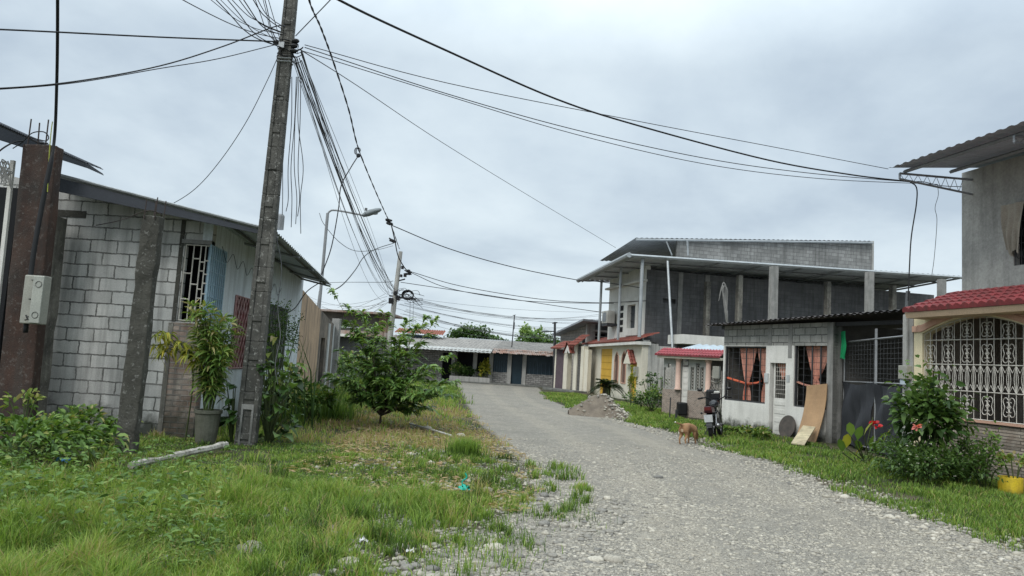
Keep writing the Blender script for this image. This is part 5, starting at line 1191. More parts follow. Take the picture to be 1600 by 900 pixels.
# twisted main between poles
tw0 = [at(470, -70, 12.6), at(483, 0, 13.6), at(502, 45, 14.9), at(522, 100, 16.5), at(545, 172, 18.8), at(560, 232, 21), at(583, 290, 25), at(602, 333, 29.5), at(612, 354, 33), at(624, 389, 43)]
tp = cat(tw0, 14); mb = MB()
for ph in (0, math.pi):
    mb.tube([p + Vector((math.cos(i*.9+ph), 0, math.sin(i*.9+ph)))*.012 for i, p in enumerate(tp)], .012, 5, False)
tag(mb.build('twisted_cable', m_cable, smooth=True), 'thick twisted power cable descending from the top edge to the far leaning pole', 'cable')
cable([at(612, 354, 33), at(617, 376, 36), at(622, 400, 40), at(632, 418, 42), at(640, 426, 43)], .03, 'looping power cable joining the far leaning pole')
co = MB()
for k in range(3): co.tube([at(557, 236, 21.2)+Vector((.06*math.cos(a_)+.03*k, 0, .10*math.sin(a_))) for a_ in [i*math.pi/6 for i in range(10)]], .011, 5)
co.ball(at(560, 243, 21.2), .07, 7); tag(co.build('cable_splice', m_cable), 'curled splice on the twisted power cable above the street lamp', 'cable splice')
for (x, y, Y_) in ((608, 347, 31.5), (613, 375, 35), (637, 425, 43)):
    s_ = MB()
    for k in range(5): s_.ball(at(x+U(-4, 4), y+U(-4, 4), Y_), U(.06, .10), 6, (1.4, .8, .8))
    s_.bar(at(x-5, y-3, Y_), at(x+6, y+4, Y_), .05)
    tag(s_.build('cable_clamp', m_black), {608: 'black clamp on the twisted cable above the lamp arm', 613: 'black clamp on the twisted cable below the street lamp head', 637: 'black clamp where the cables branch right of the far pole'}[x], 'cable clamp')
cable([at(560, 243, 21.2), at(548, 262, 21), at(533, 290, 20.8), at(529, 325, 20.7), at(518, 385, 20.6), at(505, 422, 20.6), at(500, 436, 20.6)], .016, 'curved black service drop from the cable splice to the house eave')
cable([at(615, 380, 36), at(590, 388, 32), at(570, 400, 28), at(555, 422, 25), at(535, 445, 22), at(512, 458, 21)], .017, 'curved black service drop from the far pole clamp towards the orange wall')
cable([at(502, 440, 20.7), at(480, 455, 19.5), at(462, 480, 18.2), at(445, 492, 17), at(436, 505, 16)], .014, 'black cable hanging from the far eave corner down the bluish wall')
cable([at(499, 333, 26), at(506, 350, 26), at(530, 378, 26.5), at(556, 392, 28), at(590, 390, 30), at(614, 384, 34)], .011, 'thin grey cable looping below the street lamp', None, m_cableg)
# long bundle near pole -> far pole
GB = 'sagging telephone cables between the near and the far utility poles'
for k in range(17):
    a = at(456+U(0, 18), 84+U(-6, 18), Yp); b = at(613+U(-8, 8), 462+U(-14, 10), 44)
    dark = k < 8
    pts = sag(a, b, [.15, .3, .35, .5, .5, .6, .6, .75, .9, 1.1, 1.2, .2, .0, -.15, .5, 1.0, .4][k], 26)
    off = U(-.12, .12); pts = [p+Vector((off*math.sin(math.pi*i/26)*(2.5 if not dark else 1.), 0, 0)) for i, p in enumerate(pts)]
    cable(pts, .009 if dark else .0055, 'thin black cable in the sagging bundle between the near pole and the far pole' if dark else 'fine grey wire in the sagging bundle between the near pole and the far pole', GB if dark else GB+', fine ones', m_cable if dark else m_cableg)
# loose drops along the near pole
GD = 'loose wires hanging beside the near utility pole'
for k, (x0, x1, y1) in enumerate(((443, 441, 336), (459, 455, 355), (461, 462, 350), (466, 465, 338), (463, 470, 365), (452, 447, 330))):
    q = [at(x0+4, 120, Yp+.1), at(x0+U(-1, 5), 190, Yp+.2), at(x1+U(-4, 5), 260, Yp+.4), at(x1+U(-2, 4), 310, Yp+.7), at(x1, y1, Yp+1)]
    cable(q, .0065, 'thin wire hanging straight down just right of the near pole shaft', GD, m_cable if k % 2 else m_cableg)
cable([at(432, 372, Yp+.2), at(440, 420, Yp+.2), at(434, 480, Yp+.2), at(438, 525, Yp+.1), at(430, 570, Yp), at(434, 600, Yp)], .007, 'pale wire hanging against the bluish wall right of the near pole', None, m_cableg)
# wires to the right from far pole
a = at(612, 352, 33)
cable([a, at(700, 388, 35.5), at(800, 417, 38), at(905, 438, 40.5), at(935, 440, 41), at(1004, 450, 35.2)], .022, 'thick black cable from the twisted line to the canopy posts')
GR = 'thin cables stretched from the far pole to the canopy building'
L_ = 'thin black cable stretched between the far pole and the white building under the canopy'
cable([at(640, 424, 43), at(720, 447, 43), at(840, 467, 43), at(930, 473, 43), at(1010, 470, 37)], .02, L_, GR)
cable([at(642, 426, 43), at(700, 450, 43), at(800, 468, 43), at(880, 473, 43), at(975, 474, 41.6)], .02, L_, GR)
cable([at(626, 441, 44), at(740, 458, 44), at(870, 478, 44), at(955, 490, 43.4)], .02, L_, GR)
cable([at(490, 442, 60), at(540, 441, 55), at(600, 441, 47), at(614, 439, 45)], .018, 'thin cable running level from behind the eave to the far pole')
GQ = 'fine grey wires strung across the junction'
for k in range(20):
    y0 = 450+k*1.7+U(-3, 3); Y1 = U(44, 58); yr = 478+k*3+U(-4, 6)
    cable(sag(at(618+U(0, 20), y0+10, 44), at(958+U(-20, 10), min(yr, 520)+6, Y1), U(.3, .9), 16), .0085, 'fine grey wire strung from the far pole across the junction to the right', GQ, m_cableg)
GL = 'fine grey wires running from the far pole behind the left house'
for k in range(9):
    cable(sag(at(606+U(-6, 3), 466+U(-8, 10), 44), at(480+U(-10, 0), 452+k*5+U(-3, 3), 62), U(.4, 1.4), 14), .009, 'fine grey wire strung from the far pole towards the left behind the roofs', GL, m_cableg)
for x in (642, 641): pass
dr2 = MB(); dr2.tube([at(641, 464, 44), at(640, 520, 44), at(640, 545, 44)], .012, 4); dr2.tube([at(646, 466, 44), at(645, 530, 44)], .010, 4)
tag(dr2.build('hanging_wire', m_cableg), 'pair of thin wires hanging from the tangle right of the far pole', 'wire')

# ================================================================ DOG
def skin(name, chains, m, parent, sub=2, root=0):
    """chains: list of lists of (x,y,z,r) or an int referring to an existing vertex index"""
    vs = []; es = []; rs = []
    for ch in chains:
        prev = None
        for q in ch:
            if isinstance(q, int): i = q
            else: vs.append(q[:3]); rs.append(q[3] if len(q) == 4 else q[3:5]); i = len(vs)-1
            if prev is not None: es.append((prev, i))
            prev = i
    me = bpy.data.meshes.new(name); me.from_pydata(vs, es, []); o = bpy.data.objects.new(name, me); C.objects.link(o)
    o.modifiers.new('skin', 'SKIN'); s_ = o.modifiers.new('sub', 'SUBSURF'); s_.levels = sub; s_.render_levels = sub
    if not me.skin_vertices: bpy.context.view_layer.objects.active = o; bpy.ops.mesh.customdata_skin_add()
    for i, r in enumerate(rs): me.skin_vertices[0].data[i].radius = (r, r) if not isinstance(r, tuple) else r
    me.skin_vertices[0].data[root].use_root = True
    dg = bpy.context.evaluated_depsgraph_get(); ev = bpy.data.meshes.new_from_object(o.evaluated_get(dg))
    ev.name = name; bpy.data.objects.remove(o); bpy.data.meshes.remove(me)
    ev.polygons.foreach_set('use_smooth', [True]*len(ev.polygons)); ev.materials.clear(); ev.materials.append(m)
    o = bpy.data.objects.new(name, ev); C.objects.link(o); o.parent = parent; ORG[o.name] = Vector((0,0,0)); return o
dp = g3(1075, 694)
dog = thing('dog', 'short haired tan dog seen from behind sniffing the ground at the lane edge', 'dog', dp, None, R(50))
m_dog = mat('tan_dog_fur', (.38, .225, .12), (.27, .145, .075), sc=5, rough=.95, bump=.6, bsc=140)
# body chain with head low to the ground
ch = [[(-.24,0,.385,.088), (-.12,0,.395,.090), (.02,0,.385,.098), (.15,0,.375,.110), (.25,0,.355,.085), (.34,0,.28,.058), (.40,0,.20,.056), (.44,0,.135,.034), (.455,0,.085,.022)],
      [0, (-.245,.055,.30,.068), (-.20,.065,.215,.042), (-.285,.07,.125,.021), (-.265,.07,.035,.018), (-.235,.07,.012,.022)],
      [0, (-.245,-.055,.30,.068), (-.20,-.065,.215,.042), (-.285,-.07,.125,.021), (-.265,-.07,.035,.018), (-.235,-.07,.012,.022)],
      [3, (.18,.065,.29,.056), (.155,.07,.215,.032), (.175,.075,.11,.020), (.17,.075,.035,.018), (.20,.075,.012,.022)],
      [3, (.18,-.065,.29,.056), (.155,-.07,.215,.032), (.20,-.075,.11,.020), (.215,-.075,.035,.018), (.245,-.075,.012,.022)],
      [0, (-.34,0,.44,.026), (-.44,.01,.465,.018), (-.54,.02,.485,.014), (-.60,.02,.50,.010)]]
body = skin('body', ch, m_dog, dog)
m_dogd = mat('dark_muzzle_fur', (.07, .045, .03), rough=.9); m_dogp = mat('pale_dog_fur', (.55, .42, .28), rough=.9)
for s_ in (-1, 1):
    MB().add([(.37,.035*s_,.255),(.34,.06*s_,.245),(.385,.085*s_,.165),(.41,.055*s_,.20),(.365,.05*s_,.25)], [(0,1,2,3),(0,3,2,4),(4,2,1,0)]).build('ear', m_dogd, dog, local=True)
    MB().ball((.435, .035*s_, .195), .009, 6).build('eye', m_black, dog, local=True)
MB().ball((.462, 0, .068), .019, 8).build('nose', m_black, dog, local=True)
MB().ball((-.61, .02, .505), .017, 8, (1.5, 1, 1)).build('tail_tip', mat('white_tail_fur', (.75, .72, .66)), dog, local=True)
MB().ball((-.305, 0, .335), .045, 8, (.45, 1., 1.4)).build('rump_patch', m_dogp, dog, local=True, smooth=True)

# ================================================================ MOTORCYCLE (local +X forward)
mp = g3(1114, 687)
bk = thing('motorcycle', 'black motorcycle parked on its side stand facing away with white number plate', 'motorcycle', mp, None, R(66))
bk.rotation_euler = (R(-7), 0, R(66))
def L(mb, name, m, par=None, smooth=False, bev=0.): return mb.build(name, m, par or bk, smooth=smooth, bev=bev, local=True)
def torus(mb, c, Rr, r, n=28, k=8, wy=1.):
    b = len(mb.v)
    for i in range(n):
        a = 2*math.pi*i/n
        for j in range(k):
            q = 2*math.pi*j/k; rr_ = Rr+r*math.cos(q); mb.v.append(Vector(c)+Vector((rr_*math.cos(a), r*wy*math.sin(q), rr_*math.sin(a))))
    for i in range(n):
        for j in range(k): mb.f.append((b+i*k+j, b+((i+1)%n)*k+j, b+((i+1)%n)*k+(j+1)%k, b+i*k+(j+1)%k))
    return mb
m_rub = mat('tyre_rubber', (.018, .018, .018), rough=.85, bump=.4, bsc=60); m_bk = flat('black_gloss_paint', (.012, .012, .014), .25); m_chr = flat('brushed_metal', (.42, .42, .43), .35, .8)
m_redp = flat('dark_maroon_paint', (.07, .02, .025), .3)
for x0, w_ in ((0, 1.25), (1.27, 1.0)):
    t = L(torus(MB(), (x0, 0, .30), .255, .05, wy=w_), 'tyre', m_rub, None, True)
    rm = torus(MB(), (x0, 0, .30), .215, .014)
    for k in range(6): a = math.pi*k/3; rm.bar((x0+.04*math.cos(a), 0, .30+.04*math.sin(a)), (x0+.21*math.cos(a), 0, .30+.21*math.sin(a)), .016)
    rm.tube([(x0, -.07, .30), (x0, .07, .30)], .035, 8); L(rm, 'rim', m_chr, t)
fr = MB(); fr.tube([(0,.08,.30),(.5,.08,.34)], .022, 6); fr.tube([(0,-.08,.30),(.5,-.08,.34)], .022, 6); fr.tube([(.5,0,.34),(.85,0,.40),(1.02,0,.86)], .022, 6); fr.tube([(1.0,0,.84),(.55,0,.68),(.1,0,.72),(-.15,0,.74)], .02, 6); fr.tube([(.5,.07,.34),(.35,.08,.70)], .018, 6); fr.tube([(.5,-.07,.34),(.35,-.08,.70)], .018, 6)
L(fr, 'frame', m_bk)
fk = MB()
for s_ in (-1, 1): fk.tube([(1.27,.075*s_,.30),(1.08,.075*s_,.82)], .02, 6)
L(fk, 'front_fork', m_chr)
for s_ in (-1, 1): L(MB().tube([(.02,.11*s_,.32),(.10,.11*s_,.66)], .026, 8), 'shock_absorber', m_chr)
sm = MB(); b0 = 0
for i, (x, z, wx, h) in enumerate(((-.28,.83,.05,.03),(-.15,.81,.11,.05),(.1,.79,.12,.06),(.35,.76,.10,.06),(.52,.77,.07,.05))):
    for k in range(10): a = 2*math.pi*k/10; sm.v.append(Vector((x, wx*math.cos(a), z+h*math.sin(a))))
    if i:
        for k in range(10): sm.f.append(((i-1)*10+k, (i-1)*10+(k+1)%10, i*10+(k+1)%10, i*10+k))
sm.f += [tuple(range(10)), tuple(range(40, 50))]
L(sm, 'seat', m_rub, None, True)
tk = MB()
for i, (x, z, wx, h) in enumerate(((.48,.80,.06,.05),(.58,.83,.12,.10),(.78,.86,.13,.11),(.95,.84,.08,.08),(1.0,.83,.04,.05))):
    for k in range(12): a = 2*math.pi*k/12; tk.v.append(Vector((x, wx*math.cos(a), z+h*math.sin(a))))
    if i:
        for k in range(12): tk.f.append(((i-1)*12+k, (i-1)*12+(k+1)%12, i*12+(k+1)%12, i*12+k))
tk.f += [tuple(range(12)), tuple(range(48, 60))]; L(tk, 'fuel_tank', m_bk, None, True)
L(MB().box((.58,0,.44), (.32,.22,.24)).lathe((.72,0,.50), [(.07,0),(.09,.05),(.07,.1),(.09,.15),(.06,.2)], 10), 'engine', m_steel, None, bev=.015)
L(MB().tube([(.75,-.10,.36),(.5,-.14,.26),(.2,-.16,.28),(-.22,-.18,.36)], [.02,.025,.045,.05], 9), 'exhaust', m_chr, None, True)
tl = MB(); tl.hexa([Vector(q) for q in ((-.36,-.10,.66),(-.36,.10,.66),(-.05,.12,.64),(-.05,-.12,.64),(-.40,-.08,.82),(-.40,.08,.82),(-.05,.11,.80),(-.05,-.11,.80))]); L(tl, 'tail_cowl', m_redp, None, bev=.02)
L(MB().box((-.40,0,.76), (.03,.15,.07)), 'tail_light', flat('dull_red_lens', (.10,.012,.012), .3))
fd = MB(); pr = [(.16,.62),(-.06,.66),(-.24,.60),(-.34,.47),(-.37,.34)]
for i in range(4): fd.hexa([Vector((pr[i][0],-.07,pr[i][1]-.006)),Vector((pr[i][0],.07,pr[i][1]-.006)),Vector((pr[i+1][0],.07,pr[i+1][1]-.006)),Vector((pr[i+1][0],-.07,pr[i+1][1]-.006)),Vector((pr[i][0],-.07,pr[i][1]+.006)),Vector((pr[i][0],.07,pr[i][1]+.006)),Vector((pr[i+1][0],.07,pr[i+1][1]+.006)),Vector((pr[i+1][0],-.07,pr[i+1][1]+.006))])
L(fd, 'rear_mudguard', m_bk)
L(MB().hexa([Vector(q) for q in ((-.385,-.10,.44),(-.385,.10,.44),(-.377,.10,.44),(-.377,-.10,.44),(-.43,-.10,.62),(-.43,.10,.62),(-.422,.10,.62),(-.422,-.10,.62))]), 'number_plate', flat('white_number_plate', (.62,.64,.66), .4))
L(MB().box((-.36,0,.36), (.02,.13,.10)).box((-.365,0,.35), (.01,.09,.05)), 'reflector', m_cableg)
mg = MB(); pr = [(1.02,.52),(1.12,.62),(1.27,.635),(1.42,.60),(1.52,.50)]
for i in range(4): mg.hexa([Vector((pr[i][0],-.06,pr[i][1]-.006)),Vector((pr[i][0],.06,pr[i][1]-.006)),Vector((pr[i+1][0],.06,pr[i+1][1]-.006)),Vector((pr[i+1][0],-.06,pr[i+1][1]-.006)),Vector((pr[i][0],-.06,pr[i][1]+.006)),Vector((pr[i][0],.06,pr[i][1]+.006)),Vector((pr[i+1][0],.06,pr[i+1][1]+.006)),Vector((pr[i+1][0],-.06,pr[i+1][1]+.006))])
L(mg, 'front_mudguard', m_bk)
hb_ = L(MB().tube([(.86,.40,1.0),(.93,.24,1.02),(1.02,.12,.96),(1.04,0,.95),(1.02,-.12,.96),(.93,-.24,1.02),(.86,-.40,1.0)], .016, 6), 'handlebar', m_bk)
for s_ in (-1, 1):
    L(MB().tube([(.90,.30*s_,1.015),(.84,.42*s_,.995)], .025, 8), 'grip', m_rub, hb_)
    mr = L(MB().tube([(.93,.24*s_,1.03),(.98,.27*s_,1.12),(.95,.33*s_,1.20)], .009, 5), 'mirror_stem', m_bk)
    L(MB().ball((.95,.37*s_,1.22), .06, 8, (.35, 1.2, .65)), 'mirror', m_bk, mr, True)
for s_ in (-1, 1):
    L(MB().ball((-.30,.17*s_,.66), .03, 7, (1.3, 1, 1)).tube([(-.28,.05*s_,.67),(-.30,.17*s_,.66)], .008, 5), 'turn_signal', m_bk)
L(MB().ball((1.12,0,.92), .11, 12, (.8, .9, 1.)).box((1.1,0,1.05), (.12,.22,.14)), 'headlight_cowl', m_bk, None, bev=.01)
L(MB().tube([(.42,.12,.32),(.34,.30,.03)], .014, 6), 'side_stand', m_steel)
L(MB().tube([(.40,.24,.33),(.40,-.24,.33)], .016, 6), 'footrest', m_rub)
L(MB().box((.3,.11,.58), (.26,.04,.16)).box((.3,-.11,.58), (.26,.04,.16)), 'side_panel', m_bk, None, bev=.015)
# black bag hanging by the gate, small white box at its upper right
bg0 = at(1112, 622, 20.6); bgt = thing('bag', 'black bag with white flap hanging on the scrolled gate behind the motorcycle', 'bag', bg0)
MB().box(bg0, (.30, .2, .46)).build('body', m_black, bgt, bev=.05); MB().box(at(1120, 614, 20.45), (.16, .08, .10), rx=.3).build('spot', m_white, bgt, bev=.03)
MB().tube([at(1108, 610, 20.6), at(1112, 600, 20.7), at(1117, 610, 20.6)], .012, 5).build('strap', m_black, bgt)

# ================================================================ SOIL HEAP (with stones)
hp0 = g3(943, 650); hp = thing('soil_heap', 'pale heap of excavated soil and stones beside the cream front wall', 'soil heap', hp0)
nh = 48; V_ = []; 
for j in range(nh+1):
    for i in range(nh+1):
        x = (i/nh-.5)*2.4; y = (j/nh-.5)*2.4
        r_ = math.hypot(x/.98, y/.98)*(1+.22*math.sin(3*math.atan2(y, x)+1)+.12*math.sin(7*math.atan2(y, x))); px_ = x+.25
        h_ = max(0, 1-r_)**.85*1.0*(1+.35*(float(fbm(x*1.4+5, y*1.4, 31))-.5)) + .10*(float(fbm(x*4, y*4, 33))-.5)*max(0, 1.15-r_)
        h_ += .35*max(0, 1-math.hypot((x+.4)/1.0, y/1.0))
        V_.append((hp0.x+x, hp0.y+y, hp0.z-.04+h_*.66 if r_ < 1.12 else hp0.z-.15))
F_ = [(j*(nh+1)+i, j*(nh+1)+i+1, (j+1)*(nh+1)+i+1, (j+1)*(nh+1)+i) for j in range(nh) for i in range(nh)]
mb = MB(); mb.add(V_, F_); mb.build('soil', m_soil, hp, smooth=True)
Va = np.array(V_); nn = 1000
ii = rng.integers(0, len(Va), nn*3); ii = ii[(Va[ii, 2] > hp0.z-.03)]; w_ = rng.uniform(0, 1, len(ii)) < np.clip((Va[ii, 0]-hp0.x)*.9+.35, .08, 1); ii = ii[w_][:nn]
P_ = Va[ii]+rng.uniform(-.045, .045, (len(ii), 3)); s_ = rng.gamma(2., .012, len(ii))+.01
v, t, q = stones(P_, np.stack([s_, s_*.8, s_*.6], 1), rng.uniform(.2, 1., len(ii)))
o = npmesh('loose_stones', v, t, q, m_stone, hp, True); o['kind'] = 'stuff'
# dry brush heap at far corner
# ================================================================ PLANTS
def arr(v): return np.array([tuple(x) for x in v])
def crown(P, n, Ll, Wl, out=None, droop=.35, tone=(.35, .2), updir=.2):
    """n leaves round each of the points P"""
    P = np.asarray(P); Q = np.repeat(P, n, 0); k = len(Q)
    a = rng.uniform(0, 2*np.pi, k); D = np.stack([np.cos(a), np.sin(a), rng.normal(updir, .35, k)], 1)
    L_ = rng.uniform(.7, 1.2, k)*Ll; return leaves(Q + D*Ll*.1, D, L_, L_*Wl/Ll*rng.uniform(.8, 1.2, k), rng.normal(tone[0], tone[1], k), droop)
def tree_branchy(name, label, catn, base, tips, leafL, leafW, m, tonemean=.45, trunk_r=.035, fork=.35, pairs=11, droop=.7, twigs=5, twl=.7, group=None, tsd=.16):
    """limbs from a fork near the ground to each tip; drooping twigs carry two rows of hanging leaves"""
    base = Vector(base); root = thing(name, label, catn, base, group)
    tr = MB(); parts = []
    fk_ = base+Vector((.02, 0, fork)); tr.tube([base-Vector((0,0,.1)), base.lerp(fk_, .5)+Vector((.01,0,0)), fk_], [trunk_r*1.2, trunk_r, trunk_r*.8], 7)
    for tip in tips:
        tip = Vector(tip); mid = fk_.lerp(tip, .5)+Vector((U(-.1,.1), U(-.1,.1), U(.02,.2))); limb = cat([fk_, mid, tip], 7)
        tr.tube(limb, [trunk_r*.55*(1-.8*i/len(limb)) for i in range(len(limb))], 5)
        for k in range(twigs+1):
            i = int(len(limb)*(.35+.65*k/(twigs+.01)))-1 if k < twigs else len(limb)-1
            p0 = limb[min(i, len(limb)-1)]; dirn = (tip-fk_).normalized()
            dd_ = (dirn*.8 + Vector((U(-1,1), U(-1,1), U(-.2,.5)))*.9).normalized() if k < twigs else dirn
            ln = twl*U(.6, 1.1)
            tw_ = [p0 + dd_*ln*f - Vector((0,0,1))*(ln*.30*f*f) for f in (0,.2,.4,.6,.8,1)]
            tr.tube(tw_, [.006]*6, 4, False)
            Tn = arr(tw_); fs = np.linspace(.1, 1, pairs); pos = np.stack([np.interp(fs*5, range(6), Tn[:, c]) for c in range(3)], 1)
            axis = np.array(dd_); sd_ = np.cross(axis, [0, 0, 1.]); sd_ /= np.linalg.norm(sd_)+1e-6
            for s_ in (-1, 1):
                D = np.repeat((sd_*s_*.75 + axis*.55)[None], pairs, 0) + rng.normal(0, .18, (pairs, 3))
                L2_ = leafL*rng.uniform(.75, 1.15, pairs)
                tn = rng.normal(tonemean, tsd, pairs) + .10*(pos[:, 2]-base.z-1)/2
                parts.append(leaves(pos, D, L2_, leafW*L2_/leafL, tn, droop, .5))
    tr.build('trunk', m_bark, root); v, t, q = join(parts); npmesh('foliage', v, t, q, m, root); return root
tb = g3(592, 669); Yt = tb.y
tips = []
for (x, y, dy) in ((528, 470, 0), (548, 492, .3), (570, 505, -.4), (600, 500, .5), (632, 515, -.3), (660, 506, .3), (672, 512, .1), (650, 545, .5), (684, 566, -.2), (694, 600, .1), (688, 618, -.4), (644, 528, -.3), (604, 520, .3), (574, 515, .2), (672, 610, -.6), (640, 620, -.8), (610, 560, .6), (585, 535, -.5), (545, 560, .4), (528, 592, 0), (555, 600, -.6), (600, 600, -.8), (625, 575, .4), (660, 580, -.7), (575, 575, .8), (570, 622, -.3), (598, 634, .3), (650, 636, .2), (622, 604, -.2), (588, 572, .1), (616, 546, -.2), (560, 530, .2), (640, 590, 0), (610, 620, .6), (535, 600, .4)):
    tips.append(at(x, y, Yt+dy))
tree_branchy('young_tree', 'young tree with long drooping leaves on the dry verge beside the lane', 'tree', tb, tips, .29, .064, m_tree, .66, .026, .24, 10, .5, 5, .34, tsd=.26)

def cane_clump(name, label, base, h, spread, n, L_, W_, m, pot=None, dens=1., tone=(.5, .2)):
    base = Vector(base); root = thing(name, label, 'plant', base); st_ = MB(); parts = []
    for k in range(n):
        a = U(0, 6.28); r_ = spread*U(.2, 1); tip = base+Vector((math.cos(a)*r_, math.sin(a)*r_, h*U(.55, 1)))
        ln = cat([base+Vector((math.cos(a)*.06, math.sin(a)*.06, 0)), base.lerp(tip, .5)+Vector((math.cos(a)*.02, 0, .1)), tip], 6); st_.tube(ln, .009, 5)
        A_ = arr(ln[3:]); parts.append(crown(A_, int(7*dens), L_, W_, droop=.55, tone=tone, updir=.35)); parts.append(crown(A_[-1:], 12, L_, W_, droop=.4, tone=(tone[0]+.1, tone[1]), updir=.8))
    st_.build('stem', m_stem, root); v, t, q = join(parts); npmesh('foliage', v, t, q, m, root); return root
# potted cane plant by the brick pier
b1 = g3(324, 688); b1 = Vector((b1.x, 11.7, b1.z)); b1.x = at(324, 660, 11.7).x
pot = thing('plant_pot', 'grey clay pot standing at the corner of the bluish house', 'pot', Vector((b1.x, b1.y, 0)))
zt_ = at(324, 640, 11.7).z; MB().lathe((b1.x, b1.y, 0), [(.0,-.02),(.13,-.02),(.17,.25),(.19,zt_-.06),(.21,zt_-.05),(.21,zt_),(.18,zt_),(.17,zt_-.05),(0,zt_-.05)], 18).build('vessel', m_pot, pot, smooth=False)
cane_clump('cane_plant', 'bushy green cane plant growing in the clay pot below the corner window', (b1.x, b1.y, zt_-.05), 1.65, .40, 20, .22, .032, m_leaf, dens=1.4, tone=(.66, .16))
yb_ = Vector((at(300, 560, 11.9).x, 11.95, .35))
ys = thing('yellow_leaf_plant', 'plant with drooping yellow green leaves leaning across the brick pier', 'plant', (yb_.x, 11.9, 0)); parts = []; st_ = MB()
y0_ = at(300, 565, 11.75); st_.tube(cat([yb_-Vector((0,0,.4)), Vector((y0_.x+.03, 11.8, .9)), y0_], 5), .012, 5); yb_ = y0_
for (x, y) in ((236, 545), (246, 560), (258, 552), (268, 538), (292, 560), (300, 548), (282, 542), (250, 522), (240, 528), (306, 572)):
    tip = at(x, y, 11.4+U(-.2, .2)); ln = cat([yb_, yb_.lerp(tip, .5)+Vector((0,-.06,.16)), tip+Vector((0,0,.05))], 5); st_.tube(ln, .007, 4)
    parts.append(crown(arr(ln[-4:]), 5, .17, .035, droop=1.0, tone=(.5, .25), updir=-.05))
st_.build('stem', m_stem, ys); v, t, q = join(parts); npmesh('foliage', v, t, q, m_yel, ys)
# big shrub at the left bottom
def bush(name, label, catn, c, rad, n, L_, W_, m, tone=(.4, .2), stems=8, group=None, flowers=None, lump=1., droop=.35, hollow=.5):
    c = Vector(c); root = thing(name, label, catn, (c.x, c.y, H1(c.x, c.y)), group); st_ = MB()
    nc = max(6, n//26); cl_ = rng.normal(0, 1, (nc, 3)); cl_ = nrm(cl_)*rng.uniform(hollow, 1, (nc, 1))**.6; cl_[:, 2] = np.abs(cl_[:, 2])*1.0 if True else cl_[:, 2]
    cl_ *= (1+.28*lump*rng.normal(0, 1, (nc, 1))).clip(.5, 1.35)
    cc = np.array(c)+cl_*np.array(rad)
    g0_ = Vector((c.x, c.y, H1(c.x, c.y)-.03))
    for k in range(min(stems, nc)):
        p = Vector(cc[k]); st_.tube(cat([g0_+Vector((U(-.15,.15)*rad[0], U(-.15,.15)*rad[1], 0)), g0_.lerp(p, .6)+Vector((0,0,.06)), p], 4), [.010]*9, 4, False) if True else 0
    Q = np.repeat(cc, n//nc, 0)+rng.normal(0, 1, (nc*(n//nc), 3))*np.array(rad)*.13*lump
    Q[:, 2] = np.maximum(Q[:, 2], g0_.z+.04)
    D = nrm(Q-np.array(c))+rng.normal(0, .6, Q.shape); D[:, 2] += .15
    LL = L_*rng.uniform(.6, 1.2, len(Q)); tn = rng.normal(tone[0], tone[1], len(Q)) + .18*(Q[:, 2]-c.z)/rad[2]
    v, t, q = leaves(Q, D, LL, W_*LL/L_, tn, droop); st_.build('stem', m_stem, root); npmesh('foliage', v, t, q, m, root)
    if flowers:
        fm, nf, fr_, nm = flowers
        sel = cc[rng.integers(0, nc, nf)]+rng.normal(0, .05, (nf, 3)); sel[:, 1] -= rad[1]*.35
        parts = [crown(sel, 6, fr_, fr_*.8, droop=.1, tone=(.5, .3), updir=.3)]; v, t, q = join(parts); o = npmesh('flowers', v, t, q, fm, root); o['kind'] = 'stuff'
    return root
c = g3(45, 725); bush('shrub', 'dense leafy green shrub at the left edge below the brown pillar', 'shrub', (c.x-.2, c.y+.1, .26), (1.1, .7, .26), 1500, .14, .045, m_leaf, (.36, .2), 10)
c = g3(120, 700); bush('shrub', 'low leafy shrub between the brown pillar and the mossy column', 'shrub', (c.x, c.y, .28), (.55, .5, .24), 600, .15, .05, m_leaf, (.42, .2), 8)
c = g3(18, 655); bush('seedling', 'small yellow green seedling at the foot of the brown pillar', 'plant', (at(40, 630, 10.2).x, 10.2, .60), (.22, .2, .22), 70, .13, .05, m_leaf, (.72, .1), 5)
# broad leaf plants right of the pole
def broad(name, label, base, specs, m, L_, W_, tone=(.45, .15), group=None):
    base = Vector(base); root = thing(name, label, 'plant', base, group); parts = []; st_ = MB()
    for (x, y, Y_) in specs:
        tip = at(x, y, Y_); d_ = (tip-base); ln = cat([base, base.lerp(tip, .55)+Vector((0,0,.08)), tip], 5); st_.tube(ln, [.014-.008*i/len(ln) for i in range(len(ln))], 5)
        h_ = Vector((d_.x, d_.y-.25, 0)).normalized()
        k = 2; P_ = np.repeat(arr([tip]), k, 0); D = arr([(h_.x, h_.y, .45)]*k)+rng.normal(0, .35, (k, 3))
        parts.append(leaves(P_, D, L_*rng.uniform(.8, 1.2, k), W_*rng.uniform(.8, 1.2, k), rng.normal(tone[0], tone[1], k), .55, .6))
    st_.build('stem', m_stem, root); v, t, q = join(parts); npmesh('foliage', v, t, q, m, root); return root
bb_ = Vector((at(418, 690, 12.2).x, 12.2, .02))
sp_ = [(400+U(0, 62), 570+U(0, 115), 12.2+U(-.5, .6)) for _ in range(46)]
broad('broad_leaf_plant', 'cluster of dark broad leaved plants at the foot of the utility pole', bb_, sp_, m_dark, .24, .13, (.55, .25))
bb_ = Vector((at(362, 690, 12.0).x, 12.0, .02))
broad('broad_leaf_plant', 'drooping dark broad leaved plant between the clay pot and the utility pole', bb_, [(352+U(0, 16), 590+U(0, 80), 11.9+U(-.2, .2)) for _ in range(16)], m_dark, .22, .12, (.45, .15))
bb_ = Vector((at(420, 640, 14.2).x, 14.2, 0))
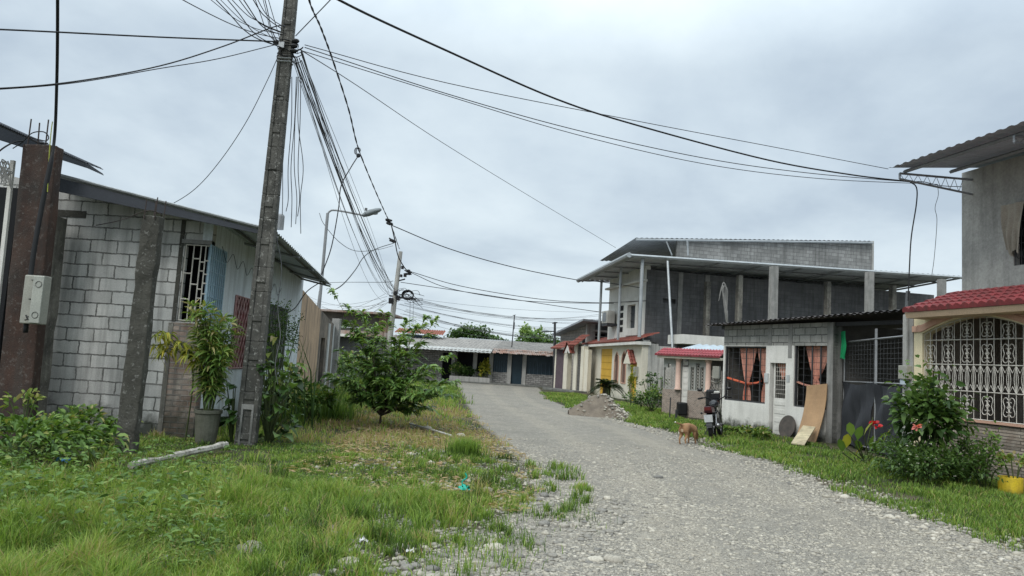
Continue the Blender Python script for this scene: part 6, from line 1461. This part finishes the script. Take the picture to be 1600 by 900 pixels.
broad('canna_plant', 'tall upright light green leaves beneath the second lattice window', bb_, [(405+U(0, 60), 515+U(0, 90), 14.2+U(-.4, .4)) for _ in range(26)], m_leaf, .36, .11, (.6, .15))
c = at(440, 600, 16); bush('shrub', 'dark shrub growing against the bluish wall behind the utility pole', 'shrub', (c.x, 15.8, .5), (.5, .9, .5), 1100, .16, .05, m_leaf, (.46, .24), 12)
c = at(425, 545, 15.2); bush('climber', 'fine leaved climber hanging over the grey lattice window', 'plant', (c.x+.2, 15.0, 1.75), (.35, .7, .65), 1500, .06, .028, m_dark, (.55, .22), 8)
c = at(500, 600, 19.5); bush('shrub', 'low green shrub in front of the orange wall', 'shrub', (c.x-.2, 19.2, .45), (.5, .9, .34), 800, .16, .05, m_leaf, (.42, .22), 12)
# snake plants: upright sword leaves
def swords(name, label, base, n, spread, h, w, m, tone, group=None, lean=.35):
    base = Vector(base); root = thing(name, label, 'plant', base, group)
    P_ = np.array(base)+np.stack([rng.normal(0, spread, n), rng.normal(0, spread, n), np.zeros(n)], 1)
    v, t, q = blades(P_, rng.uniform(.6, 1.1, n)*h, rng.uniform(.8, 1.2, n)*w, rng.uniform(0, lean, n), rng.normal(tone, .12, n)); npmesh('leaves', v, t, q, m, root); return root
swords('snake_plant', 'clump of upright sword shaped leaves near the dry grass', Vector((at(518, 640, 17.5).x, 17.5, .05)), 36, .32, .85, .07, m_leaf, .66, None, .7)
c = at(485, 640, 16.6); bush('shrub', 'mid green leafy shrub between the orange wall and the sword leaved clump', 'shrub', (c.x, 16.6, .42), (.5, .4, .34), 600, .20, .06, m_leaf, (.46, .2), 10)
swords('grass_tuft', 'dense feathery green tuft in front of the sword leaved plants', g3(520, 655), 600, .30, .42, .010, m_grass, .33, None, .5)
swords('grass_tuft', 'round tuft of fine bright green grass on the verge beside the lane', g3(727, 716), 900, .13, .34, .008, m_grass, .42, None, .8)
swords('weed_tuft', 'tall thin stemmed plants rising in front of the orange wall', Vector((at(462, 600, 15).x, 15, 0)), 16, .2, 1.9, .03, m_dark, .7)
c = at(558, 600, 31); bush('shrub', 'shrub mass beyond the metal panel behind the young tree', 'shrub', (c.x-.4, 31, .7), (1.6, 2, .8), 2200, .22, .09, m_leaf, (.4, .2), 6)
# ------- right side plants
c = g3(1465, 735); bush('hibiscus_bush', 'tall hibiscus bush with glossy leaves in front of the grille', 'bush', (at(1452, 650, 12.7).x, 12.7, .98), (.42, .40, .64), 1150, .17, .10, m_dark, (.72, .26), 16, None, None, 2.0, .5)
fl = at(1433, 667, 12.2); o = npmesh('hibiscus_flower', *crown(arr([fl]*2), 6, .09, .09, droop=.3, tone=(.5, .3)), m_pet_pink); tag(o, 'single pink flower on the left side of the hibiscus bush', 'flower')
for i, (x, y, Y_, rx_, rz_, n_, lb) in enumerate(((1408, 705, 13.2, .42, .42, 1300, 'low flowering bush with small white blossoms beside the red flower'), (1445, 715, 12.4, .7, .42, 2000, 'dense low bush with white blossoms under the hibiscus'), (1500, 706, 12.4, .52, .45, 1600, 'dark leafy bush against the stone plinth under the grille'), (1538, 690, 12.2, .26, .60, 500, 'upright leafy plant left of the yellow pot'))):
    q = at(x, y, Y_); bush('flowering_bush' if i < 2 else 'bush', lb, 'bush', (q.x, Y_, rz_*.55), (rx_, .5, rz_), n_, .085, .035, m_dark if i < 3 else m_leaf, (.68, .22) if i < 3 else (.42, .15), 14, None, (m_pet_white, 16 if i == 0 else 22, .022, '') if i < 2 else None, 1.1)
# canna with yellow-green leaves and red flower
cb_ = at(1348, 712, 14.3); cb_.z = .05; root = thing('canna_plant', 'canna plant with broad yellow green leaves and one red flower', 'plant', cb_); st_ = MB(); parts = []; parts2 = []
for (x, y) in ((1322, 688), (1330, 670), (1340, 676), (1350, 668), (1360, 690), (1370, 682), (1380, 680), (1343, 696), (1316, 695), (1372, 698), (1335, 702)):
    tip = at(x, y+12, cb_.y-.1+U(-.15, .15)); ln = [cb_+Vector((U(-.15,.15), 0, 0)), tip]; st_.tube(ln, .012, 5)
    (parts if U(0, 1) < .6 else parts2).append(leaves(arr([tip]), arr([(U(-.6,.6), -.3, 1.)]), np.array([.40]), np.array([.16]), np.array([U(.45, .75)]), .25, .3))
ln = [cb_, at(1364, 652, cb_.y)]; st_.tube(ln, .010, 5)
st_.build('stem', m_stem, root); npmesh('foliage', *join(parts), m_leaf, root); npmesh('yellowing_foliage', *join(parts2), m_yel, root)
npmesh('flower', *crown(arr([at(1366, 663, cb_.y)]*3)+rng.normal(0, .03, (3, 3)), 7, .10, .07, droop=.2, tone=(.6, .3), updir=.4), m_pet_red, root)
c = g3(1400, 655); 
# yellow pot with plant
yp0 = g3(1579, 772); yp = thing('plant_pot', 'yellow painted pot at the right edge beside the leafy bushes', 'pot', yp0)
MB().lathe(yp0, [(0,-.02),(.165,-.02),(.17,.1),(.175,.27),(.165,.275),(.155,.24),(0,.23)], 20).build('vessel', m_ypot, yp, smooth=False)
MB().lathe(yp0, [(.155,.235),(0,.25)], 12).build('soil', m_soil, yp)
bush('potted_plant', 'sparse bright plant growing in the yellow pot', 'plant', (yp0.x+.05, yp0.y, .42), (.26, .2, .2), 130, .10, .05, m_leaf, (.6, .15), 8, None, None, 1., .3)
# cycad on the mound
cy = at(947, 612, hp0.y+1.6); cyr = thing('cycad', 'dark cycad with arching fronds behind the soil heap', 'cycad', (cy.x, cy.y, 0)); parts = []; st_ = MB()
ctr = at(948, 605, cy.y)
for k in range(30):
    a = 2*math.pi*k/30+U(-.1,.1); el = U(.1, 1.1); ln_ = U(.85, 1.15)*.74
    pts = [ctr+Vector((math.cos(a)*math.cos(el)*ln_*f, math.sin(a)*math.cos(el)*ln_*f, math.sin(el)*ln_*f-.75*ln_*f*f*(.5+.5*math.cos(el)))) for f in np.linspace(0, 1, 7)]
    st_.tube(pts, .008, 4); A_ = arr(pts); fs = np.linspace(.12, 1, 22); pos = np.stack([np.interp(fs*6, range(7), A_[:, c_]) for c_ in range(3)], 1)
    ax_ = np.array([math.cos(a), math.sin(a), 0]); sd_ = np.array([-math.sin(a), math.cos(a), 0])
    for s_ in (-1, 1): parts.append(leaves(pos, np.repeat((sd_*s_+ax_*.5+np.array([0,0,.25]))[None], 22, 0), .17*np.sin(np.pi*(.15+.8*fs))+.03, np.full(22, .045), rng.normal(.35, .12, 22), .15, .2))
st_.build('frond_stalk', m_stem, cyr); npmesh('fronds', *join(parts), m_dark, cyr); MB().lathe((ctr.x, ctr.y, 0), [(.16,-.1),(.18,.3),(.13,ctr.z)], 10).build('trunk', m_bark, cyr)
c = at(986, 620, 31); bush('croton_plant', 'slender plant with yellow green leaves before the small ochre door', 'plant', (c.x, 31, .95), (.17, .17, .80), 420, .12, .045, m_yel, (.3, .2), 6)
c = at(1020, 640, 27.2); bush('shrub', 'green shrub with a few pale flowers left of the mosaic garden wall', 'shrub', (c.x, 27.4, .45), (.75, .5, .55), 1800, .11, .05, m_leaf, (.35, .2), 10, None, (m_yel, 5, .04, ''))
c = at(1022, 610, 27.8); bush('rose_bush', 'thin dark bush against the stained white side wall', 'bush', (c.x, 28.2, 1.1), (.45, .3, .45), 350, .10, .06, m_dark, (.55, .2), 10)
for x, lb in ((1046, 'thin dark stake standing before the mosaic garden wall'), (1056, 'short dark post beside the white garden door')):
    p = g3(x, 657); tag(MB().tube([p-Vector((0,0,.1)), p+Vector((.01,0,.75 if x == 1046 else .35))], .022 if x == 1046 else .04, 6).build('stake', m_steel), lb, 'stake')
p = FDw.pt((dA[0]+dA[1])/2, .28, .15); tag(MB().box(p+Vector((0,0,.05)), (.34, .3, .45)).build('bucket', m_black, bev=.05), 'black container standing in front of the white garden door', 'container')
# low weeds along house B
for i, (x, y, rx_) in enumerate(((1160, 682, .6), (1185, 688, .35))):
    q = g3(x, y); bush('weed_clump', ('leafy weeds along the whitewashed wall beside the motorcycle', 'broad weeds beside the white house door')[i], 'weeds', (q.x, q.y, .12), (rx_, .25, .14), 260, .14, .055, m_leaf, (.5, .2), 5)
# planting in front of the row house
for i, (x, y, h_, lb) in enumerate(((714, 580, .8, 'bushy plant with pink tinge at the left planter of the row house'), (735, 585, .5, 'low dark bush in the middle of the row house planter'), (760, 575, .95, 'yellow green bush beside the row house pilaster'))):
    q = FR.pt(ux(x), .3, .45); bush('planter_bush', lb, 'bush', (q.x, q.y, .35+h_*.4), (.7 if i < 2 else .45, .3, h_), 600, .16, .09, (m_leaf, m_dark, m_yel)[i], (.4, .2), 5)
# far trees
def fartree(label, x, y, Y_, rx_, rz_, n, m, tone):
    c = at(x, y, Y_); root = thing('tree', label, 'tree', (c.x, c.y, 0)); MB().tube([(c.x, c.y, -.2), (c.x+.1, c.y, c.z-rz_*.5)], [.3, .2], 8).build('trunk', m_bark, root)
    nc = 60; d = nrm(rng.normal(0, 1, (nc, 3)))*rng.uniform(.45, 1, (nc, 1)); cc = np.array(c)+d*np.array([rx_, rx_, rz_])
    Q = np.repeat(cc, n//nc, 0)+rng.normal(0, 1, (nc*(n//nc), 3))*np.array([rx_, rx_, rz_])*.17
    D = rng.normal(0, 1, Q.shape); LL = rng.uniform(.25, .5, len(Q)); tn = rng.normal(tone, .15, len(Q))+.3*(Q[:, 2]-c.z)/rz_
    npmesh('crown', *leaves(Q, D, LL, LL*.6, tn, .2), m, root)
fartree('round dark tree crown rising above the row house roof', 737, 528, 90, 2.4, 1.5, 4200, m_dark, .55)
fartree('low flat tree crown left of the round dark tree', 716, 534, 92, 1.5, .9, 1500, m_dark, .55)
fartree('low tree crown right of the round dark tree', 768, 534, 95, 2.2, .8, 2200, m_dark, .6)
fartree('brighter green tree near the antenna mast', 829, 535, 80, 1.4, 1.6, 2400, m_tree, .55)
fartree('dark tree just left of the grey block house', 856, 541, 85, 1.5, 1.2, 1800, m_dark, .6)

# ================================================================ GROUND SCATTER
def scatter(n, y0, y1, fx0, fx1, bias=1.):
    y = y0*(y1/y0)**(rng.uniform(0, 1, n)**bias); a, b = fx0(y), fx1(y); x = a+(b-a)*rng.uniform(0, 1, n); return x, y
IN = lambda x, y, m_=1.0: (np.abs(x-0) < .70*y+m_)
# keep-out footprints
def outb(x, y):
    k = np.ones(len(x), bool)
    k &= ~((y > YW-.1) & (x < cnr.x+.05-.09*(y-YW)) & (y < 30))
    s = (x-pA.x)*FD.y*-1 - (y-pA.y)*FD.x*-1     # distance across the right street front
    line = 8.26+.209*(15.4-y); k &= ~((y < 29) & (x > line-.05)); k &= ~((y >= 29) & (x > 6.15+.216*(34-y)-.1))
    return k
# grass
def patch(x, y): return fbm(x*.55, y*.55, 21)
Ls = []
def addgrass(x, y, dens, hmul, tone0, wmul=1.):
    u = rng.uniform(0, 1, len(x)); k = (u < dens) & outb(x, y) & IN(x, y); x, y = x[k], y[k]; hm = hmul[k] if hasattr(hmul, '__len__') else hmul; t0 = tone0[k] if hasattr(tone0, '__len__') else tone0
    n = len(x); h = (.07+.16*fbm(x*1.3, y*1.3, 23)**1.5+.05*rng.uniform(0, 1, n))*hm*rng.uniform(.6, 1.3, n)
    w_ = .0065*np.maximum(1, y/7.5)*wmul*rng.uniform(.7, 1.4, n); t = t0+.30*(fbm(x*.9, y*.9, 25)-.5)+rng.normal(0, .15, n)
    t = np.where(rng.uniform(0, 1, n) < .035, .95, t)
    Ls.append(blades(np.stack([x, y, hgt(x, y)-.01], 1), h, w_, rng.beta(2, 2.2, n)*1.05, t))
x, y = scatter(330000, 4.3, 12.5, lambda y: -.70*y-.6, lambda y: xl(y)+.5)
e_ = xl(y)-x; clump = fbm(x*2.6, y*2.6, 27)
d_ = sst(e_+ (clump-.5)*2.2, -.1, 1.0)*np.where(clump > .40, 1., .35)
near_gravel = sst(-y, -7.2, -5.4)*sst(x, -1.9, -.7); d_ *= 1-near_gravel*np.where(clump > .56, .1, .88)
dry = sst(y, 9.8, 12.5)*sst(x, -3.3, -2.)
tuft = fbm(x*3.4, y*3.4, 30); zone = fbm(x*.6, y*.6, 29)
d_ *= np.where(zone < .47, .55, 1.)*np.where(tuft < .36, .35, 1.)*(1-.55*sst(y, 9., 10.5)*(x < -3.2))
addgrass(x, y, d_*(1-.3*dry), (.62+.95*sst(tuft, .42, .72)*sst(zone, .38, .6)+.25)*(1-.3*dry)*(1-.45*sst(-e_, -1.2, 0))*(1-.72*sst(y, 7.9, 9.2)), .41+.10*sst(tuft, .45, .7)+.42*dry*(fbm(x*1.7, y*1.7, 33) > .46)+.10*(fbm(x*2.2, y*2.2, 34) > .60)+.06*sst(-e_, -.8, 0))
x, y = scatter(70000, 12.5, 46, lambda y: np.maximum(-.5*y-1, -14), lambda y: xl(np.minimum(y, 45))+.3)
e_ = xl(y)-x; clump = fbm(x*1.6, y*1.6, 28)
dry = np.where(fbm(x*1.2, y*1.2, 36) > .36, 1., .35)*sst(-y, -30, -22)*sst(x, -4.6, -3.6)
addgrass(x, y, sst(e_+(clump-.5)*2, 0, .9)*np.where(clump > .42, .9, .3)*(y < 45), 1.2-.5*dry, .42+.45*dry)
# sparse tufts invading the gravel on the near left shoulder
tcx, tcy = scatter(230, 4.6, 12, lambda y: xl(y)-2.2, lambda y: xl(y)+.8, .8)
k = rng.uniform(0, 1, 230) < np.clip(1-(tcx-xl(tcy))*.5, .1, 1); tcx, tcy = tcx[k], tcy[k]
tsz = np.repeat(rng.gamma(1.6, .5, len(tcx)), 60); x = np.repeat(tcx, 60)+rng.normal(0, .07, len(tcx)*60)*tsz; y = np.repeat(tcy, 60)+rng.normal(0, .10, len(tcx)*60)*tsz
addgrass(x, y, 1., .75, .40+.2*(vn(x*2, y*2, 5)-.3))
gx, gy = scatter(150, 4.8, 12.5, lambda y: -.68*y-.3, lambda y: xl(y)-.1, .9)
gs = np.repeat(rng.uniform(.5, 1.5, 150), 85); x = np.repeat(gx, 85)+rng.normal(0, .05, 150*85)*gs; y = np.repeat(gy, 85)+rng.normal(0, .05, 150*85)*gs
addgrass(x, y, 1., 1.15*gs*(1-.5*sst(y, 9, 10.5)), np.repeat(rng.choice([.16, .22, .30, .5, .72], 150), 85))
# right verge
x, y = scatter(190000, 6.5, 42, lambda y: xr(y)-.3, lambda y: 8.4+.209*(15.4-y)+1., 1.)
e_ = x-xr(y); clump = fbm(x*1.8, y*1.8, 31)
bare = (fbm(x*.9, y*.9, 35) > .56)*.75
addgrass(x, y, sst(e_+(clump-.5)*1.0, -.05, .45)*np.where(clump > .36, 1., .4)*(1-bare), .40+.55*fbm(x*2.1, y*2.1, 37), .45)
v, t, q = join(Ls); o = npmesh('grass', v, t, q, m_grass); o['kind'] = 'stuff'
# small-leaved ground cover in the left verge
x, y = scatter(200000, 5.2, 13, lambda y: -.70*y-.6, lambda y: xl(y)-.3)
k = (fbm(x*1.1, y*1.1, 41) > .50) & ((y < 9.4) | (rng.uniform(0, 1, len(x)) < .5)) & outb(x, y) & IN(x, y) & (rng.uniform(0, 1, len(x)) < 1-.7*sst(y, 9.8, 12)*sst(x, -3.4, -2)) & ~((y < 7.2) & (x > -2.)); x, y = x[k], y[k]; n_ = len(x)
h_ = hgt(x, y)+rng.uniform(.01, .20, n_)*(.12+.75*fbm(x*2.6, y*2.6, 43))*(1-.72*sst(y, 7.6, 9.0)); a_ = rng.uniform(0, 6.28, n_)
LL = rng.uniform(.012, .030, n_)*np.maximum(1, y/9)
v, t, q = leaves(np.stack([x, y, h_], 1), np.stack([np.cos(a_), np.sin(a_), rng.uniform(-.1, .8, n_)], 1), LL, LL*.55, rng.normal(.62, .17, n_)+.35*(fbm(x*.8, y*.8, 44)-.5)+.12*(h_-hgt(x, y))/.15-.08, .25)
o = npmesh('ground_cover', v, t, q, m_leaf); o['kind'] = 'stuff'
# tall broad-leaved weeds on the left foreground edge
P_ = []
x, y = scatter(320, 5.2, 8.6, lambda y: -.70*y-.5, lambda y: -.36*y); k = (y < YW-.6); x, y = x[k], y[k]; n_ = len(x)
Lw = []
for j in range(7):
    hh_ = hgt(x, y)+.06+.06*j*rng.uniform(.6, 1.2, n_); a_ = rng.uniform(0, 6.28, n_); LL = rng.uniform(.06, .11, n_)
    Lw.append(leaves(np.stack([x+rng.normal(0,.02,n_), y, hh_], 1), np.stack([np.cos(a_), np.sin(a_), rng.uniform(.1, .9, n_)], 1), LL, LL*.3, rng.normal(.50, .15, n_), .4))
o = npmesh('tall_weeds', *join(Lw), m_leaf); o['kind'] = 'stuff'
# dry litter: straw lying flat
x, y = scatter(9000, 8, 22, lambda y: xl(y)-3.2, lambda y: xl(y)+.1); k = outb(x, y) & IN(x, y) & (fbm(x*.9, y*.9, 47) > .42); x, y = x[k], y[k]; n_ = len(x); a_ = rng.uniform(0, 6.28, n_)
LL = rng.uniform(.05, .14, n_); o = npmesh('dry_litter', *leaves(np.stack([x, y, hgt(x, y)+rng.uniform(.01, .04, n_)], 1), np.stack([np.cos(a_), np.sin(a_), rng.uniform(0, .35, n_)], 1), LL, LL*.16, rng.uniform(.80, 1., n_), .1), m_grass); o['kind'] = 'stuff'
# gravel stones
x, y = scatter(95000, 4.2, 17, lambda y: xl(y)-1.4, lambda y: xr(y)+.4, .92)
k = IN(x, y) & (rng.uniform(0, 1, len(x)) < (.2+.8*(fbm(x*1.1, y*1.1, 51) > .46))*sst(-y, -17, -9)); x, y = x[k], y[k]; n_ = len(x)
s_ = (.004+rng.gamma(1.6, .0042, n_))*np.maximum(1, y/12)
v, t, q = stones(np.stack([x, y, hgt(x, y)+s_*.05], 1), np.stack([s_*rng.uniform(.9, 1.7, n_), s_*rng.uniform(.7, 1.1, n_), s_*rng.uniform(.25, .5, n_)], 1), rng.beta(3, 2.6, n_)); Ga = (v, t, q)
x, y = scatter(2600, 4.4, 9.5, lambda y: xl(y)-2.6, lambda y: xl(y)+1.2, .8); k = IN(x, y); x, y = x[k], y[k]; n_ = len(x)
s_ = .008+rng.gamma(1.5, .0068, n_)
Gb = stones(np.stack([x, y, hgt(x, y)+s_*.2], 1), np.stack([s_*1.3, s_, s_*.6], 1), rng.beta(2., 3.4, n_), 2, .09)
x, y = scatter(9000, 5, 16, lambda y: xl(y), lambda y: xr(y)); k = IN(x, y); x, y = x[k], y[k]; n_ = len(x); s_ = .007+rng.gamma(1.3, .0035, n_)
Ge = stones(np.stack([x, y, hgt(x, y)+s_*.05], 1), np.stack([s_*1.5, s_, s_*.5], 1), rng.beta(2.2, 2., n_), 1, .1)
x, y = scatter(3500, 6, 24, lambda y: xr(y)-.6, lambda y: xr(y)+.7); k = IN(x, y); x, y = x[k], y[k]; n_ = len(x); s_ = .009+rng.gamma(1.6, .006, n_)
Gc = stones(np.stack([x, y, hgt(x, y)+s_*.2], 1), np.stack([s_*1.3, s_, s_*.6], 1), rng.beta(2.2, 2., n_), 1, .1)
x, y = scatter(2000, 9.5, 20, lambda y: xl(y)-3.0, lambda y: xl(y)+.2); k = IN(x, y) & outb(x, y) & (fbm(x*.8, y*.8, 55) > .5); x, y = x[k], y[k]; n_ = len(x); s_ = .010+rng.gamma(1.6, .006, n_)
Gd = stones(np.stack([x, y, hgt(x, y)+s_*.2], 1), np.stack([s_*1.3, s_, s_*.6], 1), rng.beta(2.2, 2., n_), 1, .1)
o = npmesh('loose_gravel', *join([Ga, Gb, Gc, Gd, Ge]), m_stone, None, True); o['kind'] = 'stuff'
# individual rocks
for i, (x, y, s_, tn, lb) in enumerate(((394, 872, .13, .25, 'flat dark grey rock in the near grass'), (478, 880, .085, .9, 'pale angular rock beside the dark flat rock'), (510, 872, .09, .45, 'rounded brownish rock near the pale angular rock'), (335, 888, .085, .85, 'white blotched rock half hidden in the near grass'), (545, 884, .075, .6, 'grey oval rock at the edge of the near gravel'), (700, 808, .10, .7, 'smooth pale rock in the grass right of the green scrap'), (771, 858, .07, .75, 'round pale cobble on the gravel shoulder'), (960, 876, .07, .5, 'grey cobble at the lower middle of the lane'), (930, 875, .055, .85, 'small white cobble left of the grey cobble'), (668, 672, .10, .8, 'pale rock on the dry grass right of the young tree'), (720, 683, .09, .6, 'grey rock at the foot of the dry bank'), (252, 893, .11, .1, 'dark rock at the bottom edge of the picture'), (1028, 747, .06, .02, 'small black stone lying on the middle of the lane'))):
    p = g3(x, y); v, t, q = stones(np.array([[p.x, p.y, p.z+s_*.15]]), np.array([[s_*1.25, s_*.9, s_*.55]]), np.array([tn]), 3, .03)
    # coarse facets
    vv = v-np.array(p); vv *= 1+.16*np.sin(vv[:, [0]]*37+i)*np.cos(vv[:, [1]]*41+i*2); tag(npmesh('rock', vv+np.array(p), t, q, m_stone, None, True), lb, 'rock')
# fallen beam, pipe, scraps
a = g3(203, 738, .07); b = g3(352, 714, .12); mb = MB(); pts = [a.lerp(b, k/12)+Vector((0, U(-.01,.01), U(-.006,.006))) for k in range(13)]
mb.tube(pts, [.03 if k in (3, 4) else .045+U(-.008,.012) for k in range(13)], 7); tag(mb.build('fallen_beam', m_log), 'whitish broken beam lying in the grass between the column and the pole', 'beam')
a = g3(640, 668, .06); b = g3(705, 687, .05); tag(MB().tube([a, a.lerp(b, .5)+Vector((0,0,.01)), b], .022, 7).build('pipe', m_white), 'thin white pipe lying on the dry grass right of the young tree', 'pipe')
a = g3(115, 781, .08); b = g3(150, 782, .08); tag(MB().bar(a, b, .03).build('plank', m_plyl), 'small pale stick in the left foreground grass', 'stick')
def scrap(name, label, p, m, s_, seed):
    r_ = random.Random(seed); mb = MB(); nn_ = 6; p = Vector(p)
    for j in range(nn_+1):
        for i in range(nn_+1): mb.v.append(p+Vector(((i/nn_-.5)*s_+r_.gauss(0, s_*.07), (j/nn_-.5)*s_*.7+r_.gauss(0, s_*.07), s_*.25+abs(r_.gauss(0, s_*.22)))))
    for j in range(nn_):
        for i in range(nn_): q_ = j*(nn_+1)+i; mb.f.append((q_, q_+1, q_+nn_+2, q_+nn_+1))
    return tag(mb.build(name, m, smooth=True), label, 'litter')
pgn = g3(724, 783, .10); m_teal = flat('teal_plastic', (.01, .38, .28), .4); o = scrap('plastic_scrap', 'torn teal green plastic scrap in the grass beside the lane', pgn, m_teal, .13, 3)
mb = MB().tube(cat([pgn+Vector((0,0,.05)), pgn+Vector((-.03,0,.12)), pgn+Vector((.02,0,.17)), pgn+Vector((.0,0,.22))], 4), .009, 5); s2 = mb.build('strip', m_teal); s2.parent = o
scrap('plastic_scrap', 'crumpled blue plastic scrap under the mossy column', g3(98, 738, .05), flat('blue_plastic', (.03, .14, .30), .5), .12, 5)
scrap('plastic_scrap', 'white plastic scrap in the grass below the teal scrap', g3(567, 863, .04), flat('white_plastic', (.6, .6, .6), .5), .07, 6)
scrap('plastic_scrap', 'bent white plastic cup piece beside the near gravel', g3(640, 873, .03), flat('white_plastic_cup', (.62, .62, .62), .5), .06, 7)
